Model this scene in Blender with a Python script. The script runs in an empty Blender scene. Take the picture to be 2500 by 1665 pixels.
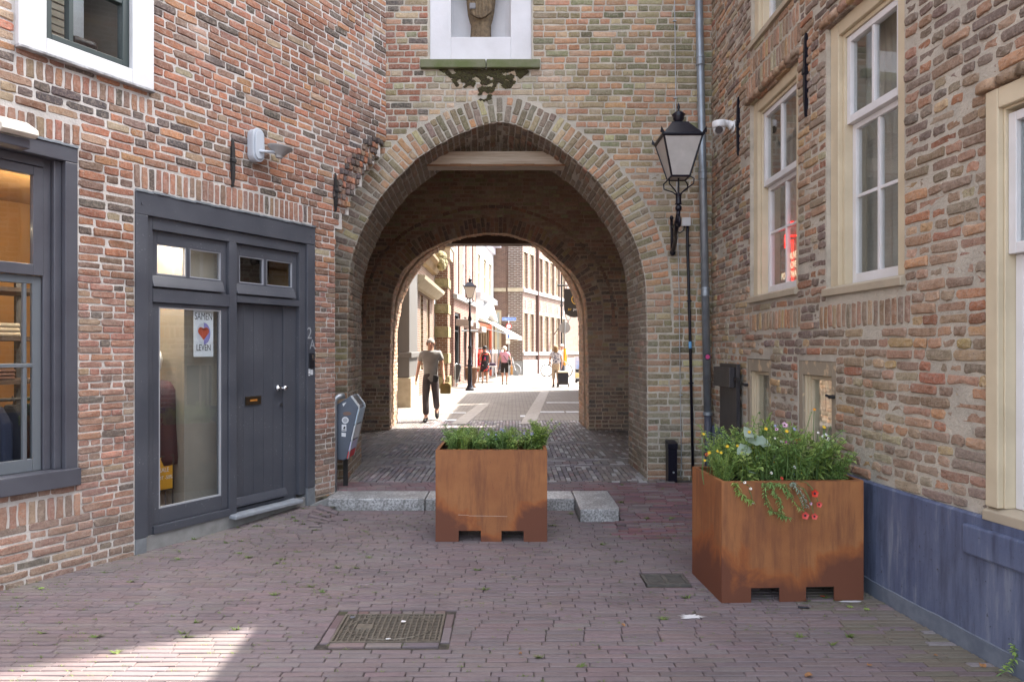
import bpy, bmesh, math, random
from mathutils import Vector, Matrix, noise as mnoise
R = random.Random(11)
S = bpy.context.scene
COL = S.collection
PI = math.pi
rad = math.radians

# ------------------------------------------------------------------ camera, sky, sun, exposure
F, CAM_H, HOR = 1667.0, 1.55, 855.0          # focal length in photo pixels, eye height, horizon row
cam = bpy.data.cameras.new('camera')
cam.sensor_width = 36.0
cam.lens = 24.005
cam.shift_y = 0.009
cam.clip_start = 0.05
cam.clip_end = 400
camo = bpy.data.objects.new('camera', cam)
COL.objects.link(camo)
camo.location = (0, 0, CAM_H)
camo.rotation_euler = (rad(90), 0, 0)
S.camera = camo

SUN_EL = rad(58)
SUN_AZ = Vector((0.887, 0.462))
SUN = Vector((SUN_AZ.x * math.cos(SUN_EL), SUN_AZ.y * math.cos(SUN_EL), math.sin(SUN_EL)))
W = bpy.data.worlds.new('World')
S.world = W
W.use_nodes = True
wn, wl = W.node_tree.nodes, W.node_tree.links
wn.clear()
sky = wn.new('ShaderNodeTexSky')
sky.sky_type = 'NISHITA'
sky.sun_disc = False
sky.sun_elevation = SUN_EL
sky.sun_rotation = math.atan2(SUN_AZ.x, SUN_AZ.y)
sky.air_density = 1.0
sky.dust_density = 4.0
sky.ozone_density = 1.0
hs = wn.new('ShaderNodeHueSaturation')
hs.inputs['Saturation'].default_value = 0.46
bg = wn.new('ShaderNodeBackground')
bg.inputs['Strength'].default_value = 0.15
wo = wn.new('ShaderNodeOutputWorld')
wl.new(sky.outputs[0], hs.inputs['Color'])
wl.new(hs.outputs[0], bg.inputs[0])
wl.new(bg.outputs[0], wo.inputs[0])
sl = bpy.data.lights.new('sun', 'SUN')
sl.energy = 3.1
sl.angle = rad(0.5)
sl.color = (1.0, 0.93, 0.82)
so = bpy.data.objects.new('sun', sl)
COL.objects.link(so)
so.rotation_euler = SUN.to_track_quat('Z', 'Y').to_euler()
so.location = (6, 6, 20)
S.view_settings.view_transform = 'Standard'
S.view_settings.look = 'None'
S.view_settings.gamma = 1
S.view_settings.use_curve_mapping = False
S.view_settings.exposure = 2.6
S.render.engine = 'CYCLES'
S.cycles.use_denoising = True
S.cycles.max_bounces = 14
S.cycles.diffuse_bounces = 10
S.cycles.transparent_max_bounces = 16
S.cycles.sample_clamp_indirect = 20

# ------------------------------------------------------------------ helpers
def px2(px, py, Y):
    """point at depth Y seen at photo pixel (px, py)"""
    return Vector(((px - 1250) / F * Y, Y, CAM_H - (py - HOR) / F * Y))

def link(o):
    COL.objects.link(o)
    return o

def tag(o, label=None, cat=None, group=None, kind=None):
    if label: o['label'] = label
    if cat: o['category'] = cat
    if group: o['group'] = group
    if kind: o['kind'] = kind
    return o

def thing(name, label, cat, loc=(0, 0, 0), rz=0, group=None):
    o = bpy.data.objects.new(name, None)
    o.empty_display_size = 0.1
    o.location = loc
    o.rotation_euler = (0, 0, rz)
    link(o)
    return tag(o, label, cat, group)

def copy_tree(o, parent=None):
    c = o.copy()
    link(c)
    if parent is not None:
        c.parent = parent
    for ch in o.children:
        copy_tree(ch, c)
    return c

class MB:
    """collects faces for one mesh object"""
    def __init__(s):
        s.v, s.f, s.c, s.mi = [], [], [], []
        s.cur = 0
    def vert(s, p):
        s.v.append(tuple(p)); return len(s.v) - 1
    def face(s, ids):
        s.f.append(tuple(ids)); s.mi.append(s.cur)
    def poly(s, pts):
        s.face([s.vert(p) for p in pts])
    def hexa(s, c):
        """8 corners: bottom 4 ccw then top 4 ccw"""
        i = [s.vert(p) for p in c]
        for q in ((3, 2, 1, 0), (4, 5, 6, 7), (0, 1, 5, 4), (1, 2, 6, 5), (2, 3, 7, 6), (3, 0, 4, 7)):
            s.face([i[k] for k in q])
    def box(s, x0, x1, y0, y1, z0, z1, M=None):
        c = [(x0, y0, z0), (x1, y0, z0), (x1, y1, z0), (x0, y1, z0), (x0, y0, z1), (x1, y0, z1), (x1, y1, z1), (x0, y1, z1)]
        if M is not None: c = [M @ Vector(p) for p in c]
        s.hexa(c)
    def cbox(s, c, sz, M=None):
        s.box(c[0] - sz[0] / 2, c[0] + sz[0] / 2, c[1] - sz[1] / 2, c[1] + sz[1] / 2, c[2] - sz[2] / 2, c[2] + sz[2] / 2, M)
    def ring(s, c, ax, r, n, up=None, ry=None):
        ax = Vector(ax).normalized()
        up = Vector(up) if up is not None else (Vector((0, 0, 1)) if abs(ax.z) < .9 else Vector((1, 0, 0)))
        a = ax.cross(up).normalized(); b = a.cross(ax).normalized()
        ry = r if ry is None else ry
        return [s.vert(Vector(c) + a * r * math.cos(2 * PI * k / n) + b * ry * math.sin(2 * PI * k / n)) for k in range(n)]
    def bridge(s, A, B):
        n = len(A)
        for k in range(n):
            s.face((A[k], A[(k + 1) % n], B[(k + 1) % n], B[k]))
    def cyl(s, p0, p1, r0, r1=None, n=12, cap=True):
        r1 = r0 if r1 is None else r1
        ax = Vector(p1) - Vector(p0)
        A = s.ring(p0, ax, r0, n); B = s.ring(p1, ax, r1, n)
        s.bridge(A, B)
        if cap: s.face(A[::-1]); s.face(B)
    def tube(s, pts, r, n=8, cap=True):
        pts = [Vector(p) for p in pts]
        rr = r if isinstance(r, (list, tuple)) else [r] * len(pts)
        prev = None; first = None; up = None
        for i, p in enumerate(pts):
            d = (pts[min(i + 1, len(pts) - 1)] - pts[max(i - 1, 0)]).normalized()
            if up is None: up = Vector((0, 0, 1)) if abs(d.z) < .9 else Vector((1, 0, 0))
            a = d.cross(up)
            if a.length < 1e-4: a = d.orthogonal()
            a.normalize(); up = a.cross(d).normalized()
            A = [s.vert(p + a * rr[i] * math.cos(2 * PI * k / n) + up * rr[i] * math.sin(2 * PI * k / n)) for k in range(n)]
            if prev is not None: s.bridge(prev, A)
            else: first = A
            prev = A
        if cap: s.face(first[::-1]); s.face(prev)
    def lathe(s, prof, c=(0, 0, 0), n=16, sq=False, rot=0):
        """prof: (radius, z) list round the vertical axis; sq gives a square section"""
        prev = None
        n = 4 if sq else n
        for r, z in prof:
            k2 = math.sqrt(2) if sq else 1
            A = [s.vert((c[0] + r * k2 * math.cos(2 * PI * (k + (.5 if sq else 0)) / n + rot), c[1] + r * k2 * math.sin(2 * PI * (k + (.5 if sq else 0)) / n + rot), c[2] + z)) for k in range(n)]
            if prev is not None: s.bridge(prev, A)
            else: s.face(A[::-1])
            prev = A
        s.face(prev)
    def prism(s, poly, fn0, fn1):
        """poly: list of 2D points, fn0/fn1 map them to the two end faces"""
        A = [s.vert(fn0(*p)) for p in poly]; B = [s.vert(fn1(*p)) for p in poly]
        s.bridge(A, B); s.face(A[::-1]); s.face(B)
    def ball(s, c, r, n=10, m=6, sc=(1, 1, 1)):
        prev = None
        for j in range(1, m):
            t = PI * j / m
            A = [s.vert((c[0] + sc[0] * r * math.sin(t) * math.cos(2 * PI * k / n), c[1] + sc[1] * r * math.sin(t) * math.sin(2 * PI * k / n), c[2] - sc[2] * r * math.cos(t))) for k in range(n)]
            if prev is None:
                b = s.vert((c[0], c[1], c[2] - sc[2] * r))
                for k in range(n): s.face((b, A[(k + 1) % n], A[k]))
            else: s.bridge(prev, A)
            prev = A
        b = s.vert((c[0], c[1], c[2] + sc[2] * r))
        for k in range(n): s.face((b, prev[k], prev[(k + 1) % n]))
    def mesh(s, name, mats, smooth=False, fixn=True):
        me = bpy.data.meshes.new(name)
        me.from_pydata(s.v, [], s.f)
        for m in (mats if isinstance(mats, (list, tuple)) else [mats]): me.materials.append(m)
        if any(s.mi): me.polygons.foreach_set('material_index', s.mi)
        if s.c:
            ca = me.color_attributes.new('tint', 'FLOAT_COLOR', 'POINT')
            buf = []
            for c in s.c: buf.extend((c[0], c[1], c[2], 1.0))
            ca.data.foreach_set('color', buf)
        if fixn:
            bm = bmesh.new(); bm.from_mesh(me)
            bmesh.ops.recalc_face_normals(bm, faces=bm.faces)
            bm.to_mesh(me); bm.free()
        if smooth: me.polygons.foreach_set('use_smooth', [True] * len(me.polygons))
        me.update()
        return me
    def build(s, name, mats, parent=None, bevel=0, smooth=False, label=None, world=True, fixn=True, kind=None, seg=2):
        o = bpy.data.objects.new(name, s.mesh(name, mats, smooth, fixn))
        link(o)
        if parent is not None: attach(o, parent, world)
        if bevel:
            b = o.modifiers.new('bevel', 'BEVEL'); b.width = bevel; b.segments = seg; b.limit_method = 'ANGLE'; b.angle_limit = rad(40)
        if label: o['label'] = label
        if kind: o['kind'] = kind
        return o

def chain_matrix(o):
    m = Matrix.LocRotScale(o.location, o.rotation_euler, o.scale)
    if o.parent is not None: m = chain_matrix(o.parent) @ o.matrix_parent_inverse @ m
    return m

def attach(o, parent, world=True):
    """world: the mesh was written in world coordinates"""
    o.parent = parent
    if world: o.matrix_parent_inverse = chain_matrix(parent).inverted()

def text(s, size, M, m, parent, name='lettering', extrude=.0008, align='CENTER', space=1.0, sx=1.0):
    cu = bpy.data.curves.new(name, 'FONT')
    cu.body = s; cu.size = size; cu.extrude = extrude; cu.align_x = align; cu.align_y = 'CENTER'; cu.space_character = space
    cu.materials.append(m)
    o = link(bpy.data.objects.new(name, cu))
    o.parent = parent
    o.matrix_parent_inverse = chain_matrix(parent).inverted()
    o.matrix_basis = M @ Matrix.Diagonal((sx, 1, 1, 1))
    TEXTS.append(o)
    return o
TEXTS = []
def texts_to_meshes():
    bpy.context.view_layer.update()
    dg = bpy.context.evaluated_depsgraph_get()
    for o in TEXTS:
        me = bpy.data.meshes.new_from_object(o.evaluated_get(dg))
        n = bpy.data.objects.new('lettering', me); link(n)
        n.parent = o.parent; n.matrix_parent_inverse = o.matrix_parent_inverse.copy(); n.matrix_basis = o.matrix_basis.copy()
    for o in TEXTS:
        cu = o.data; bpy.data.objects.remove(o); bpy.data.curves.remove(cu)

def frame_matrix(o, x, y):
    """matrix with local x, y axes along given world directions"""
    x = Vector(x).normalized(); y = Vector(y).normalized(); z = x.cross(y).normalized()
    return Matrix(((x.x, y.x, z.x, o[0]), (x.y, y.y, z.y, o[1]), (x.z, y.z, z.z, o[2]), (0, 0, 0, 1)))

# ------------------------------------------------------------------ materials
def nodes_of(name):
    m = bpy.data.materials.new(name); m.use_nodes = True
    nt = m.node_tree
    b = nt.nodes['Principled BSDF']
    return m, nt, b

def N(nt, t, **kw):
    n = nt.nodes.new(t)
    for k, v in kw.items():
        if k in ('operation', 'blend_type', 'data_type', 'attribute_name', 'attribute_type', 'noise_dimensions', 'feature', 'distance', 'offset', 'squash', 'offset_frequency', 'squash_frequency'):
            setattr(n, k, v)
        else:
            n.inputs[k].default_value = v
    return n

def mixc(nt, fac, a, b, mode='MIX'):
    n = nt.nodes.new('ShaderNodeMix'); n.data_type = 'RGBA'; n.blend_type = mode
    for sock, val in ((0, fac), (6, a), (7, b)):
        if hasattr(val, 'is_linked') or hasattr(val, 'links'): nt.links.new(val, n.inputs[sock])
        elif sock == 0: n.inputs[0].default_value = val
        else: n.inputs[sock].default_value = (*val[:3], 1)
    return n.outputs[2]

def ramp(nt, src, lo, hi, a=0.0, b=1.0):
    n = nt.nodes.new('ShaderNodeMapRange'); n.inputs[1].default_value = lo; n.inputs[2].default_value = hi
    n.inputs[3].default_value = a; n.inputs[4].default_value = b
    nt.links.new(src, n.inputs[0]); return n.outputs[0]

def pos(nt, scale=(1, 1, 1), obj=False):
    if obj:
        g = nt.nodes.new('ShaderNodeTexCoord'); src = g.outputs['Object']
    else:
        g = nt.nodes.new('ShaderNodeNewGeometry'); src = g.outputs['Position']
    if scale == (1, 1, 1): return src
    mp = nt.nodes.new('ShaderNodeVectorMath'); mp.operation = 'MULTIPLY'; mp.inputs[1].default_value = scale
    nt.links.new(src, mp.inputs[0]); return mp.outputs[0]

def noise(nt, vec, scale, detail=5, rough=.55, dist=0):
    n = nt.nodes.new('ShaderNodeTexNoise'); n.inputs['Scale'].default_value = scale; n.inputs['Detail'].default_value = detail
    n.inputs['Roughness'].default_value = rough; n.inputs['Distortion'].default_value = dist
    nt.links.new(vec, n.inputs['Vector']); return n.outputs['Fac']

def bump(nt, b, h, strength, dist=.01):
    n = nt.nodes.new('ShaderNodeBump'); n.inputs['Strength'].default_value = strength; n.inputs['Distance'].default_value = dist
    nt.links.new(h, n.inputs['Height']); nt.links.new(n.outputs[0], b.inputs['Normal'])

def mat(name, col, rough=.6, metal=0.0, c2=None, ns=6, lo=.35, hi=.65, bs=0, bscale=80, bd=.004, stretch=(1, 1, 1), spec=.5, coat=0, obj=False):
    m, nt, b = nodes_of(name)
    b.inputs['Roughness'].default_value = rough
    b.inputs['Metallic'].default_value = metal
    b.inputs['Specular IOR Level'].default_value = spec
    b.inputs['Coat Weight'].default_value = coat
    b.inputs['Base Color'].default_value = (*col, 1)
    v = pos(nt, stretch, obj)
    if c2 is not None:
        n = noise(nt, v, ns)
        nt.links.new(mixc(nt, ramp(nt, n, lo, hi), col, c2), b.inputs['Base Color'])
    if bs:
        bump(nt, b, noise(nt, v, bscale, 6), bs, bd)
    return m

def brick_mat(name, from_object, lime=.25, rough=.9):
    m, nt, b = nodes_of(name)
    b.inputs['Roughness'].default_value = rough
    b.inputs['Specular IOR Level'].default_value = .25
    if from_object:
        oi = nt.nodes.new('ShaderNodeObjectInfo'); base = oi.outputs['Color']
    else:
        at = N(nt, 'ShaderNodeAttribute', attribute_name='tint'); base = at.outputs['Color']
    v = pos(nt)
    n1 = noise(nt, v, 26, 8, .65)
    n2 = noise(nt, v, 95, 4, .6)
    n4 = noise(nt, v, 48, 5, .65, .4)
    n3 = noise(nt, v, 9, 5, .6, .6)
    c = mixc(nt, ramp(nt, n1, .34, .66, 0, .95), base, (.66, .63, .60), 'MULTIPLY')
    c = mixc(nt, ramp(nt, n4, .46, .70, .06, .55), c, (.43, .35, .29))
    c = mixc(nt, ramp(nt, n2, .58, .70, 0, .6), c, (.045, .035, .03))
    c = mixc(nt, ramp(nt, n3, .57, .72, 0, lime), c, (.50, .44, .38))
    n5 = noise(nt, v, .9, 6, .62, .4)
    c = mixc(nt, ramp(nt, n5, .52, .72, 0, .42), c, (.44, .385, .325))
    c = mixc(nt, ramp(nt, n5, .30, .47, .8, 0), c, (.66, .63, .60), 'MULTIPLY')
    nt.links.new(c, b.inputs['Base Color'])
    mx = N(nt, 'ShaderNodeMath', operation='ADD')
    nt.links.new(n1, mx.inputs[0]); nt.links.new(n2, mx.inputs[1])
    bump(nt, b, mx.outputs[0], .8, .007)
    return m

BRICK = brick_mat('old_brick', True)
BRICKS = brick_mat('old_brick_mass', False)

def far_brick(name, c1, c2, mortar, axis='X', bw=.21, bh=.06, ms=.008, rough=.9, darken=None, rot=0):
    """brick face for far walls; axis = the horizontal axis that runs along the wall"""
    m, nt, b = nodes_of(name)
    b.inputs['Roughness'].default_value = rough
    g = nt.nodes.new('ShaderNodeNewGeometry')
    vr = N(nt, 'ShaderNodeVectorRotate'); vr.rotation_type = 'Z_AXIS'; vr.inputs['Angle'].default_value = rot
    nt.links.new(g.outputs['Position'], vr.inputs['Vector'])
    sx = nt.nodes.new('ShaderNodeSeparateXYZ'); nt.links.new(vr.outputs[0], sx.inputs[0])
    cx = nt.nodes.new('ShaderNodeCombineXYZ')
    a, bb = {'X': ('X', 'Z'), 'Y': ('Y', 'Z'), 'G': ('X', 'Y')}[axis]
    nt.links.new(sx.outputs[a], cx.inputs[0]); nt.links.new(sx.outputs[bb], cx.inputs[1])
    br = nt.nodes.new('ShaderNodeTexBrick')
    br.inputs['Scale'].default_value = 1; br.inputs['Brick Width'].default_value = bw; br.inputs['Row Height'].default_value = bh
    br.inputs['Mortar Size'].default_value = ms; br.inputs['Color1'].default_value = (*c1, 1); br.inputs['Color2'].default_value = (*c2, 1)
    br.inputs['Mortar'].default_value = (*mortar, 1); br.inputs['Mortar Smooth'].default_value = .3
    nt.links.new(cx.outputs[0], br.inputs['Vector'])
    n = noise(nt, vr.outputs[0], 3, 6, .6)
    c = mixc(nt, ramp(nt, n, .3, .7, 0, .7), br.outputs['Color'], darken or (.6, .58, .55), 'MULTIPLY')
    nt.links.new(c, b.inputs['Base Color'])
    inv = N(nt, 'ShaderNodeMath', operation='SUBTRACT'); inv.inputs[0].default_value = 1; nt.links.new(br.outputs['Fac'], inv.inputs[1])
    bump(nt, b, inv.outputs[0], .6, .008)
    return m

def glass_mat(name, tint=(.95, .97, .97), refl=.075, rough=.0):
    m = bpy.data.materials.new(name); m.use_nodes = True
    nt = m.node_tree; nt.nodes.clear()
    tr = nt.nodes.new('ShaderNodeBsdfTransparent'); tr.inputs[0].default_value = (*tint, 1)
    gl = nt.nodes.new('ShaderNodeBsdfGlossy'); gl.inputs['Roughness'].default_value = rough
    lw = nt.nodes.new('ShaderNodeLayerWeight'); lw.inputs[0].default_value = .5
    fr = N(nt, 'ShaderNodeMath', operation='POWER'); fr.inputs[1].default_value = 4.0; nt.links.new(lw.outputs['Facing'], fr.inputs[0])
    ad = N(nt, 'ShaderNodeMath', operation='MULTIPLY_ADD'); ad.inputs[1].default_value = 1.0; ad.inputs[2].default_value = refl
    ad.use_clamp = True
    nb = nt.nodes.new('ShaderNodeBump'); nb.inputs['Strength'].default_value = .05; nb.inputs['Distance'].default_value = .004
    g = nt.nodes.new('ShaderNodeNewGeometry'); nz = nt.nodes.new('ShaderNodeTexNoise'); nz.inputs['Scale'].default_value = 3.5; nz.inputs['Detail'].default_value = 1
    nt.links.new(g.outputs['Position'], nz.inputs['Vector']); nt.links.new(nz.outputs['Fac'], nb.inputs['Height']); nt.links.new(nb.outputs[0], gl.inputs['Normal'])
    nt.links.new(fr.outputs[0], ad.inputs[0])
    mx = nt.nodes.new('ShaderNodeMixShader'); out = nt.nodes.new('ShaderNodeOutputMaterial')
    nt.links.new(ad.outputs[0], mx.inputs[0]); nt.links.new(tr.outputs[0], mx.inputs[1]); nt.links.new(gl.outputs[0], mx.inputs[2]); nt.links.new(mx.outputs[0], out.inputs[0])
    return m

def emit_mat(name, col, st):
    m = bpy.data.materials.new(name); m.use_nodes = True
    b = m.node_tree.nodes['Principled BSDF']
    b.inputs['Base Color'].default_value = (*col, 1); b.inputs['Emission Color'].default_value = (*col, 1); b.inputs['Emission Strength'].default_value = st
    return m

MORTAR = mat('lime_mortar', (.50, .46, .385), .95, c2=(.37, .34, .285), ns=5, bs=.9, bscale=60, bd=.01)
MORTAR_L = mat('pale_mortar', (.58, .545, .51), .95, c2=(.46, .43, .40), ns=4, bs=.9, bscale=60, bd=.01)
MORTAR_D = mat('sooty_mortar', (.48, .37, .27), .95, c2=(.34, .26, .19), ns=4, bs=.9, bscale=60, bd=.01)
def specks(m, col, scale=70, thr=.70, amount=.8):
    nt = m.node_tree; b = nt.nodes['Principled BSDF']; src = b.inputs['Base Color'].links[0].from_socket
    v = pos(nt); n1, n2 = noise(nt, v, scale, 3), noise(nt, v, 3, 5)
    ml = N(nt, 'ShaderNodeMath', operation='MULTIPLY_ADD'); ml.inputs[1].default_value = .35; nt.links.new(n2, ml.inputs[0]); nt.links.new(n1, ml.inputs[2])
    nt.links.new(mixc(nt, ramp(nt, ml.outputs[0], thr + .17, thr + .21, 0, amount), src, col), b.inputs['Base Color'])
    nt.links.new(ramp(nt, n2, .35, .65, .30, .55), b.inputs['Roughness'])
ANTHRA = mat('anthracite_paint', (.060, .065, .080), .36, c2=(.076, .081, .097), ns=3, bs=.04, bscale=30, bd=.002)
specks(ANTHRA, (.22, .22, .235))
GREEN_D = mat('dark_green_paint', (.035, .05, .048), .35)
WHITE = mat('white_paint', (.70, .70, .71), .45, c2=(.63, .63, .63), ns=4, bs=.05, bscale=25)
CREAM = mat('cream_paint', (.60, .52, .37), .5, c2=(.53, .455, .32), ns=5, bs=.05, bscale=40)
SAND = mat('sand_paint', (.44, .375, .28), .55, c2=(.37, .32, .24), ns=5, bs=.08, bscale=40)
PLASTER = mat('white_plaster', (.68, .68, .70), .9, c2=(.60, .60, .61), ns=3, bs=.25, bscale=40, bd=.006)
BLACK = mat('black_iron', (.006, .006, .012), .28, c2=(.012, .012, .020), ns=40, bs=.15, bscale=90, bd=.002, spec=.3)
IRON = mat('wrought_iron', (.02, .019, .02), .6, bs=.3, bscale=50)
ZINC = mat('zinc_grey', (.30, .34, .38), .42, .55, c2=(.24, .27, .30), ns=9, bs=.08, bscale=40)
GALV = mat('galvanised_steel', (.45, .48, .50), .42, .7, c2=(.36, .39, .41), ns=30)
GLASS = glass_mat('window_glass')
GLASS2 = glass_mat('shop_glass', refl=.085)
DARKROOM = mat('dim_room', (.30, .275, .24), .9, c2=(.24, .22, .19), ns=2)
GRANITE = mat('granite', (.47, .47, .475), .75, c2=(.19, .19, .19), ns=55, lo=.4, hi=.6, bs=.35, bscale=120)
specks(GRANITE, (.13, .125, .115), 7, .46, .35)
CONC = mat('concrete', (.27, .27, .265), .9, c2=(.19, .19, .185), ns=7, bs=.4, bscale=60)
STONE = mat('mossy_sandstone', (.16, .165, .10), .9, c2=(.11, .135, .05), ns=7, bs=.4, bscale=60)
SOIL = mat('soil', (.035, .025, .018), 1, c2=(.06, .045, .03), ns=30, bs=1, bscale=40, bd=.02)
OAK = mat('weathered_oak', (.56, .48, .38), .8, c2=(.38, .30, .22), ns=5, stretch=(.35, 6, 9), bs=.5, bscale=12)
OAK_D = mat('dark_timber', (.075, .042, .026), .75, c2=(.05, .03, .02), ns=5, stretch=(.6, 6, 8), bs=.4, bscale=12)
# ------------------------------------------------------------------ brickwork
def unit_brick(rng, L, H, r=.012, dep=.04, rough=.003):
    """rounded, chipped brick face in metres: x along, z up, y outward (front near y = 0)"""
    pts = []
    hw, hh = L / 2, H / 2
    base = []
    for (cx, cz, a0) in ((hw, hh, 0), (-hw, hh, 90), (-hw, -hh, 180), (hw, -hh, 270)):
        for a in (12, 78):
            t = rad(a0 + a); rr = r * rng.uniform(.45, 1.5)
            sx = 1 if cx > 0 else -1; sz = 1 if cz > 0 else -1
            base.append((cx - sx * rr + rr * math.cos(t), cz - sz * rr + rr * math.sin(t)))
    out = []
    for i, p in enumerate(base):
        out.append(p)
        q = base[(i + 1) % len(base)]
        if i in (1, 5): out.append((p[0] * .5 + q[0] * .5 + rng.uniform(-.1, .1) * L, p[1] + rng.uniform(-1, 1) * rough))
    out = [(x + rng.uniform(-1, 1) * rough * 1.2, z + rng.uniform(-1, 1) * rough * 1.1) for x, z in out]
    n = len(out)
    v, f = [], []
    for x, z in out: v.append((x, -dep, z))
    for x, z in out: v.append((x, -.006 + rng.uniform(-1, 1) * .0015, z))
    ins = min(.006, H * .10)
    for x, z in out: v.append((x * (1 - 2 * ins / L), rng.uniform(-.35, .6) * rough, z * (1 - 2 * ins / H)))
    for k in range(n):
        k2 = (k + 1) % n
        f.append((k2, k, n + k, n + k2)); f.append((n + k2, n + k, 2 * n + k, 2 * n + k2))
    c = len(v); v.append((rng.uniform(-.2, .2) * L, rng.uniform(.0, 1.2) * rough, rng.uniform(-.15, .15) * H))
    for k in range(n): f.append((2 * n + (k + 1) % n, 2 * n + k, c))
    return v, f

def unit_paver(rng, L, Wd, h=.05):
    hw, hh, b = L / 2, Wd / 2, .004
    v = []
    j = lambda a: rng.uniform(-a, a)
    for z, i in ((-h, 0), (-.0045, 0), (0, b)):
        for sx, sy in ((-1, -1), (1, -1), (1, 1), (-1, 1)):
            v.append((sx * (hw - i) + j(.0015), sy * (hh - i) + j(.0012), z + (j(.0012) if z == 0 else 0)))
    f = [(8, 9, 10, 11)]
    for o in (0, 4):
        for k in range(4):
            f.append((o + k, o + (k + 1) % 4, o + 4 + (k + 1) % 4, o + 4 + k))
    return v, f

class Pieces:
    """pieces of one surface: the 300 that show largest become objects, the rest one mesh"""
    def __init__(s, name, mo, ms, variants, smooth=False):
        s.name, s.mo, s.ms, s.smooth = name, mo, ms, smooth
        s.vars = variants                      # list of (v, f, L, H)
        s.items = []
        s.meshes = [None] * len(variants)
    def add(s, k, M, col):
        p = M.translation
        d = p - Vector((0, 0, CAM_H))
        if d.y > .3:
            x = d.x / d.y * F; y = -d.z / d.y * F + HOR - 832.5
            inside = abs(x) < 1255 and abs(y) < 838
            A = M.to_3x3()
            e1, e2 = A.col[0] * s.vars[k][2], (A.col[2] if s.vars[k][4] else A.col[1]) * s.vars[k][3]
            nrm = e1.cross(e2)
            area = abs(nrm.dot(d)) / d.length ** 3 * (1 if inside else .0001)
        else: area = 0
        s.items.append((area, k, M, col))
    def finish(s, parent, limit=300, stuff_name=None):
        s.items.sort(key=lambda t: -t[0])
        n = 0
        mb = MB()
        for area, k, M, col in s.items:
            v, f = s.vars[k][0], s.vars[k][1]
            if n < limit and area > 0:
                if s.meshes[k] is None:
                    me = bpy.data.meshes.new(s.name); me.from_pydata(v, [], f); me.materials.append(s.mo)
                    if s.smooth: me.polygons.foreach_set('use_smooth', [True] * len(me.polygons))
                    s.meshes[k] = me
                o = bpy.data.objects.new(s.name, s.meshes[k])
                COL.objects.link(o)
                o.parent = parent
                o.matrix_parent_inverse = INV[parent.name]
                o.matrix_basis = M
                o.color = (*col, 1)
                n += 1
            else:
                b = len(mb.v)
                for p in v: mb.v.append(tuple(M @ Vector(p)))
                mb.c.extend([col] * len(v))
                for q in f: mb.f.append(tuple(b + i for i in q))
        mb.mi = [0] * len(mb.f)
        if mb.v:
            o = mb.build(stuff_name or 'brickwork', s.ms, parent, smooth=s.smooth, fixn=False, kind='stuff')
INV = {}
def inv_of(o):
    INV[o.name] = chain_matrix(o).inverted()

_vr = random.Random(5)
BV = []
def variant_set(L, H, n=7, r=.012, rough=.003, dep=.04):
    ids = []
    for i in range(n):
        v, f = unit_brick(_vr, L, H, r, dep, rough)
        BV.append((v, f, L, H, True)); ids.append(len(BV) - 1)
    return ids

def pick(rng, pal):
    """palette: list of (weight, (r,g,b)); returns jittered colour"""
    t = rng.uniform(0, sum(p[0] for p in pal))
    for w, c in pal:
        t -= w
        if t <= 0: break
    k = rng.uniform(.8, 1.18)
    return tuple(max(.004, x * k * rng.uniform(.94, 1.06)) for x in c)

def wall_frame(fn, u, z, d):
    """matrix on a wall: x along u, y outward, z up"""
    e = .01
    a = (fn(u + e, z, d) - fn(u - e, z, d)).normalized()
    b = (fn(u, z + e, d) - fn(u, z - e, d)).normalized()
    n = b.cross(a)          # outward for u running to the right seen from outside
    o = fn(u, z, d)
    n = -n if n.dot(fn(u, z, d + e) - o) < 0 else n
    n.normalize()
    b = a.cross(n); b = -b if b.z < 0 else b
    a = -a
    return Matrix(((a.x, n.x, b.x, o.x), (a.y, n.y, b.y, o.y), (a.z, n.z, b.z, o.z), (0, 0, 0, 1)))

def put(P, fn, u, z, L, H, var, col, rng, rot=0, dmin=.002, dmax=.009, tilt=.012):
    v = P.vars[var]
    sink = mnoise.noise(Vector((u * 1.3, z * 1.3, 21)))
    M = wall_frame(fn, u, z, rng.uniform(dmin, dmax) - (max(0, sink - .15) * .006 if dmax < .03 else 0))
    M = M @ Matrix.Rotation(rot + rng.uniform(-tilt, tilt), 4, 'Y') @ Matrix.Diagonal((L / v[2], 1, H / v[3], 1))
    if rng.random() < .5 and not rot: M = M @ Matrix.Rotation(PI, 4, 'Y')
    P.add(var, M, col)

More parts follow.
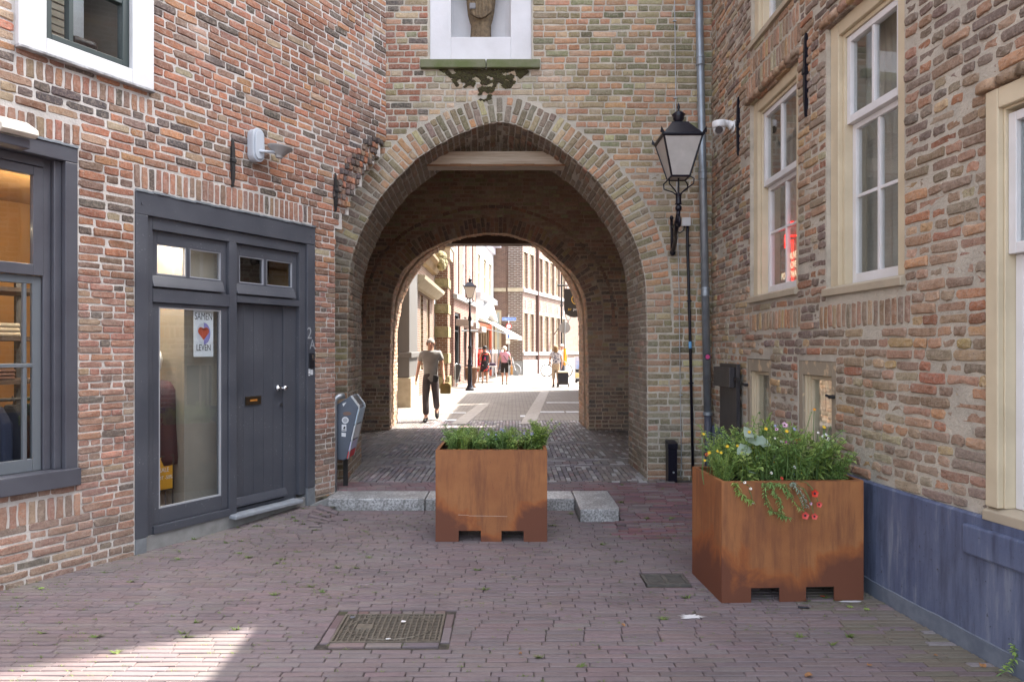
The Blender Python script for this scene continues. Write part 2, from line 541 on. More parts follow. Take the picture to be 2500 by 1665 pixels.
def courses(P, fn, u0, u1, z0, z1, ch, Ls, Lh, joint, VS, VH, pal, rng, blocked=None, tintfn=None, wave=0, **kw):
    """rows of stretchers and headers between u0 and u1; blocked(z, zlo, zhi) lists (ua, ub) intervals to leave free"""
    n = max(1, round((z1 - z0) / ch)); ch = (z1 - z0) / n
    for i in range(n):
        zc = z0 + (i + .5) * ch
        segs = [(u0, u1)]
        for (a, b) in (blocked(zc, zc - ch / 2, zc + ch / 2) if blocked else []):
            ns = []
            for (p, q) in segs:
                if b <= p or a >= q: ns.append((p, q)); continue
                if a > p: ns.append((p, a))
                if b < q: ns.append((b, q))
            segs = ns
        row_h = (i % 2 == 1)
        for (p, q) in segs:
            if q - p < .03: continue
            # bricks keep a common rhythm along the course: start at a seeded offset left of p
            u = p - ((p * 7.3 + i * .37 * Ls) % (Lh if row_h else Ls)) * .999 if p == u0 else p
            first = True
            while u < q - .012:
                hd = row_h if rng.random() < (.86 if row_h else .62) else not row_h
                L = (Lh if hd else Ls) * rng.uniform(.88, 1.1)
                a, b = max(u, p), min(u + L, q)
                if q - b < .045: b = q
                l = b - a - joint
                if l > .015:
                    hh = ch - joint * rng.uniform(.8, 1.15)
                    var = rng.choice(VH if l < (Lh + Ls) * .42 else VS)
                    uc = (a + b) / 2; zz = zc + (wave * mnoise.noise(Vector((uc * .8, zc * .5, 3.1))) if wave else 0) + rng.uniform(-.002, .002)
                    col = pick(rng, pal)
                    if tintfn: col = tintfn(uc, zz, col, rng)
                    put(P, fn, uc, zz, l, hh, var, col, rng, **kw)
                u = b if b > u else u + L
                first = False

def soldiers(P, fn, u0, u1, z0, z1, w, joint, V, pal, rng, lean=0, tintfn=None):
    n = max(1, round((u1 - u0) / w)); w = (u1 - u0) / n
    for i in range(n):
        u = u0 + (i + .5) * w
        t = (u - (u0 + u1) / 2) / max(.01, (u1 - u0) / 2)
        col = pick(rng, pal)
        if tintfn: col = tintfn(u, (z0 + z1) / 2, col, rng)
        put(P, fn, u, (z0 + z1) / 2 + rng.uniform(-.006, .006), (z1 - z0) - joint, w - joint * rng.uniform(.8, 1.2), rng.choice(V), col, rng, rot=PI / 2 + lean * t, tilt=.02)

def slab(mb, fn, us, zs, inside, thick):
    """wall body in cells, with sides where it ends"""
    nu, nz = len(us) - 1, len(zs) - 1
    ok = [[inside((us[i] + us[i + 1]) / 2, (zs[j] + zs[j + 1]) / 2) for j in range(nz)] for i in range(nu)]
    idx = {}
    def vid(i, j, d):
        k = (i, j, d)
        if k not in idx: idx[k] = mb.vert(fn(us[i], zs[j], 0 if d == 0 else -thick))
        return idx[k]
    for i in range(nu):
        for j in range(nz):
            if not ok[i][j]: continue
            mb.face((vid(i, j, 0), vid(i + 1, j, 0), vid(i + 1, j + 1, 0), vid(i, j + 1, 0)))
            mb.face((vid(i, j, 1), vid(i, j + 1, 1), vid(i + 1, j + 1, 1), vid(i + 1, j, 1)))
            for (di, dj, e) in ((-1, 0, ((i, j), (i, j + 1))), (1, 0, ((i + 1, j), (i + 1, j + 1))), (0, -1, ((i, j), (i + 1, j))), (0, 1, ((i, j + 1), (i + 1, j + 1)))):
                a, b = i + di, j + dj
                if not (0 <= a < nu and 0 <= b < nz and ok[a][b]):
                    (p, q) = e
                    mb.face((vid(*p, 0), vid(*q, 0), vid(*q, 1), vid(*p, 1)))

def breaks(lo, hi, step, extra=()):
    b = [lo + (hi - lo) * i / max(1, round((hi - lo) / step)) for i in range(max(1, round((hi - lo) / step)) + 1)]
    for e in extra:
        if lo < e < hi:
            b = [x for x in b if abs(x - e) > .012 or x in (lo, hi)]
            b.append(e)
    return sorted(set(round(x, 5) for x in b))

def wbox(mb, fn, u0, u1, z0, z1, d0, d1):
    """box on a wall: d0 inner, d1 outer offset"""
    c = [fn(u0, z0, d1), fn(u1, z0, d1), fn(u1, z0, d0), fn(u0, z0, d0), fn(u0, z1, d1), fn(u1, z1, d1), fn(u1, z1, d0), fn(u0, z1, d0)]
    mb.hexa(c)

def wframe(mb, fn, u0, u1, z0, z1, w, d0, d1, wt=None, wb=None):
    wt = w if wt is None else wt; wb = w if wb is None else wb
    wbox(mb, fn, u0, u0 + w, z0, z1, d0, d1); wbox(mb, fn, u1 - w, u1, z0, z1, d0, d1)
    if wt: wbox(mb, fn, u0 + w, u1 - w, z1 - wt, z1, d0, d1)
    if wb: wbox(mb, fn, u0 + w, u1 - w, z0, z0 + wb, d0, d1)

def wpane(mb, fn, u0, u1, z0, z1, d):
    wbox(mb, fn, u0, u1, z0, z1, d - .004, d)

def room(mb, fn, u0, u1, z0, z1, d0, d1):
    """inside of a room behind an opening: five faces"""
    p = [fn(u0, z0, d1), fn(u1, z0, d1), fn(u1, z1, d1), fn(u0, z1, d1), fn(u0, z0, d0), fn(u1, z0, d0), fn(u1, z1, d0), fn(u0, z1, d0)]
    mb.poly([p[4], p[5], p[6], p[7]])
    for a, b in ((0, 1), (1, 2), (2, 3), (3, 0)): mb.poly([p[a], p[b], p[b + 4], p[a + 4]])
# ------------------------------------------------------------------ left building
LO = Vector((-1.42, 7.70, 0)); LD = Vector((.4952, .8688, 0)); LN = Vector((.8688, -.4952, 0))
def LW(u, z, d=0.0):
    return LO + LD * u + LN * d + Vector((0, 0, z))
def LU(px):
    Y = (-1.42 - .57 * 7.7) / ((px - 1250) / F - .57)
    return (Y - 7.7) / .8688
def LZ(px, py):
    Y = LU(px) * .8688 + 7.7
    return CAM_H - (py - HOR) / F * Y

VL = variant_set(.19, .055, 8, .010); VLh = variant_set(.09, .055, 8, .011)
PAL_L = [(5, (0.378, 0.166, 0.103)), (3, (0.462, 0.197, 0.114)), (3, (0.284, 0.146, 0.102)), (2, (0.231, 0.152, 0.117)), (1.6, (0.111, 0.090, 0.079)), (1.4, (0.478, 0.245, 0.124)), (1, (0.435, 0.299, 0.209)), (.6, (0.438, 0.346, 0.235))]
PAL_LOW = [(5, (0.382, 0.187, 0.132)), (3, (0.329, 0.179, 0.135)), (2, (0.452, 0.225, 0.149)), (1.5, (0.245, 0.160, 0.124)), (1.2, (0.362, 0.254, 0.168)), (.6, (0.135, 0.112, 0.099))]
PAL_DARK = [(3, (0.086, 0.075, 0.079)), (2, (0.152, 0.117, 0.109)), (1, (0.248, 0.163, 0.134))]

left = thing('brick_house', 'red brick house on the left with the dark grey shop door', 'house', (-3.2, 5.0, 0))
inv_of(left)
SH_U1, SH_U0, SH_Z0, SH_Z1 = LU(188), LU(188) - 1.75, .611, 2.965         # shop window
DR_U0, DR_U1, DR_Z1 = LU(329), LU(767), 2.757                              # door front
UW_U0, UW_U1, UW_Z0, UW_Z1 = LU(37), LU(368), 3.55, 5.6                    # upper window
L_END = -9.5
def left_end(z):
    if z < 2.7: return -.80
    if z < 3.3: return -.80 + (z - 2.7) / .6 * .32
    if z < 3.95: return -.48 + (z - 3.3) / .65 * .48
    return 0.0
HOLES_L = [(SH_U0, SH_U1, SH_Z0, SH_Z1), (DR_U0, DR_U1, -.5, DR_Z1), (UW_U0, UW_U1, UW_Z0, UW_Z1)]
def in_left(u, z):
    if u > left_end(z): return False
    return not any(a < u < b and c < z < d for a, b, c, d in HOLES_L)
LT = 6.2
mb = MB()
slab(mb, LW, breaks(-4.6, 0, .1, [h for H in HOLES_L for h in H[:2]] + [-.8]), breaks(-.3, LT, .1, [h for H in HOLES_L for h in H[2:]]), in_left, .28)
mb.build('wall', MORTAR_L, left)
LFAR = far_brick('left_far_brick', (.26, .11, .07), (.18, .09, .07), (.42, .39, .36), 'X', .19, .066, .012, rot=-math.atan2(LD.y, LD.x))
mb = MB()
wbox(mb, LW, -4.6, 0, LT, 11.0, -.28, 0)
wbox(mb, LW, L_END, -4.602, -.3, 11.0, -.28, 0)
mb.build('wall', LFAR, left)
mb = MB()
a, b = LW(L_END, 11, .25), LW(.0, 11, .25)
c, d = LW(.0, 14.2, -4.5), LW(L_END, 14.2, -4.5)
mb.poly([a, b, c, d])
mb.build('roof', mat('roof_tiles', (.16, .07, .045), .8, c2=(.10, .05, .04), ns=12, bs=.6, bscale=9, bd=.05), left)

PL = Pieces('brick', BRICK, BRICKS, BV)
rb = random.Random(21)
def blk_left(z, lo, hi):
    out = []
    for a, b, c, d in HOLES_L:
        if hi > c + .012 and lo < d - .012: out.append((a - .004, b + .004))
    for a, b, c, d in SOLD_L:
        if hi > c + .02 and lo < d - .02: out.append((a, b))
    return out
SOLD_L = [(SH_U0, SH_U1 + .02, 2.985, 3.135), (DR_U0 - .01, DR_U1 - .03, 2.785, 2.965), (UW_U0, UW_U1 + .02, 3.36, 3.495), (SH_U0, SH_U1 + .03, .38, .545)]
def tint_left(u, z, c, rng):
    # burnt dark row below the upper window, dirty base, pale repaired zones
    if 3.2 < z < 3.38 and -3.7 < u < -2.5 and rng.random() < .75: return pick(rng, PAL_DARK)
    if z < .14 and rng.random() < .7: return tuple(a * .4 + b * .6 for a, b in zip(c, (.19, .185, .15)))
    if z < .45: return tuple(a * .7 + b * .3 for a, b in zip(c, (.20, .175, .15)))
    if z < .75 and u > -1.1: return tuple(x * .55 for x in c)
    if u > -.62 and z > 2.6 and z < 3.9 and rng.random() < .3: return pick(rng, PAL_DARK)
    return c
def lower_end(z0, z1, ch, Ls, Lh, j, pal, dmax=.012):
    n = round((z1 - z0) / ch)
    for i in range(n):
        za, zb = z0 + (z1 - z0) * i / n, z0 + (z1 - z0) * (i + 1) / n
        e = left_end((za + zb) / 2)
        ragged = .0 if not 2.6 < za < 3.95 else rb.uniform(-.07, .03)
        courses(PL, LW, -4.35, e + ragged, za, zb, zb - za, Ls, Lh, j, VL if i % 2 == 0 else VLh, VLh if i % 2 == 0 else VL, pal, rb, blk_left, tint_left, wave=.012, dmax=dmax, **({}))
lower_end(-.02, .46, .064, .20, .11, .0105, PAL_LOW)
lower_end(.46, 2.24, .0515, .165, .082, .0085, PAL_LOW)
lower_end(2.24, LT, .0665, .195, .105, .0115, PAL_L)
for (a, b, c, d) in SOLD_L:
    soldiers(PL, LW, a, b, c, d, .058, .012, VL, PAL_LOW if d > 1 else PAL_LOW, rb)
# weathered, broken corner where the old corner was cut back: bricks stick out
for k in range(78):
    row = k // 6; z = 2.24 + (row + 12.5) * .0665; e = left_end(z)
    if z > 3.95: continue
    u = e - .035 - (k % 6) * .062 - (.031 if row % 2 else 0)
    if (k % 6) > 2 + 2.5 * math.sin((row + 1) / 14 * PI) or rb.random() < .12: continue
    put(PL, LW, u, z, rb.uniform(.040, .052), .056, rb.choice(VLh), pick(rb, PAL_DARK if rb.random() < .6 else PAL_L), rb, dmin=.015, dmax=.037, tilt=.05)
PL.finish(left)
mb = MB()
for k in range(2):
    pass
# concrete base under the shop front
wbox(mb, LW, DR_U0 + .09, DR_U1 - .10, -.3, .118, -.12, -.012)
mb.build('plinth', CONC, left, bevel=.006)
BLUES = mat('blue_stone', (.20, .215, .23), .7, c2=(.14, .15, .165), ns=12, bs=.3, bscale=60)
for a, b, c in ((DR_U0, DR_U0 + .088, .115), (DR_U1 - .098, DR_U1, .20)):
    mb = MB(); wbox(mb, LW, a, b, -.3, c, -.12, .012); mb.build('frame_foot', BLUES, left, bevel=.004)
mb = MB()
ua, ub = LU(566), LU(728)
wbox(mb, LW, ua - .02, ub, .09, .123, -.06, .075)
mb.build('door_step', mat('step_stone', (.30, .32, .35), .6, c2=(.22, .24, .27), ns=10, bs=.2), left, bevel=.008)

# ---- shop front: frame, display window, fanlights, door
fr = MB()
wbox(fr, LW, DR_U0, DR_U0 + .098, .117, 2.585, -.10, .014)
wbox(fr, LW, DR_U1 - .10, DR_U1, .202, 2.585, -.10, .014)
wbox(fr, LW, DR_U0, DR_U1, 2.586, DR_Z1, -.10, .016)
fo = fr.build('door_frame', ANTHRA, left, bevel=.004)
fr = MB()
UM0, UM1 = LU(562), LU(580)
ud1 = LU(730)
wbox(fr, LW, DR_U0 + .099, DR_U0 + .15, .117, 2.584, -.12, -.012)           # left inner jamb
wbox(fr, LW, DR_U1 - .18, DR_U1 - .101, .15, 2.584, -.12, -.012)            # right inner jamb
wbox(fr, LW, DR_U0 + .151, DR_U1 - .181, 2.49, 2.584, -.12, -.012)          # head
wbox(fr, LW, UM0, UM1, .119, 2.489, -.12, -.010)                            # mullion
wbox(fr, LW, DR_U0 + .151, UM0 - .001, 1.925, 2.03, -.12, -.008)            # transom
wbox(fr, LW, UM1 + .001, DR_U1 - .181, 1.97, 2.03, -.12, -.008)
wbox(fr, LW, DR_U0 + .151, UM0 - .001, .119, .18, -.12, .004)               # bottom rail
f2 = fr.build('inner_frame', ANTHRA, left, bevel=.003)
lead = MB()
n = 40
for k in range(n):
    a = DR_U0 + (DR_U1 - DR_U0) * k / n; b = DR_U0 + (DR_U1 - DR_U0) * (k + 1) / n
    w0 = rb.uniform(-.004, .004)
    wbox(lead, LW, a, b, 2.758 + w0, 2.774 + w0, -.02, .022 + rb.uniform(0, .006))
lead.build('lead_flashing', ZINC, left)
def bolt(u, z, d, parent, r=.012):
    m_ = MB(); m_.cyl(LW(u, z, d), LW(u, z, d + .004), r, r, 14); return m_.build('bolt', ANTHRA, parent)
bolt(DR_U0 + .05, 2.67, .016, fo); bolt(DR_U1 - .05, 2.67, .016, fo)

# display window
dw = MB()
wframe(dw, LW, DR_U0 + .152, UM0 - .002, .183, 1.923, .062, -.09, -.03, wb=.12, wt=.03)
dwo = dw.build('display_window', ANTHRA, left, bevel=.003)
pn = MB(); wpane(pn, LW, DR_U0 + .214, UM0 - .064, .303, 1.893, -.055)
pn.build('pane', GLASS2, dwo, fixn=True)
bd_ = MB(); wframe(bd_, LW, DR_U0 + .214, UM0 - .064, .303, 1.893, .012, -.053, -.036)
bd_.build('glazing_bead', mat('light_bead', (.35, .36, .38), .5), dwo)
# fanlights
def fanlight(u0, u1):
    m_ = MB()
    wframe(m_, LW, u0, u1, 2.032, 2.488, .055, -.10, -.045, wt=.10, wb=.118)
    um = (u0 + u1) / 2 - .02
    wbox(m_, LW, um - .016, um + .016, 2.15, 2.388, -.10, -.045)
    o = m_.build('fanlight', ANTHRA, left, bevel=.003)
    for a, b in ((u0 + .055, um - .016), (um + .016, u1 - .055)):
        p = MB(); wpane(p, LW, a, b, 2.15, 2.388, -.07); p.build('pane', GLASS, o)
        q = MB(); wframe(q, LW, a, b, 2.15, 2.388, .008, -.068, -.05); q.build('glazing_bead', mat('bead', (.30, .31, .34), .5), o)
    w = MB()
    w.prism([(-.05, 2.05), (.006, 2.045), (-.005, 2.075), (-.03, 2.135), (-.05, 2.135)], lambda d, z: LW(u0, z, d), lambda d, z: LW(u1 - .05, z, d))
    w.build('drip_board', ANTHRA, o, bevel=.004)
fanlight(DR_U0 + .151, UM0 - .002)
fanlight(UM1 + .002, DR_U1 - .182)
# plank door
dr = MB()
D0, D1 = UM1 + .003, LU(702)
wbox(dr, LW, D0, D1, .15, 1.968, -.115, -.082)
do = dr.build('door', ANTHRA, left)
npl = 5
for k in range(npl):
    a, b = D0 + (D1 - D0) * k / npl, D0 + (D1 - D0) * (k + 1) / npl
    m_ = MB(); wbox(m_, LW, a + .0012, b - .0012, .155, 1.965, -.0815, -.070 - rb.uniform(0, .001)); m_.build('plank', ANTHRA, do, bevel=.003)
m_ = MB(); wbox(m_, LW, D0 - .003, DR_U1 - .182, .118, .149, -.13, -.06); m_.build('threshold', ANTHRA, left)
m_ = MB(); wbox(m_, LW, D1 + .001, DR_U1 - .182, .15, 1.968, -.11, -.055); m_.build('door_jamb', ANTHRA, left, bevel=.003)
m_ = MB(); m_.prism([(-.069, .17), (-.02, .17), (-.02, .19), (-.045, .245), (-.069, .245)], lambda d, z: LW(D0 + .004, z, d), lambda d, z: LW(D1 + .02, z, d)); m_.build('weatherboard', ANTHRA, do, bevel=.004)
# handle
CHROME = mat('brushed_steel', (.62, .62, .64), .22, 1.0)
hu, hz = LU(692), LZ(692, 948)
m_ = MB()
m_.cyl(LW(hu, hz, -.07), LW(hu, hz, -.035), .011, .011, 14); m_.cyl(LW(hu, hz, -.070), LW(hu, hz, -.064), .028, .028, 18)
m_.tube([LW(hu - .055, hz, -.035), LW(hu - .02, hz, -.032), LW(hu + .03, hz, -.032)], [.013, .014, .016], 12)
m_.ball(LW(hu + .035, hz, -.02), .027, 14, 10)
m_.build('handle', CHROME, do, smooth=True)
m_ = MB(); m_.cyl(LW(LU(697), LZ(697, 988), -.07), LW(LU(697), LZ(697, 988), -.055), .015, .015, 16); m_.build('lock', CHROME, do, smooth=False)
lu, lz = LU(630), LZ(630, 978)
BRASS = mat('aged_brass', (.10, .075, .05), .4, .8)
m_ = MB(); wframe(m_, LW, lu - .085, lu + .085, lz - .038, lz + .038, .02, -.07, -.058); wbox(m_, LW, lu - .065, lu + .065, lz - .018, lz + .018, -.07, -.064)
lb = m_.build('letterbox', BRASS, do, bevel=.002)
m_ = MB(); wbox(m_, LW, lu - .035, lu + .04, lz - .008, lz + .010, -.064, -.058); m_.build('letterbox_flap', mat('orange_brass', (.62, .25, .05), .4, .3), do)
# doorbell and labels on the right jamb
m_ = MB(); ju = LU(757)
wbox(m_, LW, ju - .03, ju + .03, LZ(757, 898), LZ(757, 862), .014, .030)
db = m_.build('doorbell', mat('black_plastic', (.015, .015, .02), .3), fo, bevel=.003)
m_ = MB(); m_.cyl(LW(ju + .012, LZ(757, 878), .030), LW(ju + .012, LZ(757, 878), .034), .008, .008, 12); wbox(m_, LW, ju - .005, ju + .018, LZ(757, 874), LZ(757, 866), .030, .032); m_.build('bell_button', CHROME, fo)
m_ = MB(); wbox(m_, LW, ju - .034, ju - .012, LZ(757, 912), LZ(757, 900), .014, .016); wbox(m_, LW, ju - .008, ju + .024, LZ(757, 915), LZ(757, 902), .014, .0155); wbox(m_, LW, ju - .034, ju - .016, LZ(757, 917), LZ(757, 914), .014, .016); m_.build('sticker', mat('sticker_white', (.6, .62, .65), .5), fo)
CHALK = mat('chalk_grey', (.30, .31, .33), .8)
text('2', .16, frame_matrix(LW(LU(753), LZ(753, 815), .0155), LD, (0, 0, 1)), CHALK, fo, extrude=.0006, sx=.8)
text('A', .13, frame_matrix(LW(LU(760), LZ(760, 842), .0155), LD, (0, 0, 1)), CHALK, fo, extrude=.0006, sx=.8)

# ---- inside of the shop
SHOPW = mat('shop_wall', (.68, .60, .48), .9, c2=(.60, .52, .41), ns=4, bs=.6, bscale=14, bd=.02)
m_ = MB(); wbox(m_, LW, -4.0, DR_U1 - .05, .02, .10, -2.2, -.13); m_.build('shop_floor', mat('shop_floor', (.30, .24, .18), .6), left)
m_ = MB(); wbox(m_, LW, UM0 - .34, UM0 + .02, .12, 2.92, -1.2, -.14); m_.build('partition', DARKROOM, left)
m_ = MB(); wbox(m_, LW, UM0 + .021, DR_U1 - .06, .12, 2.92, -.62, -.58); m_.build('added_backing', mat('added_backing_dark', (.10, .085, .07), .9), left)  # dark wall added to keep the warm room glow out of the door fanlight
m_ = MB(); wbox(m_, LW, DR_U0 + .1, UM0 - .341, .12, 2.9, -1.05, -.99); m_.build('shop_partition', SHOPW, left)

# ---- lower shop window
WFR = mat('slate_blue_paint', (.085, .088, .105), .36, c2=(.07, .07, .085), ns=4, bs=.08, bscale=30)
m_ = MB()
j1 = SH_U1 - LU(160)
wbox(m_, LW, SH_U1 - .082, SH_U1, SH_Z0, 2.86, -.11, .012)
wbox(m_, LW, SH_U0, SH_U0 + .082, SH_Z0, 2.86, -.11, .012)
wbox(m_, LW, SH_U0, SH_U1, 2.861, SH_Z1, -.11, .014)
wbox(m_, LW, SH_U0, SH_U1 + .004, SH_Z0 - .004, SH_Z0 + .115, -.11, .05)
sw = m_.build('shop_window', WFR, left, bevel=.005)
m_ = MB()
for d0, d1, o_ in ((-.115, -.035, .083), (-.12, -.07, .135)):
    wbox(m_, LW, SH_U1 - o_ - .05, SH_U1 - o_, SH_Z0 + .116, 2.86, d0, d1)
    wbox(m_, LW, SH_U0 + o_, SH_U0 + o_ + .05, SH_Z0 + .116, 2.86, d0, d1)
wbox(m_, LW, SH_U0 + .19, SH_U1 - .19, 2.80, 2.86, -.115, -.05)
m_.build('frame_moulding', WFR, sw, bevel=.005)
ga, gb = SH_U0 + .187, SH_U1 - .187
zr = LZ(120, 655)
m_ = MB()
wframe(m_, LW, ga, gb, zr - .05, 2.798, .062, -.11, -.062, wb=.075)
um = (ga + gb) / 2
so1 = m_.build('upper_sash', WFR, sw, bevel=.004)
m_ = MB()
wframe(m_, LW, ga, gb, SH_Z0 + .117, zr - .052, .055, -.125, -.09, wb=.085)
zb = LZ(115, 892)
wbox(m_, LW, ga + .055, gb - .055, zb - .014, zb + .014, -.125, -.085)
wbox(m_, LW, LU(78) - .012, LU(78) + .012, SH_Z0 + .2, zb - .015, -.122, -.088)
wbox(m_, LW, LU(78) - .010, LU(78) + .010, zb + .015, zr - .108, -.122, -.088)
wbox(m_, LW, um - .25, um - .23, SH_Z0 + .2, zr - .108, -.122, -.088) if False else None
so2 = m_.build('lower_sash', mat('grey_blue_sash', (.12, .135, .15), .4), sw, bevel=.004)
m_ = MB(); wpane(m_, LW, ga + .062, gb - .062, zr + .025, 2.736, -.085); m_.build('pane', GLASS2, sw)
for za, zb2 in ((SH_Z0 + .202, zb - .014), (zb + .014, zr - .107)):
    m_ = MB(); wpane(m_, LW, ga + .055, gb - .055, za, zb2, -.108); m_.build('pane', GLASS, sw)
m_ = MB()
for k in range(30):
    a = SH_U0 + (SH_U1 - SH_U0) * k / 30; b = SH_U0 + (SH_U1 - SH_U0) * (k + 1) / 30
    w0 = rb.uniform(-.004, .004); wbox(m_, LW, a, b, SH_Z1 + .001 + w0, SH_Z1 + .016 + w0, -.02, .022 + rb.uniform(0, .006))
m_.build('lead_flashing', ZINC, left)
WARM = mat('warm_shop_wall', (.52, .30, .12), .9, c2=(.46, .26, .10), ns=2)
m_ = MB(); room(m_, LW, SH_U0 + .05, DR_U1 - .05, .02, 2.94, -2.2, -.29)
m_.build('shop_interior', WARM, left)
lampd = bpy.data.lights.new('shop_lamp', 'POINT'); lampd.energy = 6; lampd.color = (1, .78, .5); lampd.shadow_soft_size = .08
lo_ = link(bpy.data.objects.new('shop_lamp', lampd)); lo_.location = LW(SH_U1 + .15, 2.55, -.62)
fill_light = bpy.data.lights.new('shop_lamp', 'POINT'); fill_light.energy = 38; fill_light.color = (1, .88, .72); fill_light.shadow_soft_size = .1  # added fill with no lamp seen, brightens the wall behind the display window
lo2_ = link(bpy.data.objects.new('shop_lamp', fill_light)); lo2_.location = LW(-2.5, 2.72, -.2)
dl = thing('ceiling_lamp', 'small glowing round ceiling lamp seen through the upper pane of the shop window', 'lamp', LW(LU(8), LZ(8, 515), -.55))
m_ = MB(); m_.cyl((0, 0, 0), (0, 0, .02), .055, .055, 18); m_.build('lamp_shade', WHITE, dl, world=False)
m_ = MB(); m_.cyl((0, 0, -.004), (0, 0, -.001), .045, .045, 18); m_.build('bulb', emit_mat('warm_bulb', (1, .85, .6), 6), dl, world=False)
# shelves with clothes inside
sh = thing('clothes_shelf', 'wooden shop shelf with folded clothes behind the lower left shop window', 'shelf', LW(SH_U1 - .55, .7, -.75))
m_ = MB()
for z in (.95, 1.30, 1.62, 1.98): wbox(m_, LW, SH_U1 - .95, SH_U1 + .15, z, z + .03, -1.1, -.6)
m_.build('shelf_board', OAK_D, sh)
m_ = MB()
for u in (-.93, -.42, .10): wbox(m_, LW, SH_U1 + u, SH_U1 + u + .035, .4, 2.2, -1.1, -1.06)
m_.build('upright', IRON, sh)
CL = [mat('cloth_%s' % n, c, .95) for n, c in (('navy', (.02, .025, .05)), ('beige', (.40, .33, .24)), ('brown', (.13, .06, .04)), ('black', (.015, .014, .016)))]
for i, (u, z, w, h, mi) in enumerate(((-.70, 1.33, .30, .10, 1), (-.22, 1.33, .28, .08, 2), (-.68, 1.65, .3, .12, 2), (-.2, 1.65, .3, .1, 1), (-.5, 2.01, .3, .09, 3))):
    fc = tag(MB().build('x', CL[0]) if False else thing('folded_clothes', ['pale beige folded jumpers on the middle shelf behind the shop window', 'brown folded jumpers on the middle shelf behind the shop window', 'brown leather bags on the shelf above the folded jumpers in the shop window', 'beige folded shirts on the shelf above the jumpers in the shop window', 'black folded clothes on the top shelf in the shop window'][i], 'clothes', LW(SH_U1 + u, z, -.8)))
    m_ = MB()
    for k in range(3):
        x0 = rb.uniform(-.01, .01)
        wbox(m_, lambda a, zz, d: LW(SH_U1 + u + a, z + zz, -.8 + d), -w / 2 + x0, w / 2 + x0, h * k / 3 + .001, h * (k + 1) / 3, -.13, .14)
    m_.build('cloth', CL[mi], fc, bevel=.012)
rk = thing('clothes_rail', 'dark clothes hanging on hangers behind the bottom pane of the shop window', 'clothes rail', LW(SH_U1 - .7, .5, -.45))
m_ = MB(); m_.tube([LW(SH_U1 - 1.1, 1.20, -.45), LW(SH_U1 + .1, 1.20, -.45)], .012, 8); m_.build('rail', IRON, rk)
for k in range(8):
    u = SH_U1 - .95 + k * .12
    m_ = MB()
    m_.prism([(-.2, .62), (.2, .62), (.2, 1.05), (.06, 1.16), (-.06, 1.16), (-.2, 1.05)], lambda d, z: LW(u, z, -.45 + d), lambda d, z: LW(u + .07, z, -.45 + d))
    m_.build('garment', CL[(0, 3, 0, 0, 3, 0, 3, 0)[k]], rk, bevel=.02)
    m_ = MB(); m_.tube([LW(u + .03, 1.15, -.45), LW(u + .03, 1.19, -.43), LW(u + .03, 1.222, -.45), LW(u + .03, 1.20, -.47)], .004, 6); m_.build('hanger', IRON, rk)

# ---- upper white window
m_ = MB()
wframe(m_, LW, UW_U0, UW_U1, UW_Z0, UW_Z1, .17, -.08, .045, wb=.105)
uw = m_.build('window', WHITE, left, bevel=.006)
m_ = MB()
a, b = UW_U0 + .171, UW_U1 - .171
wframe(m_, LW, a, b, UW_Z0 + .106, UW_Z1 - .171, .05, -.07, .004, wb=.055)
wbox(m_, LW, LU(174) - .015, LU(174) + .015, UW_Z0 + .162, UW_Z1 - .222, -.065, .0)
wbox(m_, LW, a + .05, LU(174) - .016, 4.13, 4.16, -.065, -.002); wbox(m_, LW, LU(174) + .016, b - .05, 4.13, 4.16, -.065, -.002)
m_.build('sash', GREEN_D, uw, bevel=.004)
for p, q in ((a + .05, LU(174) - .015), (LU(174) + .015, b - .05)):
    for z0, z1 in ((UW_Z0 + .161, 4.13), (4.16, UW_Z1 - .221)):
        m_ = MB(); wpane(m_, LW, p, q, z0, z1, -.03); m_.build('pane', GLASS, uw)
m_ = MB(); wbox(m_, LW, UW_U0 - .004, UW_U1 + .006, UW_Z0 - .018, UW_Z0 - .001, -.05, .055); m_.build('window_sill', mat('grey_sill', (.45, .45, .46), .8, c2=(.15, .15, .15), ns=12), uw, bevel=.003)
m_ = MB(); room(m_, LW, UW_U0 + .1, UW_U1 - .1, 3.6, 5.4, -1.1, -.082); m_.build('room_interior', mat('grey_room', (.30, .27, .24), .9), left)
bl = thing('window_blind', 'pale slatted blind hanging behind the white framed upper window', 'blind', LW(LU(200), 3.8, -.35))
m_ = MB()
for k in range(30):
    z = 3.72 + k * .055
    wbox(m_, LW, LU(95), LU(225), z, z + .042, -.36, -.345)
m_.build('slats', mat('blind_cream', (.42, .36, .28), .7), bl)['kind'] = 'stuff'
m_ = MB(); wbox(m_, LW, LU(232), LU(262), 3.62, 5.3, -.5, -.3); m_.build('curtain', WHITE, bl, bevel=.01)
bg_ = thing('leather_jacket', 'dark brown folded leather jacket lying inside on the sill of the white framed window', 'jacket', LW(LU(225), 3.72, -.2))
m_ = MB(); wbox(m_, LW, LU(165), LU(258), 3.655, 3.75, -.3, -.09); wbox(m_, LW, LU(200), LU(262), 3.751, 3.82, -.28, -.1); m_.build('folded_leather', mat('dark_leather', (.03, .02, .022), .4, bs=.5, bscale=14, bd=.03), bg_, bevel=.03)
sc_ = thing('rolled_scarf', 'cream rolled scarf inside on the sill of the white framed window', 'scarf', LW(LU(122), 3.7, -.15))
m_ = MB(); m_.tube([LW(LU(100), 3.67, -.18), LW(LU(112), 3.735, -.15), LW(LU(125), 3.745, -.15), LW(LU(140), 3.68, -.16)], .028, 10); m_.tube([LW(LU(108), 3.67, -.13), LW(LU(118), 3.70, -.11), LW(LU(130), 3.70, -.11), LW(LU(146), 3.665, -.12)], .024, 10); m_.build('roll', mat('cream_wool', (.6, .55, .45), 1), sc_, smooth=True)

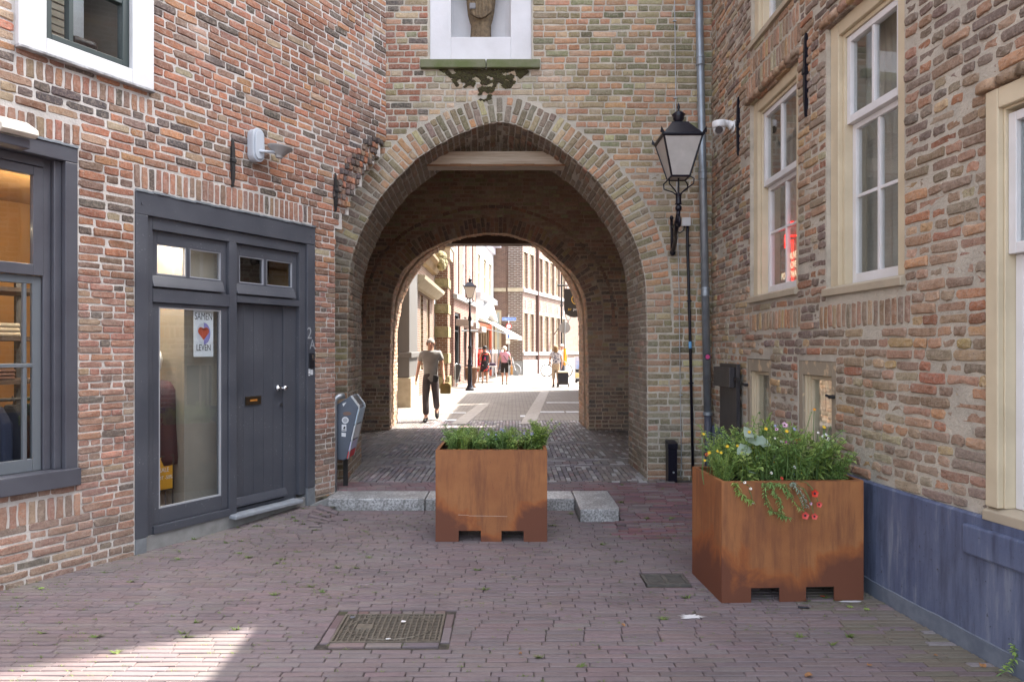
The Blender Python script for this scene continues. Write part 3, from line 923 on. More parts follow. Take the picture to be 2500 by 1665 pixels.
# ---- poster, sale sign, mannequin
po = thing('poster', 'white poster with a red heart in two hands, hanging inside the shop door window', 'poster', LW(LU(510), 1.3, -.062))
pu0, pu1, pz0, pz1 = LU(484), LU(532), LZ(508, 871), LZ(508, 757)
pm = (pu0 + pu1) / 2; pw = pu1 - pu0; ph = pz1 - pz0
m_ = MB(); wbox(m_, LW, pu0, pu1, pz0, pz1, -.062, -.0605); m_.build('sheet', mat('poster_paper', (.72, .74, .78), .6), po)
def shape(poly, d0, d1, m, name):
    q = MB(); q.prism(poly, lambda u, z: LW(pm + u * pw, pz0 + z * ph, d0), lambda u, z: LW(pm + u * pw, pz0 + z * ph, d1)); q.build(name, m, po)
cir = lambda cx, cz, rx, rz, a0=0, a1=360, n=22: [(cx + rx * math.cos(rad(a0 + (a1 - a0) * k / n)), cz + rz * math.sin(rad(a0 + (a1 - a0) * k / n))) for k in range(n + (1 if a1 - a0 < 360 else 0))]
shape(cir(-.01, .50, .34, .235, 90, 270), -.0605, -.0600, mat('poster_grey', (.60, .63, .70), .6), 'left_hand_print')
shape(cir(.01, .50, .34, .235, -90, 90), -.0605, -.0600, mat('poster_violet', (.27, .25, .55), .6), 'right_hand_print')
shape([(.0, .36)] + cir(.13, .55, .15, .085, -30, 180, 12) + cir(-.13, .55, .15, .085, 0, 210, 12), -.06, -.0595, mat('poster_red', (.55, .09, .045), .6), 'heart_print')
DKP = mat('poster_ink', (.03, .03, .04), .6)
for t_, zz, sz in (('SAMEN', .86, .175), ('LEVEN', .19, .16)):
    text(t_, sz * ph * 1.25, frame_matrix(LW(pm, pz0 + zz * ph, -.0594), LD, (0, 0, 1)), DKP, po, extrude=.0004, sx=.62)
ss = thing('sale_sign', 'yellow sale sign on thin black legs inside the shop door window', 'sign', LW(LU(392), .2, -.2))
su0, su1, sz0, sz1 = LU(360) + .15, LU(411) + .17, LZ(395, 1209), LZ(395, 1127)
m_ = MB(); wbox(m_, LW, su0, su1, sz0, sz1, -.21, -.2); m_.build('board', mat('sale_yellow', (.62, .30, .02), .6), ss)
m_ = MB(); wframe(m_, LW, su0 - .012, su1 + .012, sz0 - .012, sz1 + .012, .012, -.215, -.195); m_.build('border', IRON, ss)
for u in (su1 - .06, su1 + .006):
    m_ = MB(); m_.tube([LW(u, .12, -.205), LW(u, sz0, -.205)], .006, 6); m_.build('leg', IRON, ss)
for t_, zz, sz in (('SALE', .60, .05), ('TOT -50%', .36, .042)):
    text(t_, sz, frame_matrix(LW(su1 - .075, sz0 + zz * (sz1 - sz0), -.198), LD, (0, 0, 1)), WHITE, ss, extrude=.0006, sx=.8)
mq = thing('mannequin', 'white mannequin in a dark wine coloured jacket behind the shop door window', 'mannequin', LW(LU(372), .4, -.4))
m_ = MB(); c_ = LW(LU(372) + .26, 0, -.40)
m_.lathe([(.02, .15), (.02, .75)], c_, 10); m_.lathe([(.16, .15), (.16, .17)], c_, 20); m_.build('stand', IRON, mq)
m_ = MB(); m_.lathe([(.13, .72), (.155, .78), (.145, .95), (.165, 1.12), (.17, 1.2), (.12, 1.27), (.05, 1.30), (.04, 1.36), (.06, 1.40), (.075, 1.47), (.06, 1.54), (.02, 1.57)], c_, 20); m_.build('torso', WHITE, mq, smooth=True)
m_ = MB(); m_.lathe([(.205, .60), (.21, .66), (.19, .9), (.185, 1.1), (.18, 1.22), (.13, 1.285), (.07, 1.30)], c_, 22); m_.build('jacket', mat('wine_wool', (.05, .014, .02), .9, c2=(.03, .02, .03), ns=5), mq, smooth=True)
for sgn in (-1, 1):
    m_ = MB(); s0 = c_ + LD * .17 * sgn; m_.tube([s0 + Vector((0, 0, 1.22)), s0 + LD * .03 * sgn + Vector((0, 0, 1.0)), s0 + LD * .04 * sgn + Vector((0, 0, .68))], [.06, .058, .05], 10); m_.build('sleeve', mat('wine_sleeve', (.045, .013, .018), .9), mq, smooth=True)

# ---- wall anchors, lamp, horn box
def anchor(fn, u, z0, z1, parent, m=IRON):
    q = MB()
    h = z1 - z0
    prof = [(0, .006), (.05, .010), (.25, .016), (.5, .017), (.52, .024), (.58, .024), (.6, .017), (.8, .014), (.95, .010), (1, .003)]
    pts = []; prev = None
    for t, w in prof:
        c = fn(u, z0 + t * h, .018); e1 = (fn(u + .1, z0, .018) - fn(u, z0, .018)).normalized(); e2 = (fn(u, z0, .1) - fn(u, z0, 0)).normalized()
        A = [q.vert(c + e1 * w + e2 * w * .8), q.vert(c - e1 * w + e2 * w * .8), q.vert(c - e1 * w - e2 * .014), q.vert(c + e1 * w - e2 * .014)]
        if prev: q.bridge(prev, A)
        else: q.face(A[::-1])
        prev = A
    q.face(prev)
    return q.build('wall_anchor', m, parent)
anchor(LW, LU(565), LZ(565, 458), LZ(565, 340), left)
anchor(LW, LU(816), LZ(816, 518), LZ(816, 424), left)

hb = thing('siren_box', 'pale grey oval siren box with a round horn on the red brick wall', 'siren', LW(LU(618), LZ(618, 362), 0))
u_, z0_, z1_ = LU(616), LZ(616, 398), LZ(616, 318)
q = MB(); r_ = .062
prof = [(u_ + r_ * math.cos(rad(a)), z1_ - r_ + r_ * math.sin(rad(a))) for a in range(0, 181, 15)] + [(u_ + r_ * math.cos(rad(a)), z0_ + r_ + r_ * math.sin(rad(a))) for a in range(180, 361, 15)]
GREYP = mat('grey_plastic', (.46, .50, .55), .45)
q.prism(prof, lambda u, z: LW(u, z, .005), lambda u, z: LW(u, z, .07)); q.build('back_box', GREYP, hb, bevel=.008)
q = MB(); pr2 = [((u - u_) * 1.04 + u_, (z - (z0_ + z1_) / 2) * 1.02 + (z0_ + z1_) / 2) for u, z in prof]
pr3 = [((u - u_) * .75 + u_, (z - (z0_ + z1_) / 2) * .88 + (z0_ + z1_) / 2) for u, z in prof]
q.prism(pr2, lambda u, z: LW(u, z, .071), lambda u, z: LW(u, z, .085)); q.prism(pr3, lambda u, z: LW(u, z, .0855), lambda u, z: LW(u, z, .10)); q.build('cover', GREYP, hb, bevel=.006)
q = MB(); hz = z0_ + .09
q.tube([LW(u_ + .0, hz, .095), LW(u_ + .03, hz, .13), LW(u_ + .13, hz + .015, .15)], .013, 8); q.build('bracket', GREYP, hb)
q = MB()
hc = LW(u_ + .17, hz + .03, .16)
ring_prev = None
for t, r in ((0, .03), (.02, .035), (.06, .075), (.085, .105), (.095, .112), (.1, .112), (.1, .10), (.06, .06)):
    A = q.ring(hc + Vector((.10, .02, 1)).normalized() * (t - .06), (.10, .02, 1), r, 22)
    if ring_prev: q.bridge(ring_prev, A)
    else: q.face(A)
    ring_prev = A
q.face(ring_prev)
q.build('horn', mat('horn_grey', (.36, .36, .36), .5), hb, smooth=False)
fl = thing('shop_light', 'white metal shop light with a sloping shade above the lower left window', 'wall light', LW(LU(40), LZ(40, 320), 0))
q = MB()
q.prism([(.02, 3.07), (.20, 3.05), (.33, 2.98), (.34, 2.945), (.30, 2.93), (.02, 2.99)], lambda d, z: LW(LU(-60), z - .05, d), lambda d, z: LW(LU(30), z - .05, d)); q.build('shade', mat('cream_white_metal', (.74, .71, .62), .5, c2=(.6, .57, .5), ns=14), fl, bevel=.006)
q = MB(); wbox(q, LW, LU(-60), LU(22), 2.82, 2.877, .17, .27); q.build('lamp_body', mat('light_dark', (.09, .09, .11), .4), fl, bevel=.006)
# ------------------------------------------------------------------ gate tower
GY = 7.70
def GW(u, z, d=0.0): return Vector((u, GY - d, z))
def PW(u, z, d=0.0): return Vector((u, 12.4 - d, z))
def prof_px(pts, Y): return [Vector(((x - 1250) / F * Y, CAM_H - (y - HOR) / F * Y)) for x, y in pts]
A1F = prof_px([(849, 1170), (849, 900), (849, 788), (850.6, 695), (855, 644), (870, 592), (885, 560), (901, 527), (922, 490), (957, 448), (991, 414), (1018, 387), (1063, 358), (1111, 332), (1156, 313), (1196, 301), (1222, 297), (1252, 302), (1295, 320), (1340, 342), (1377, 369), (1409, 395), (1433, 416), (1452, 434), (1478, 464), (1505, 501), (1523, 533), (1542, 570), (1555, 602), (1566, 636), (1574, 676), (1578, 716), (1579, 788), (1580, 900), (1580, 1170)], 7.70)
A1B = prof_px([(882, 1052), (882, 900), (882, 734), (890, 668), (906, 620), (930, 567), (957, 527), (991, 482), (1034, 446), (1079, 415), (1140, 388), (1215, 376), (1290, 389), (1351, 421), (1393, 450), (1420, 477), (1457, 519), (1484, 559), (1505, 604), (1521, 642), (1531, 695), (1534, 761), (1535, 900), (1535, 1052)], 8.75)
A2N = prof_px([(951, 1050), (951, 900), (954, 788), (955, 748), (960, 716), (978, 668), (997, 645), (1031, 616), (1076, 594), (1129, 577), (1185, 569), (1238, 570), (1290, 586), (1327, 602), (1356, 626), (1375, 644), (1393, 660), (1409, 681), (1420, 703), (1430, 729), (1433, 761), (1434, 814), (1437, 900), (1437, 1050)], 12.40)
A2B = prof_px([(970, 1032), (970, 900), (970, 814), (981, 740), (1002, 692), (1031, 647), (1063, 615), (1105, 592), (1150, 580), (1200, 576), (1250, 581), (1290, 594), (1315, 610), (1343, 637), (1367, 661), (1393, 706), (1407, 748), (1413, 788), (1414, 900), (1414, 1032)], 13.75)
for pr in (A1F, A1B, A2N, A2B): pr[0].y = pr[-1].y = -.05

def resample(pts, n):
    d = [0]
    for i in range(1, len(pts)): d.append(d[-1] + (pts[i] - pts[i - 1]).length)
    out = []; j = 0
    for k in range(n + 1):
        t = d[-1] * k / n
        while j < len(pts) - 2 and d[j + 1] < t: j += 1
        f = (t - d[j]) / max(1e-9, d[j + 1] - d[j])
        out.append(pts[j].lerp(pts[j + 1], f))
    return out
def normals(pts):
    out = []
    for i in range(len(pts)):
        t = pts[min(i + 1, len(pts) - 1)] - pts[max(i - 1, 0)]
        out.append(Vector((-t.y, t.x)).normalized())      # left of the way round = away from the opening (left -> top -> right)
    return out
def plen(pts): return sum((pts[i] - pts[i - 1]).length for i in range(1, len(pts)))
def offset(pts, w): return [p + n * w for p, n in zip(pts, normals(pts))]
def span_at(pts, z):
    xs = []
    for i in range(1, len(pts)):
        a, b = pts[i - 1], pts[i]
        if (a.y - z) * (b.y - z) <= 0 and a.y != b.y: xs.append(a.x + (b.x - a.x) * (z - a.y) / (b.y - a.y))
    return (min(xs), max(xs)) if len(xs) > 1 else None

gate = thing('gate_tower', 'old brick town gate with a wide rounded arch over the street', 'gate tower', (-.2, 10.7, 0))
inv_of(gate)
rg = random.Random(31)
VG = variant_set(.255, .060, 9, .011); VGh = variant_set(.122, .060, 8, .011); VGs = variant_set(.10, .060, 5, .013)
PAL_G = [(4, (0.500, 0.275, 0.162)), (3, (0.425, 0.275, 0.166)), (2.5, (0.500, 0.353, 0.219)), (2.2, (0.500, 0.272, 0.141)), (3.6, (0.315, 0.269, 0.149)), (2, (0.241, 0.217, 0.120)), (1.3, (0.466, 0.411, 0.237))]
PAL_GG = [(3, (0.227, 0.230, 0.129)), (2, (0.287, 0.282, 0.172)), (1, (0.167, 0.169, 0.097))]
PAL_GP = [(3, (0.522, 0.402, 0.283)), (2, (0.441, 0.375, 0.262)), (2, (0.385, 0.365, 0.240))]
PAL_I = [(4, (0.277, 0.220, 0.159)), (3, (0.230, 0.192, 0.149)), (2, (0.324, 0.245, 0.169)), (1, (0.379, 0.208, 0.133))]
PAL_P = [(4, (0.314, 0.194, 0.143)), (3, (0.208, 0.157, 0.131)), (3, (0.450, 0.262, 0.170)), (1.2, (0.450, 0.338, 0.186)), (1, (0.450, 0.368, 0.270))]
PAL_PW = [(4, (0.470, 0.410, 0.259)), (3, (0.470, 0.322, 0.222)), (2, (0.432, 0.294, 0.218)), (1, (0.470, 0.470, 0.278))]

outer1 = offset(resample(A1F, 90), .292)
out1_up = [p for p in outer1 if p.y > 1.75]
GT = 6.3
NX0, NX1, NZ0, NZ1 = (1049 - 1250) / F * GY, (1298 - 1250) / F * GY, 4.811, 6.9
SX0, SX1, SZ0, SZ1 = (1027 - 1250) / F * GY, (1318 - 1250) / F * GY, 4.712, 4.810
off8 = offset(resample(A1F, 90), .09)
def in_gate(u, z):
    s = span_at(off8, z)
    if s and s[0] < u < s[1]: return False
    if NX0 < u < NX1 and z > NZ0: return False
    return True
mb = MB(); slab(mb, GW, breaks(-3.2, 3.0, .06, (NX0, NX1)), breaks(-.1, GT, .06, (NZ0,)), in_gate, 1.05)
mb.build('wall', MORTAR, gate)
GFAR = far_brick('gate_far_brick', (.27, .15, .11), (.16, .14, .10), (.36, .33, .29), 'X', .25, .0725, .013)
mb = MB(); mb.box(-3.2, 6.0, GY, 13.75, GT, 17.0); mb.build('upper_wall', GFAR, gate)
mb = MB(); mb.box(3.002, 6.0, GY, 13.75, -.1, GT - .002); mb.box(-3.2, -2.8, GY + 1.052, 13.75, -.1, GT - .002); mb.box(2.2, 3.0, GY + 1.052, 12.398, -.1, GT - .002)
mb.build('side_wall', far_brick('passage_far_brick', (.46, .34, .25), (.38, .28, .21), (.50, .43, .35), 'Y', .25, .0725, .013), gate)
mb = MB()
n = 28
ring = [Vector((-.3 + 2.5 * math.cos(PI * k / n), 0, 2.75 + 2.45 * math.sin(PI * k / n))) for k in range(n + 1)]
for k in range(n):
    a, b = ring[k], ring[k + 1]
    mb.poly([(a.x, GY + 1.05, a.z), (b.x, GY + 1.05, b.z), (b.x, 12.4, b.z), (a.x, 12.4, a.z)])
mb.build('vault', far_brick('vault_far_brick', (.48, .35, .25), (.40, .29, .21), (.50, .43, .35), 'Y', .25, .0725, .013), gate, smooth=True)

PG = Pieces('brick', BRICK, BRICKS, BV)
def blk_gate(z, lo, hi):
    out = []
    if z > 1.75:
        a = span_at(outer1, z - .02)
        if a: out.append((a[0] - .006, a[1] + .006))
    else:
        a = span_at(A1F, z)
        if a: out.append((a[0], a[1]))
    if hi > SZ0 + .02 and lo < SZ1 - .02: out.append((SX0 - .006, SX1 + .006))
    elif hi > NZ0 + .012: out.append((NX0 - .016, NX1 + .012))
    return out
def tint_gate(u, z, c, rng):
    g = mnoise.noise(Vector((u * .9, z * .9, 1.7))) + .25 * mnoise.noise(Vector((u * 4, z * 4, 5)))
    right = max(0, min(1, (u + .2) / 1.2))
    if rng.random() < .05 + .38 * max(0, g + .12) + .10 * right: c = pick(rng, PAL_GG)
    dx = abs(u + .33)
    if 4.1 < z < 4.72 and dx < 1.0 and rng.random() < .8: c = pick(rng, PAL_GP)
    if u < -.95 and z > 4.0 and rng.random() < .6: c = pick(rng, [(3, (.34, .145, .09)), (2, (.28, .16, .12)), (1, (.12, .11, .095))])
    if z < 1.1: c = tuple(a * .75 + b * .25 for a, b in zip(c, (.15, .125, .10)))
    if z < .5: c = tuple(x * .72 for x in c)
    return c
courses(PG, GW, -2.05, 2.42, .06, GT, .0725, .262, .132, .0125, VG, VGh, PAL_G, rg, blk_gate, tint_gate, wave=.014)

def ring_bricks(P, prof, plane, step, lens, pal, zmin, rng, depth_axis=-1, joint=.012, tintfn=None, base=0.0, dmin=.006, dmax=.014):
    """wedge bricks round an arch, standing on the profile; plane(x, z, d) is the wall face"""
    L = plen(prof); n = max(1, round(L / step)); pts = resample(prof, n * 2); nn = normals(pts)
    for k in range(n):
        p, nr = pts[2 * k + 1], nn[2 * k + 1]
        if p.y < zmin: continue
        seq = lens[k % len(lens)]
        r = base
        for l in seq:
            a = l * rng.uniform(.94, 1.05)
            c2 = p + nr * (r + a / 2)
            o = plane(c2.x, c2.y, rng.uniform(dmin, dmax))
            x = Vector((nr.x, 0, nr.y)); y = (plane(0, 0, 1) - plane(0, 0, 0)).normalized(); z = x.cross(y)
            w = step * (1 + (r + a / 2) * n / L * (PI / (n * step) * 0) )
            var = rng.choice(VG if a > .17 else (VGh if a > .1 else VGs)); v = BV[var]
            col = pick(rng, pal)
            if tintfn: col = tintfn(c2.x, c2.y, col, rng)
            M = Matrix(((x.x, y.x, z.x, o.x), (x.y, y.y, z.y, o.y), (x.z, y.z, z.z, o.z), (0, 0, 0, 1)))
            M = M @ Matrix.Rotation(rng.uniform(-.02, .02), 4, 'Y') @ Matrix.Diagonal(((a - joint) / v[2], 1, (w - joint * rng.uniform(.7, 1.2)) / v[3], 1))
            P.add(var, M, col)
            r += a
def reveal_bricks(P, pa, pb, Ya, Yb, step, lens, pal, rng, joint=.012, tintfn=None, dmin=.0, dmax=.014, zmin=0):
    """bricks of the soffit and jambs between two profiles"""
    n = max(1, round((plen(pa) + plen(pb)) / 2 / step)); A = resample(pa, n * 2); B = resample(pb, n * 2); nn = normals(A)
    for k in range(n):
        a, b, nr = A[2 * k + 1], B[2 * k + 1], nn[2 * k + 1]
        if a.y < zmin: continue
        p0 = Vector((a.x, Ya, a.y)); p1 = Vector((b.x, Yb, b.y)); D = (p1 - p0).length
        x = (p1 - p0).normalized(); y = -Vector((nr.x, 0, nr.y)); y = (y - x * y.dot(x)).normalized(); z = x.cross(y)
        t = -rng.uniform(0, .08) if k % 2 else -rng.uniform(.0, .03); first = True
        while t < D - .02:
            l = rng.choice(lens) * rng.uniform(.9, 1.1)
            s, e = max(t, 0), min(t + l, D)
            if D - e < .05: e = D
            o = p0 + x * ((s + e) / 2) + y * rng.uniform(dmin, dmax)
            var = rng.choice(VG if e - s > .18 else VGh); v = BV[var]
            col = pick(rng, pal)
            if tintfn: col = tintfn(o.x, o.z, col, rng)
            M = Matrix(((x.x, y.x, z.x, o.x), (x.y, y.y, z.y, o.y), (x.z, y.z, z.z, o.z), (0, 0, 0, 1)))
            M = M @ Matrix.Rotation(rng.uniform(-.02, .02), 4, 'Y') @ Matrix.Diagonal((max(.02, e - s - joint) / v[2], 1, (step - joint * rng.uniform(.7, 1.2)) / v[3], 1))
            P.add(var, M, col)
            t = e if e > t else t + l
def reveal_mesh(pa, pb, Ya, Yb, m, n=80):
    A, B = resample(pa, n), resample(pb, n); q = MB()
    for k in range(n): q.poly([(A[k].x, Ya, A[k].y), (A[k + 1].x, Ya, A[k + 1].y), (B[k + 1].x, Yb, B[k + 1].y), (B[k].x, Yb, B[k].y)])
    return q
def ring_mesh(pa, pb, Y, n=90):
    A, B = resample(pa, n), pb; q = MB()
    for k in range(n): q.poly([(A[k].x, Y, A[k].y), (A[k + 1].x, Y, A[k + 1].y), (B[k + 1].x, Y, B[k + 1].y), (B[k].x, Y, B[k].y)])
    return q
def tint_ring(u, z, c, rng):
    if z > 3.6 and abs(u + .25) < .8 and rng.random() < .55: return pick(rng, [(2, (.20, .185, .135)), (2, (.27, .21, .165)), (1, (.15, .14, .085))])
    if u < -1.35 and rng.random() < .7: return pick(rng, PAL_I)
    return c
ring_bricks(PG, A1F, GW, .0745, [(.19, .095), (.095, .19), (.19, .095), (.10, .185)], PAL_G, 1.74, rg, tintfn=tint_ring)
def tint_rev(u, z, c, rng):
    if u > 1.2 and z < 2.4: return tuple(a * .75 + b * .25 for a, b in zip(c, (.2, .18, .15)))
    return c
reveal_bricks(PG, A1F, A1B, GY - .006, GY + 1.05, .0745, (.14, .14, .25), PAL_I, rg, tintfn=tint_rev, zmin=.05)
PG.finish(gate)
reveal_mesh(A1F, A1B, GY, GY + 1.05, None).build('arch_reveal', MORTAR, gate, smooth=True)
q = ring_mesh(A1F, offset(resample(A1F, 90), .31), GY - .001); q.build('arch_face', MORTAR, gate)

# second, inner arch at the far side of the passage
far_off = offset(resample(A2N, 90), .12)
def in_far(u, z):
    s = span_at(far_off, z)
    return not (s and s[0] < u < s[1])
mb = MB(); slab(mb, PW, breaks(-2.8, 2.2, .06), breaks(-.1, 5.3, .06), in_far, 1.35); mb.build('passage_wall', MORTAR_D, gate)
out2 = offset(resample(A2N, 90), .30)
def blk_far(z, lo, hi):
    a = span_at(out2 if z > 1.7 else A2N, z)
    return [(a[0], a[1])] if a else []
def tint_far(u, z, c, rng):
    if z > 3.55: return pick(rng, PAL_PW)  # paler warm bricks: the light on the upper wall is put into their colour
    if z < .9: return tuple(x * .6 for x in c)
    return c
PF = Pieces('brick', BRICK, BRICKS, BV)
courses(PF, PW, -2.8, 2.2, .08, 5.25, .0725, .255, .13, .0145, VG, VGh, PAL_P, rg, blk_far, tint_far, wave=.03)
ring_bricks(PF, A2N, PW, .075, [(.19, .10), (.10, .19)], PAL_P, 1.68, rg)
hood = offset(resample(A2N, 90), .44)
hood = [p for p in hood if p.y > 1.9]
ring_bricks(PF, hood, PW, .14, [(.065,)], PAL_P, 1.9, rg, dmin=.02, dmax=.05)
mid = lambda t: [a.lerp(b, t) for a, b in zip(resample(A2N, 90), resample(A2B, 90))]
m1, m2 = mid(.28), mid(.46)
PAL_FE = [(4, (0.565, 0.402, 0.294)), (2, (0.620, 0.380, 0.251)), (2, (0.427, 0.315, 0.245))]
reveal_bricks(PF, A2N, m1, 12.394, 12.78, .075, (.14, .25), PAL_FE, rg, zmin=.05)
reveal_bricks(PF, m2, A2B, 13.02, 13.75, .075, (.14, .14, .25), PAL_FE, rg, zmin=.05)
PF.finish(gate, limit=0, stuff_name='passage_brickwork')
mb = reveal_mesh(A2N, m1, 12.4, 12.78, None)
g1, g2 = offset(m1, .13), offset(m2, .13)
for A, Ya, B, Yb in ((m1, 12.78, g1, 12.78), (g1, 12.78, g2, 13.02), (g2, 13.02, m2, 13.02), (m2, 13.02, A2B, 13.75)):
    q = reveal_mesh(A, B, Ya, Yb, None); b = len(mb.v); mb.v += q.v; mb.f += [tuple(i + b for i in f) for f in q.f]; mb.mi += q.mi
mb.build('inner_arch_reveal', MORTAR_D, gate)
q = ring_mesh(A2N, offset(resample(A2N, 90), .32), 12.399); q.build('inner_arch_face', MORTAR_D, gate)
q = ring_mesh(A2B, offset(resample(A2B, 90), .4), 13.752); q.build('rear_arch_face', MORTAR, gate)

# beams and the row of thin rods over the pale beam
mb = MB(); x0, x1 = (1022 - 1250) / F * 8.15, (1408 - 1250) / F * 8.15
bz0, bz1 = CAM_H - (404 - HOR) / F * 8.15, CAM_H - (369 - HOR) / F * 8.15
mb.box(x0, x1, 8.15, 8.40, bz0, bz1)
bo = mb.build('timber_beam', OAK, gate, bevel=.012)
mb = MB()
for k in range(15):
    a = x0 + (x1 - x0) * k / 15; mb.box(a, a + (x1 - x0) / 15, 8.139, 8.149, bz0 - .012 + rg.uniform(-.003, .003), bz0 + .012 + rg.uniform(-.004, .004))
mb.build('beam_edge', mat('fresh_oak', (.26, .13, .06), .8, c2=(.19, .09, .04), ns=4, stretch=(.5, 5, 5)), gate)
for k in range(44):
    x = (1087 + k * 5.9 - 1250) / F * 8.2 + rg.uniform(-.006, .006)
    mb = MB(); mb.cyl((x, 8.2, bz1), (x + rg.uniform(-.004, .004), 8.2, bz1 + .10 + rg.uniform(-.02, .03)), .0035, .0025, 5); mb.build('spike', mat('rusty_rod', (.17, .13, .09), .8) if k == 0 else bpy.data.materials['rusty_rod'], gate)
mb = MB(); mb.box((1085 - 1250) / F * 13.3, (1330 - 1250) / F * 13.3, 13.25, 13.6, CAM_H - (595 - HOR) / F * 13.25, CAM_H - (570 - HOR) / F * 13.3); mb.build('timber_lintel', OAK_D, gate, bevel=.01)

# niche, sill stones, moss
nb = MB()
def NW(u, z, d=0.0): return GW(u, z, d - .02)
wl_, wb_ = .236, .277
wframe(nb, NW, NX0, NX1, NZ0, NZ1, wl_, -.10, 0, wt=.2, wb=wb_)
ni = nb.build('niche_frame', PLASTER, gate, bevel=.006)
nb = MB(); n = 14; xa, xb = NX0 + wl_, NX1 - wl_
prev = None
pts = [(xa - .02, -.10), (xa - .02, -.14)] + [((xa + xb) / 2 - math.cos(PI * k / n) * (xb - xa + .02) / 2, -.15 - .13 * math.sin(PI * k / n)) for k in range(n + 1)] + [(xb + .02, -.14), (xb + .02, -.10)]
for (p, q_) in zip(pts, pts[1:]): nb.poly([NW(p[0], NZ0 + .2, p[1]), NW(q_[0], NZ0 + .2, q_[1]), NW(q_[0], NZ1, q_[1]), NW(p[0], NZ1, p[1])])
nb.poly([NW(xa - .02, NZ0 + wb_ - .001, -.02), NW(xb + .02, NZ0 + wb_ - .001, -.02), NW(xb + .02, NZ0 + wb_ - .001, -.5), NW(xa - .02, NZ0 + wb_ - .001, -.5)])
nb.build('niche_back', PLASTER, gate)
jx = (1187 - 1250) / F * GY
for a, b in ((SX0, jx - .005), (jx + .005, SX1)):
    nb = MB(); wbox(nb, GW, a, b, SZ0, SZ1, -.15, .055); nb.build('sill_stone', STONE, gate, bevel=.010)
MOSS = mat('dark_moss', (.040, .030, .016), 1, c2=(.070, .066, .022), ns=28, bs=1, bscale=60, bd=.02)
nb = MB()
for k in range(7000):
    px_, py_ = rg.uniform(1058, 1296), rg.uniform(172, 246)
    cx = (px_ - 1185) / 112
    lim = 172 + 70 * max(0, 1 - abs(cx) ** 1.4) * (.55 + .7 * mnoise.noise(Vector((px_ * .03, 2, 1))) + .35)
    if py_ > lim or mnoise.noise(Vector((px_ * .045, py_ * .07, 9))) < -.30 + (py_ - 172) * .006: continue
    p = px2(px_, py_, GY); r = rg.uniform(.006, .017)
    c = Vector((p.x, GY - .008, p.z)); v0 = len(nb.v)
    for d in ((r * 1.5, 0, 0), (0, -r * .45, 0), (-r * 1.5, 0, 0), (0, r, 0), (0, 0, r), (0, 0, -r)): nb.vert(c + Vector(d) + Vector((rg.uniform(-.3, .3) * r, 0, rg.uniform(-.3, .3) * r)))
    for t in ((0, 1, 4), (1, 2, 4), (2, 3, 4), (3, 0, 4), (1, 0, 5), (2, 1, 5), (3, 2, 5), (0, 3, 5)): nb.face([v0 + i for i in t])
nb.build('moss', MOSS, gate, kind='stuff')

# statue in the niche
st = thing('statue', 'weathered brown stone statue of a robed figure in the white niche', 'statue', ((1172 - 1250) / F * GY, GY + .17, NZ0 + wb_))
STAT = mat('statue_stone', (.20, .145, .085), .95, c2=(.11, .08, .05), ns=26, bs=.8, bscale=70, bd=.01, obj=False)
q = MB(); n = 40; prev = None
prof = [(0, .128, .10), (.03, .120, .10), (.10, .112, .095), (.20, .112, .095), (.26, .13, .105), (.34, .150, .11), (.45, .160, .115), (.6, .17, .12), (.75, .155, .11), (.85, .15, .10), (.92, .11, .08), (.96, .05, .05), (1.0, .045, .05)]
for z, rx, ry in prof:
    A = []
    for k in range(n):
        a = 2 * PI * k / n
        fold = 1 + (.05 * math.sin(a * 9 + z * 6) + .03 * math.sin(a * 17 + z * 11)) * (1 if z < .9 else .2)
        A.append(q.vert((rx * math.cos(a) * fold, ry * math.sin(a) * fold, z)))
    if prev: q.bridge(prev, A)
    else: q.face(A[::-1])
    prev = A
q.face(prev); q.build('robe', STAT, st, smooth=True, world=False)
q = MB(); q.ball((0, -.01, 1.08), .085, 16, 12, (.9, 1, 1.25)); q.build('head', STAT, st, smooth=True, world=False)
q = MB()
n = 18      # over-garment that ends in a rounded hem
A = [q.vert((-.15 + .3 * k / n, -.115 - .02 * math.sin(PI * k / n) - .006 * math.sin(k * 2.4), .62)) for k in range(n + 1)]
B = [q.vert((-.125 + .25 * k / n, -.112 - .03 * math.sin(PI * k / n) - .008 * math.sin(k * 2.4), .29 - .085 * math.sin(PI * k / n) + .02)) for k in range(n + 1)]
Cc = [q.vert((-.125 + .25 * k / n, -.085, .29 - .085 * math.sin(PI * k / n) + .02)) for k in range(n + 1)]
for k in range(n): q.face((A[k], A[k + 1], B[k + 1], B[k])); q.face((B[k], B[k + 1], Cc[k + 1], Cc[k]))
q.build('mantle', STAT, st, smooth=False, world=False)
for sg in (-1, 1):
    q = MB(); q.tube([(sg * .15, 0, .86), (sg * .19, -.04, .66), (sg * .10, -.13, .52)], [.05, .05, .035], 10); q.build('arm', STAT, st, smooth=True, world=False)
q = MB(); q.cbox((-.085, -.125, .36), (.075, .03, .07)); q.cbox((-.07, -.13, .44), (.06, .03, .035)); q.build('held_block', mat('grey_stone', (.22, .215, .22), .9), st, world=False, bevel=.012)
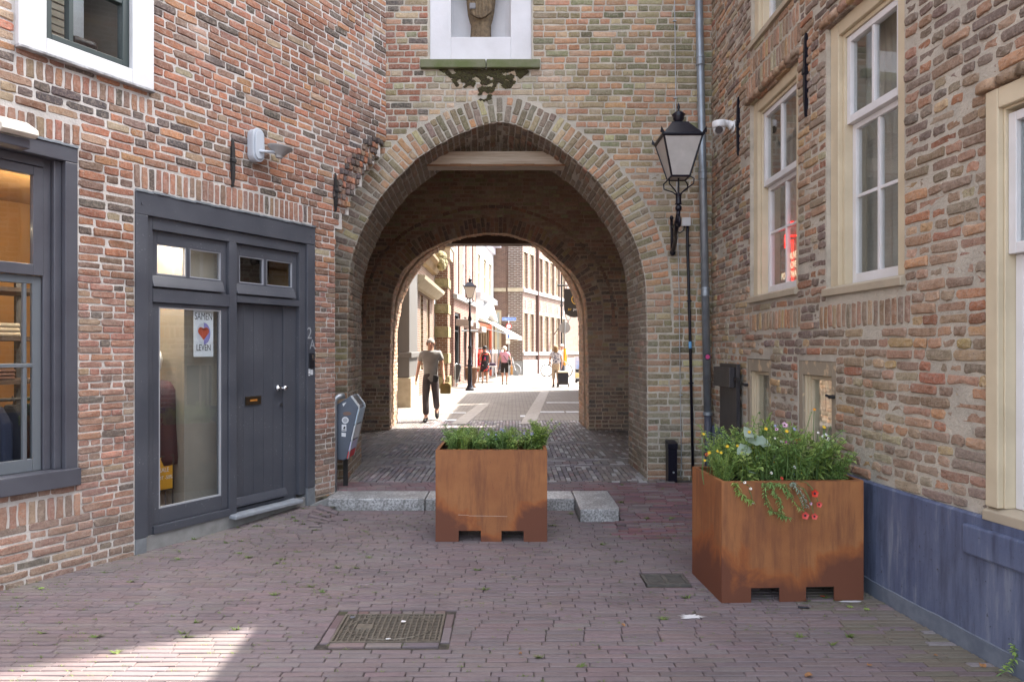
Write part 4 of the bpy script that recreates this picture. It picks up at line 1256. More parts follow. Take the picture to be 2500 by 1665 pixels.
# ------------------------------------------------------------------ right building
def XR(Y):
    Y2 = max(Y, 1.2)
    return 2.25 + (.0277 * (5.8 - Y2) ** 2 if Y2 < 5.8 else 0) + (.254 * (1.2 - Y) if Y < 1.2 else 0)
def RW(u, z, d=0.0):
    Y = GY - u
    e = .02
    sl = (XR(Y + e) - XR(Y - e)) / (2 * e)
    n = Vector((-1, sl, 0)).normalized()
    return Vector((XR(Y), Y, z)) + n * d
def RU(px):
    lo, hi = 1.3, 9.0
    for _ in range(40):
        m = (lo + hi) / 2
        if XR(m) / m * F > px - 1250: lo = m
        else: hi = m
    return GY - lo
def RZ(px, py): return CAM_H - (py - HOR) / F * (GY - RU(px))
VR = variant_set(.215, .056, 9, .014, .005); VRh = variant_set(.105, .056, 8, .015, .005)
PAL_R = [(4, (0.429, 0.264, 0.175)), (4, (0.340, 0.239, 0.163)), (2.5, (0.278, 0.216, 0.157)), (1.5, (0.500, 0.284, 0.158)), (1.1, (0.500, 0.356, 0.178)), (1.3, (0.387, 0.342, 0.228)), (1, (0.500, 0.353, 0.243))]
right = thing('brick_building', 'long bulging brick building on the right with cream window frames and a blue grey base', 'building', (3.2, 4.5, 0))
inv_of(right)
rr = random.Random(41)
WIN = {   # name: (u0, u1, z0, z1)
    'W1': (RU(1832), GY - 5.38, 1.99, 3.86), 'W2': (GY - 4.93, GY - 4.06, 1.935, 3.87), 'W3': (RU(2416), GY - 2.35, .70, 2.84),
    'W4': (GY - 6.42, GY - 5.42, 4.36, 6.0), 'B1': (GY - 6.54, GY - 5.93, .48, 1.465), 'B2': (GY - 5.38, GY - 4.80, .50, 1.47)}
HR = list(WIN.values())
def in_right(u, z): return not any(a < u < b and c < z < d for a, b, c, d in HR)
RT = 6.2
mb = MB(); slab(mb, RW, breaks(0, 6.3, .1, [h for H in HR for h in H[:2]]), breaks(-.1, RT, .12, [h for H in HR for h in H[2:]]), in_right, .30)
mb.build('wall', MORTAR, right)
mb = MB()
for a in range(6): wbox(mb, RW, a * 1.05, a * 1.05 + 1.05, RT, 6.43, -.3, 0)
for a in range(6): wbox(mb, RW, 6.302 + a * .9, 6.302 + a * .9 + .9, -.1, 6.43, -.3, 0)
mb.build('upper_wall', far_brick('right_far_brick', (.23, .13, .10), (.15, .10, .08), (.36, .33, .29), 'Y', .215, .066, .014), right)
mb = MB()
ev = [RW(a * .9, 6.45, .12) for a in range(-1 + 1, 14)]
for a, b in zip(ev, ev[1:]): mb.poly([a, b, b + Vector((4.2, 0, .9)), a + Vector((4.2, 0, .9))]); mb.poly([a, b, b + Vector((0, 0, -.12)), a + Vector((0, 0, -.12))])
mb.build('roof', mat('dark_roof_tiles', (.10, .07, .06), .8, c2=(.07, .05, .045), ns=9, bs=.6, bscale=9, bd=.05), right)
PR = Pieces('brick', BRICK, BRICKS, BV)
SOLD_R = [(WIN['W2'][0] - .10, WIN['W2'][1] + .06, 1.70, 1.875), (WIN['W1'][0] - .02, WIN['W1'][1] + .05, 1.72, 1.89), (WIN['W4'][0] - .02, WIN['W4'][1] + .06, 4.13, 4.29), (WIN['W1'][0] - .1, WIN['W1'][1] + .05, 3.95, 4.12)]
def blk_right(z, lo, hi):
    out = [(a - .004, b + .004) for a, b, c, d in HR if hi > c + .02 and lo < d - .02]
    out += [(a, b) for a, b, c, d in SOLD_R if hi > c + .025 and lo < d - .025]
    return out
def tint_right(u, z, c, rng):
    if rng.random() < .07: return pick(rng, [(1, (.42, .20, .11)), (1, (.36, .16, .10))])
    g = mnoise.noise(Vector((u * .7, z * .7, 12)))
    if g > .1 and rng.random() < .5: return pick(rng, [(2, (.22, .17, .145)), (1, (.26, .20, .165))])
    if z < 1.0: return tuple(a * .8 + b * .2 for a, b in zip(c, (.27, .22, .19)))
    return c
courses(PR, RW, .02, 6.25, .72, RT, .0655, .215, .112, .0135, VR, VRh, PAL_R, rr, blk_right, tint_right, wave=.035, dmin=-.003, dmax=.015, tilt=.025)
for a, b, c, d in SOLD_R: soldiers(PR, RW, a, b, c, d, .062, .014, VR, PAL_R, rr)
PR.finish(right)
# base band in blue-grey render
def plinth_mat():
    m, nt, b = nodes_of('blue_grey_render')
    b.inputs['Roughness'].default_value = .62
    v = pos(nt); v2 = pos(nt, (5, 5, .6))
    n1, n2, n3 = noise(nt, v, 1.6, 6), noise(nt, v2, 3.0, 7, .65), noise(nt, v, 42, 3)
    c = mixc(nt, ramp(nt, n1, .35, .65), (.078, .100, .180), (.130, .155, .235))
    c = mixc(nt, ramp(nt, n2, .48, .66, 0, .85), c, (.050, .060, .100))
    c = mixc(nt, ramp(nt, n2, .30, .44, .55, 0), c, (.25, .28, .33))
    c = mixc(nt, ramp(nt, n3, .66, .74, 0, .8), c, (.03, .03, .035))
    nt.links.new(c, b.inputs['Base Color'])
    bump(nt, b, n3, .25, .006)
    return m
PLM = plinth_mat()
mb = MB()
us = [.03 + .25 * k for k in range(18)]
def pl_seg(mb, a, b, z0, z1, d):
    wbox(mb, RW, a, b, z0, z1, -.02, d)
mb = MB()
us = [.02 + k * .2 for k in range(0, 60)]
w3a = WIN['W3'][0]
A_, B_ = None, None
for k in range(len(us) - 1):
    a, b = us[k], us[k + 1]
    # one continuous strip: shared ends
    if a > 10: break
zt = .712
prof = [(-.02, -.05), (.030, -.05), (.030, zt - .012), (.018, zt), (-.02, zt)]
prev = None
for u in us:
    A = [mb.vert(RW(u, z, d)) for d, z in prof]
    if prev: mb.bridge(prev, A)
    else: mb.face(A[::-1])
    prev = A
mb.face(prev)
mb.build('plinth', PLM, right)
mb = MB(); prev = None
for u in [.02 + k * .05 for k in range(0, 236)]:
    h = .092 + .012 * mnoise.noise(Vector((u * 2.1, 3, 1))) + .006 * mnoise.noise(Vector((u * 9, 3, 1)))
    A = [mb.vert(RW(u, z, d)) for d, z in ((.029, -.05), (.0345, -.05), (.0345, h), (.029, h + .006))]
    if prev: mb.bridge(prev, A)
    prev = A
mb.build('plinth_foot', mat('pale_render', (.150, .175, .215), .8, c2=(.105, .125, .165), ns=9, lo=.4, hi=.6, bs=.2, bscale=40), right)
mb = MB()
wbox(mb, RW, WIN['W3'][0] - .12, WIN['W3'][1] + .1, .50, .655, -.02, .055)
mb.build('plinth_ledge', PLM, right, bevel=.012)

CURT = mat('linen_curtain', (.55, .51, .45), .9, c2=(.44, .41, .36), ns=3)
def sash_window(key, rail, bars_top, bars_low, nm, frame=CREAM, fw=.105, in_m=DARKROOM, d=-.075, mw=.03):
    u0, u1, z0, z1 = WIN[key]
    m_ = MB()
    wframe(m_, RW, u0, u1, z0 + .07, z1, fw, d - .06, d + .045, wt=.10, wb=0)
    o = m_.build('window', frame, right, bevel=.006)
    m_ = MB(); wframe(m_, RW, u0 + fw, u1 - fw, z0 + .071, z1 - .10, mw, d - .06, d + .015, wb=0); m_.build('frame_moulding', frame, o, bevel=.004)
    m_ = MB(); m_.prism([(-.10, z0), (.035, z0), (.035, z0 + .05), (-.02, z0 + .07), (-.10, z0 + .07)], lambda dd, z: RW(u0 - .01, z, dd), lambda dd, z: RW(u1 + .01, z, dd)); m_.build('window_sill', SAND, o, bevel=.005)
    a, b = u0 + fw + mw + .001, u1 - fw - mw - .001
    um = (a + b) / 2
    m_ = MB(); wframe(m_, RW, a, b, rail, z1 - .131, .045, d - .05, d, wb=.055)
    wbox(m_, RW, um - .014, um + .014, rail + .056, z1 - .177, d - .045, d - .006)
    for t in bars_top: wbox(m_, RW, a + .046, um - .015, t - .012, t + .012, d - .045, d - .008); wbox(m_, RW, um + .015, b - .046, t - .012, t + .012, d - .045, d - .008)
    m_.build('upper_sash', WHITE, o, bevel=.004)
    m_ = MB(); wframe(m_, RW, a, b, z0 + .072, rail - .001, .045, d - .085, d - .04, wb=.075, wt=.04)
    wbox(m_, RW, um - .014, um + .014, z0 + .148, rail - .042, d - .082, d - .046)
    for t in bars_low: wbox(m_, RW, a + .046, um - .015, t - .012, t + .012, d - .082, d - .047); wbox(m_, RW, um + .015, b - .046, t - .012, t + .012, d - .082, d - .047)
    m_.build('lower_sash', WHITE, o, bevel=.004)
    for p, q_ in ((a + .044, um), (um, b - .044)):
        zz = [rail + .054] + list(bars_top) + [z1 - .175]
        for s, e in zip(zz, zz[1:]): m_ = MB(); wpane(m_, RW, p + .001, q_ - .001, s, e, d - .025); m_.build('pane', GLASS, o)
        zz = [z0 + .146] + list(bars_low) + [rail - .04]
        for s, e in zip(zz, zz[1:]): m_ = MB(); wpane(m_, RW, p + .001, q_ - .001, s, e, d - .062); m_.build('pane', GLASS, o)
    m_ = MB(); n = 36; pv = None
    if key != 'W3':
        for k in range(n + 1):
            uu = u0 + .02 + (u1 - u0 - .04) * k / n; dd = d - .19 - .018 * math.sin(k * 1.9)
            A = [m_.vert(RW(uu, z0 + .06, dd)), m_.vert(RW(uu, z1 - .03, dd))]
            if pv: m_.face((pv[0], A[0], A[1], pv[1]))
            pv = A
        m_.build('curtain', CURT, right, smooth=True)
    m_ = MB(); room(m_, RW, u0 + .05, u1 - .05, z0 + .05, z1 - .02, -1.0, d - .10); m_.build('room_interior', in_m, right)
    return o
sash_window('W1', 3.05, (), (2.62,), 'w1')
sash_window('W2', 3.13, (), (2.62,), 'w2', in_m=mat('grey_curtain_room', (.45, .42, .37), .9))
sash_window('W3', 2.02, (), (1.40,), 'w3', fw=.075, d=-.02, mw=.012, in_m=mat('green_dim_room', (.13, .12, .10), .9))
sash_window('W4', 5.2, (), (), 'w4')
# arches of brick over the window heads
mb = MB()
for key in ('W1', 'W2', 'W3', 'W4'):
    u0, u1, z0, z1 = WIN[key]
    n = round((u1 - u0 + .1) / .12)
    for k in range(n):
        a = u0 - .05 + (u1 - u0 + .1) * k / n
        var = rr.choice(VRh)
        M = wall_frame(RW, a + .06, z1 + .034, .035 + rr.uniform(0, .015)) @ Matrix.Rotation(rr.uniform(-.05, .05), 4, 'Y')
        v, f = BV[var][0], BV[var][1]; b0 = len(mb.v); col = pick(rr, PAL_R)
        M = M @ Matrix.Diagonal((1.08, 1.6, 1, 1))
        for p in v: mb.v.append(tuple(M @ Vector(p)))
        mb.c.extend([col] * len(v)); mb.f += [tuple(b0 + i for i in q) for q in f]
mb.mi = [0] * len(mb.f)
mb.build('lintel_bricks', BRICKS, right, fixn=False, smooth=True, kind='stuff')
# basement windows
CELLAR = mat('dark_cellar', (.05, .05, .055), .9)
PEEL = mat('peeling_sand_paint', (.30, .255, .19), .7, c2=(.52, .40, .26), ns=11, lo=.55, hi=.62, bs=.2, bscale=30)
for key in ('B1', 'B2'):
    u0, u1, z0, z1 = WIN[key]
    m_ = MB(); wframe(m_, RW, u0, u1, z0, z1, .07, -.12, -.004, wt=.11, wb=.06); o = m_.build('basement_window', PEEL, right, bevel=.005)
    m_ = MB()
    for k, (w, d1) in enumerate(((.02, -.02), (.02, -.035), (.02, -.05))):
        s = u0 + .071 + k * .021; wbox(m_, RW, s, s + .020, z0 + .06, z1 - .112, -.11, d1)
        e = u1 - .071 - k * .021; wbox(m_, RW, e - .020, e, z0 + .06, z1 - .112, -.11, d1)
    wbox(m_, RW, u0 + .135, u1 - .135, z1 - .14, z1 - .112, -.11, -.04)
    m_.build('frame_moulding', CREAM, o, bevel=.003)
    m_ = MB(); wpane(m_, RW, u0 + .13, u1 - .13, z0 + .06, z1 - .13, -.07); m_.build('pane', GLASS, o)
    for k in range(2):
        m_ = MB(); s = u0 + .17 + k * .10; wbox(m_, RW, s, s + .030, z0 + .06, z1 - .13, -.12, -.09); m_.build('bar', CREAM, o)
    m_ = MB(); room(m_, RW, u0 + .07, u1 - .07, z0, z1, -.8, -.122); m_.build('room_interior', CELLAR, right)
    m_ = MB(); ub_ = u1 - .03 if key == 'B2' else u0 + .02; m_.cyl(RW(ub_, 1.22, -.01), RW(ub_, 1.22, .035), .014, .014, 8); m_.tube([RW(ub_, 1.22, .03), RW(ub_ - .04, 1.23, .035)], .010, 6); m_.build('hinge_pin', IRON, o)
sh0, sh1 = RU(1772), RU(1816)
SHM = mat('black_shutter_paint', (.022, .022, .028), .35, c2=(.045, .04, .042), ns=4, stretch=(3, 3, .7), bs=.1)
m_ = MB(); wbox(m_, RW, sh0 + .02, sh1, .70, 1.415, .035, .07); sho = m_.build('shutter', SHM, right, bevel=.004)
m_ = MB(); wbox(m_, RW, sh0 - .02, sh1 - .05, 1.18, 1.38, .071, .125); m_.build('shutter_panel', SHM, sho, bevel=.005)
m_ = MB(); wbox(m_, RW, sh1 - .05, sh1 + .06, 1.25, 1.29, .05, .085); m_.build('hinge', IRON, sho)
anchor(RW, RU(1972), 3.33, 3.97, right, BLACK)
anchor(RW, RU(1806), 3.47, 4.05, right, BLACK)

# red neon-like sign behind the window W1
# (the sign hangs between the glass and the curtain)
ns = thing('neon_sign', 'red outlined logo sign with pale words behind the narrow left window on the right', 'sign', RW(GY - 5.9, 2.3, -.2))
NEON = emit_mat('red_neon', (1.0, .03, .02), .7); CREAMT = emit_mat('cream_letters', (.8, .75, .5), .25)
nu = GY - 5.86
pt = lambda a, z: RW(nu + a, z, -.175)
for pts in (((-.20, 2.56), (-.06, 2.66), (.22, 2.60), (.22, 2.12), (.08, 2.08), (.08, 2.52), (-.20, 2.56)), ((-.20, 2.56), (-.20, 2.46), (-.04, 2.50), (-.04, 2.08), (.08, 2.08)), ((-.14, 2.46), (-.14, 2.06), (-.04, 2.08))):
    m_ = MB(); m_.tube([pt(*p) for p in pts], .009, 8); m_.build('neon_tube', NEON, ns)
for s, z in (('DUVEL', 2.36), ('LOVES', 2.28), ('POORTWACHTER', 2.20)):
    text(s, .085, frame_matrix(RW(nu + .02, z, -.158), RW(nu + .1, 0, 0) - RW(nu - .1, 0, 0), (0, 0, 1)), CREAMT, ns, extrude=.001, sx=.75)
# ------------------------------------------------------------------ ground
def sstep(t): t = max(0, min(1, t)); return t * t * (3 - 2 * t)
KX0, KX1, KY0, KY1 = -1.80, .985, 6.66, 7.03
def gz(x, y):
    if x > KX1: return .10 * sstep((y - 5.7) / 1.35)
    if y > KY0 + .1: return .10
    if x < -1.72: return .045 * sstep((y - 5.6) / 1.2)
    return 0.0
def xleft(y): return -1.42 - .57 * (7.7 - y)
def joint_mat():
    m, nt, b = nodes_of('sand_and_moss_joints')
    b.inputs['Roughness'].default_value = 1
    v = pos(nt); n1, n2 = noise(nt, v, 1.3, 5), noise(nt, v, 30, 4)
    c = mixc(nt, ramp(nt, n2, .35, .65), (.040, .034, .031), (.085, .073, .058))
    c = mixc(nt, ramp(nt, n1, .50, .62, 0, .7), c, (.075, .085, .025))
    nt.links.new(c, b.inputs['Base Color']); bump(nt, b, n2, .8, .01)
    return m
JOINT = joint_mat()
def paver_mat(name, from_object):
    m, nt, b = nodes_of(name)
    b.inputs['Roughness'].default_value = .72
    b.inputs['Specular IOR Level'].default_value = .4
    base = nt.nodes.new('ShaderNodeObjectInfo').outputs['Color'] if from_object else N(nt, 'ShaderNodeAttribute', attribute_name='tint').outputs['Color']
    v = pos(nt); n1, n2, n3 = noise(nt, v, 45, 6), noise(nt, v, 1.1, 6, .6), noise(nt, v, 14, 5, .6)
    c = mixc(nt, ramp(nt, n1, .3, .7, 0, .5), base, (.76, .74, .74), 'MULTIPLY')
    c = mixc(nt, ramp(nt, n2, .42, .68, 0, .45), c, (.185, .165, .162))
    n4 = noise(nt, v, .75, 7, .65, .5)
    c = mixc(nt, ramp(nt, n4, .34, .5, .7, 0), c, (.66, .65, .66), 'MULTIPLY')
    c = mixc(nt, ramp(nt, n4, .60, .76, 0, .5), c, (.235, .205, .19))
    c = mixc(nt, ramp(nt, n3, .66, .74, 0, .35), c, (.26, .245, .235))
    nt.links.new(c, b.inputs['Base Color'])
    bump(nt, b, n1, .35, .006)
    return m
PAVO, PAVS = paver_mat('paving_brick', True), paver_mat('paving_brick_mass', False)
PV = []
_vp = random.Random(8)
def pavers(L, Wd, n=6):
    ids = []
    for i in range(n):
        v, f = unit_paver(_vp, L, Wd); PV.append((v, f, L, Wd, False)); ids.append(len(PV) - 1)
    return ids
VP1, VP2, VP3 = pavers(.205, .0485), pavers(.185, .056), pavers(.10, .10)
rp = random.Random(51)
PAL_A = [(4, (0.170, 0.124, 0.129)), (3, (0.180, 0.127, 0.124)), (3, (0.157, 0.121, 0.132)), (2, (0.172, 0.143, 0.142)), (.8, (0.140, 0.113, 0.123))]
PAL_RED = [(3, (0.174, 0.089, 0.095)), (2, (0.152, 0.086, 0.097)), (1, (0.132, 0.092, 0.106))]
PAL_S = [(4, (0.181, 0.158, 0.168)), (3, (0.237, 0.208, 0.206)), (2.5, (0.133, 0.120, 0.135)), (1.6, (0.190, 0.134, 0.135)), (1.2, (0.343, 0.315, 0.304))]
pave = tag(thing('pavement', None, None, (0, 4.5, 0)), kind='structure')
inv_of(pave)
DR = Matrix.Translation((-.68, 3.82, 0)) @ Matrix.Rotation(rad(1.0), 4, 'Z')
DRI = DR.inverted(); DW, DH = .585, .385
GU = Matrix.Translation((1.035, 4.62, 0)) @ Matrix.Rotation(rad(1), 4, 'Z'); GUI = GU.inverted(); GWd, GHt = .29, .21
def blocked_ground(x, y, hl):
    p = DRI @ Vector((x, y, 0))
    if abs(p.x) < DW / 2 + .055 + hl and abs(p.y) < DH / 2 + .052: return True
    p = GUI @ Vector((x, y, 0))
    if abs(p.x) < GWd / 2 + .01 + hl and abs(p.y) < GHt / 2 + .02: return True
    if y > KY0 - .02 and x < KX1 + hl: return True
    if .615 - hl < x < KX1 + hl and y > 6.17: return True
    return False
def tint_ground(x, y, c, rng):
    m_ = (.194, .160, .164); c = tuple(a * .55 + b * .45 for a, b in zip(c, m_))
    d = XR(y) - x
    if d < .5 and y < 5 and rng.random() < .75: return tuple(a * .55 + b * .45 for a, b in zip(c, (.15, .15, .075)))
    if d < .26 and 3.1 < y < 3.9 and rng.random() < .5: return tuple(a * .5 + .15 for a in c)
    if y > 5.6 and x > .9 and rng.random() < .7: return pick(rng, PAL_RED)
    if x - xleft(y) < .2 and rng.random() < .5: return tuple(a * .6 + b * .4 for a, b in zip(c, (.19, .18, .14)))
    n = mnoise.noise(Vector((x * .6, y * .6, 3)))
    k = 1 + .14 * n
    return tuple(a * k for a in c)
PP = Pieces('paving_brick', PAVO, PAVS, PV, smooth=False)
def lay(P, x, y, L, Wd, var, c, rng, ang=0.0, lift=0.0, fit=True):
    v = P.vars[var]
    z = gz(x, y)
    dx = (gz(x + .05, y) - gz(x - .05, y)) / .1 if abs(x - KX1) > .08 else 0
    dy = (gz(x, y + .05) - gz(x, y - .05)) / .1 if abs(y - KY0 - .1) > .08 else 0
    M = Matrix.Translation((x, y, z + lift + rng.uniform(-.0009, .0009))) @ Matrix.Rotation(math.atan(dy) + rng.uniform(-.007, .007), 4, 'X') @ Matrix.Rotation(-math.atan(dx) + rng.uniform(-.005, .005), 4, 'Y') @ Matrix.Rotation(ang + rng.uniform(-.008, .008), 4, 'Z')
    M = M @ Matrix.Diagonal((L / v[2], Wd / v[3], 1, 1))
    P.add(var, M, c)
y = 2.45
rowh = .0487
while y < 7.50:
    xs0, xe = xleft(y) - .1 - rp.uniform(0, .2), XR(y) - .035
    free = [(xs0, xe)]
    cuts = []
    if abs(y - 3.82) < DH / 2 + .062: cuts.append((-.68 - DW / 2 - .056, -.68 + DW / 2 + .056))
    if abs(y - 4.62) < GHt / 2 + .020: cuts.append((1.035 - GWd / 2 - .006, 1.035 + GWd / 2 + .006))
    if y + .022 > KY0: cuts.append((-9, KX1 + .004))
    elif y + .022 > 6.20: cuts.append((.612, .982))
    for c0, c1 in cuts:
        nf = []
        for p, q in free:
            if c1 <= p or c0 >= q: nf.append((p, q)); continue
            if c0 > p: nf.append((p, c0))
            if c1 < q: nf.append((c1, q))
        free = nf
    for p, q in free:
        x = p if p != xs0 else xs0
        if p != xs0: x = p - rp.uniform(0, .12)
        while x < q - .01:
            L = .206 * rp.uniform(.96, 1.03)
            a_, b_ = max(x, p), min(x + L, q)
            if q - b_ < .05: b_ = q
            if b_ - a_ > .02:
                xc = (a_ + b_) / 2
                yy = y + (.010 * mnoise.noise(Vector((xc * .9, y * .5, 4))) if not cuts else 0)
                lay(PP, xc, yy, b_ - a_ - .0035, rowh - .0085, rp.choice(VP1), tint_ground(xc, yy, pick(rp, PAL_A), rp), rp)
            x = b_ if b_ > x else x + L
    y += rowh
# brick border of the big grate
for k in range(9):
    x = -DW / 2 + (k + .5) * DW / 9
    p = DR @ Vector((x, DH / 2 + .026, 0)); lay(PP, p.x, p.y, DW / 9 - .006, .046, rp.choice(VP3), pick(rp, PAL_A), rp)
for sx in (-1, 1):
    for k in range(2):
        p = DR @ Vector((sx * (DW / 2 + .028), -DH / 4 + k * DH / 2, 0)); lay(PP, p.x, p.y, DH / 2 - .006, .048, rp.choice(VP1), pick(rp, PAL_A), rp, ang=PI / 2)
for k in range(3):
    p = DR @ Vector((-DW / 3 + k * DW / 3, -DH / 2 - .026, 0)); lay(PP, p.x, p.y, DW / 3 - .006, .046, rp.choice(VP1), pick(rp, PAL_A), rp)
# red rows between kerb and gate
y = KY1 + .03
while y < 7.52:
    x = -1.95 - rp.uniform(0, .2)
    while x < KX1 - .01:
        L = .206
        lay(PP, x + L / 2, y, L - .007, .042, rp.choice(VP1), pick(rp, PAL_RED if rp.random() < .7 else PAL_A), rp); x += L
    y += .0487
PP.finish(pave, stuff_name='paving')
mb = MB()
xs = breaks(-7, 5, .25, (KX1, -1.72)); ys = breaks(1.5, 7.54, .12, (KY0 + .1,))
def gv(x, y): return (x, y, gz(x - .001 if x <= KX1 else x, y) - .013)
for a, b in zip(xs, xs[1:]):
    for c, d in zip(ys, ys[1:]):
        xm = (a + b) / 2; e = 1e-3
        mb.poly([(a, c, gz(xm, c + e) - .013), (b, c, gz(xm, c + e) - .013), (b, d, gz(xm, d - e) - .013), (a, d, gz(xm, d - e) - .013)])
mb.build('joint_bed', JOINT, pave)
GFARM = far_brick('rear_paving', (.16, .12, .125), (.14, .105, .11), (.08, .07, .06), 'G', .206, .0487, .006)
mb = MB(); mb.poly([(-60, -60, -.012), (60, -60, -.012), (60, 1.5, -.012), (-60, 1.5, -.012)]); mb.build('rear_paving', GFARM, pave)

# passage paving
pas = tag(thing('passage_paving', None, None, (-.3, 10.5, .1)), kind='structure'); inv_of(pas)
PQ = Pieces('paving_brick', PAVO, PAVS, PV, smooth=False)
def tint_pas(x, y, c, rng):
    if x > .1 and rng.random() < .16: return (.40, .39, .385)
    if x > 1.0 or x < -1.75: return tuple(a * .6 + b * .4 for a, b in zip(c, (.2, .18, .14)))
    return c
bands = [(7.53, 7.60, 'h'), (7.60, 8.50, 'v'), (8.50, 8.72, 'x'), (8.72, 8.95, 'h2'), (8.95, 9.2, 'x'), (9.2, 10.6, 'v'), (10.6, 10.9, 'x'), (10.9, 14.1, 'v')]
for ya, yb, t in bands:
    xa, xb = (-2.0, 1.72) if ya < 8.7 else (-2.85, 2.25)
    if t in ('x',):
        y = ya + .03
        while y < yb:
            x = xa - rp.uniform(0, .2)
            while x < xb:
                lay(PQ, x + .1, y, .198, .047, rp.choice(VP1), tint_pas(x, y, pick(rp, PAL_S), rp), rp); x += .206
            y += .053
    elif t in ('h', 'h2'):
        x = xa
        while x < xb:
            lay(PQ, x + .05, (ya + yb) / 2, .092, (yb - ya) - .008, rp.choice(VP3), tint_pas(x, ya, pick(rp, PAL_S), rp), rp); x += .1
    else:
        n = max(1, round((yb - ya) / .195)); st_ = (yb - ya) / n; x = xa
        col = 0
        while x < xb:
            w = .062
            off = (st_ / 2 if col % 2 else 0) + rp.uniform(-.02, .02)
            for k in range(-1, n):
                y0 = ya + k * st_ + off; y1 = y0 + st_
                y0c, y1c = max(ya, y0), min(yb, y1)
                if y1c - y0c < .05: continue
                yc = (y0c + y1c) / 2
                bow = .03 * math.sin((x - xa) * 2.2)
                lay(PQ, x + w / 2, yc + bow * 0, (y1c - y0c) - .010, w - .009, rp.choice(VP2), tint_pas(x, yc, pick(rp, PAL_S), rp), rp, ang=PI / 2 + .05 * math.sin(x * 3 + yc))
            x += w; col += 1
PQ.finish(pas, stuff_name='paving')
mb = MB(); mb.poly([(-3.2, 7.54, .086), (3.0, 7.54, .086), (3.0, 14.15, .086), (-3.2, 14.15, .086)]); mb.build('joint_bed', JOINT, pas)

# street beyond
STREET = far_brick('street_setts', (.27, .24, .215), (.22, .195, .175), (.12, .11, .10), 'G', .2, .075, .012)
mb = MB(); mb.poly([(-60, 14.15, .098), (60, 14.15, .098), (60, 140, .098), (-60, 140, .098)])
tag(mb.build('street', STREET), kind='structure')
gut = tag(thing('gutter', None, None, (0, 20, .1)), kind='structure')
GST = mat('gutter_stone', (.34, .31, .28), .85, c2=(.25, .23, .21), ns=9, bs=.3)
for (pa, pb) in (((1288, 1036), (1332, 952)), ((1118, 1036), (1185, 985))):
    A = Vector(((pa[0] - 1250) / F, 1, 0)) * (F * 1.45 / (pa[1] - HOR)); B = Vector(((pb[0] - 1250) / F, 1, 0)) * (F * 1.45 / (pb[1] - HOR))
    n = int((B - A).length / .32); d = (B - A).normalized()
    for k in range(n):
        p = A + (B - A) * ((k + .5) / n)
        mb = MB(); mb.cbox((0, 0, 0), (.30, .30, .02), Matrix.Translation((p.x, p.y, .099)) @ Matrix.Rotation(math.atan2(d.y, d.x), 4, 'Z')); mb.build('gutter_tile', GST, gut, bevel=.004)
PLATE = mat('pale_cover', (.55, .56, .58), .5, c2=(.42, .43, .45), ns=14)
for i, (x, y, w, h, lab) in enumerate(((1104, 1008, .62, .26, 'pale cover plate set in the street beside the walking man'), (1098, 1026, .3, .3, 'small dark cover plate set in the street in front of the walking man'), (1281, 1016, .2, .3, 'small grey cover plate at the end of the long gutter line'), (1362, 983, .62, .3, 'pale double cover plate in the street shadow below the shopping trolley'), (1412, 983, .5, .3, 'pale cover plate in the shadow beside the far pier, farther of two'), (1345, 1006, .62, .32, 'nearest pale double cover plate in the street shadow'), (1408, 1006, .5, .32, 'pale cover plate in the shadow beside the far pier, nearer of two'), (1410, 953, .6, .3, 'pale cover plate beside the far pier at the shadow edge'))):
    Y = F * 1.45 / (y - HOR); X = (x - 1250) / F * Y
    cp = thing('cover_plate', lab, 'cover plate', (X, Y, .1), 0, 'cover plates in the street')
    mb = MB()
    if w > .45: mb.cbox((0, -h * .27, .003), (w, h * .42, .008)); mb.cbox((0, h * .27, .003), (w, h * .42, .008))
    else: mb.cbox((0, 0, .003), (w, h, .008))
    mb.build('plate', PLATE, cp, world=False)

# kerb of granite blocks
kerb = tag(thing('kerb', None, None, (-.4, 6.8, 0)), kind='structure')
for a, b in ((-1.80, -.852), (-.846, .10), (.106, .614)):
    mb = MB(); mb.box(a, b, KY0 + rp.uniform(-.004, .004), KY1, -.1, .104); mb.build('kerb_stone', GRANITE, kerb, bevel=.012)
mb = MB(); mb.prism([(.618, 6.20), (.975, 6.20), (.99, 6.32), (.985, 7.03), (.618, 7.03)], lambda x, y: (x, y, -.1), lambda x, y: (x, y, .106)); mb.build('kerb_stone', GRANITE, kerb, bevel=.012)
mb = MB(); mb.prism([(-1.80, .10), (-1.806, .10), (-1.98, .03), (-1.98, -.1), (-1.80, -.1)], lambda x, z: (x, 6.67, z), lambda x, z: (x, 7.05, z)); mb.build('ramp_end', CONC, kerb, bevel=.01)

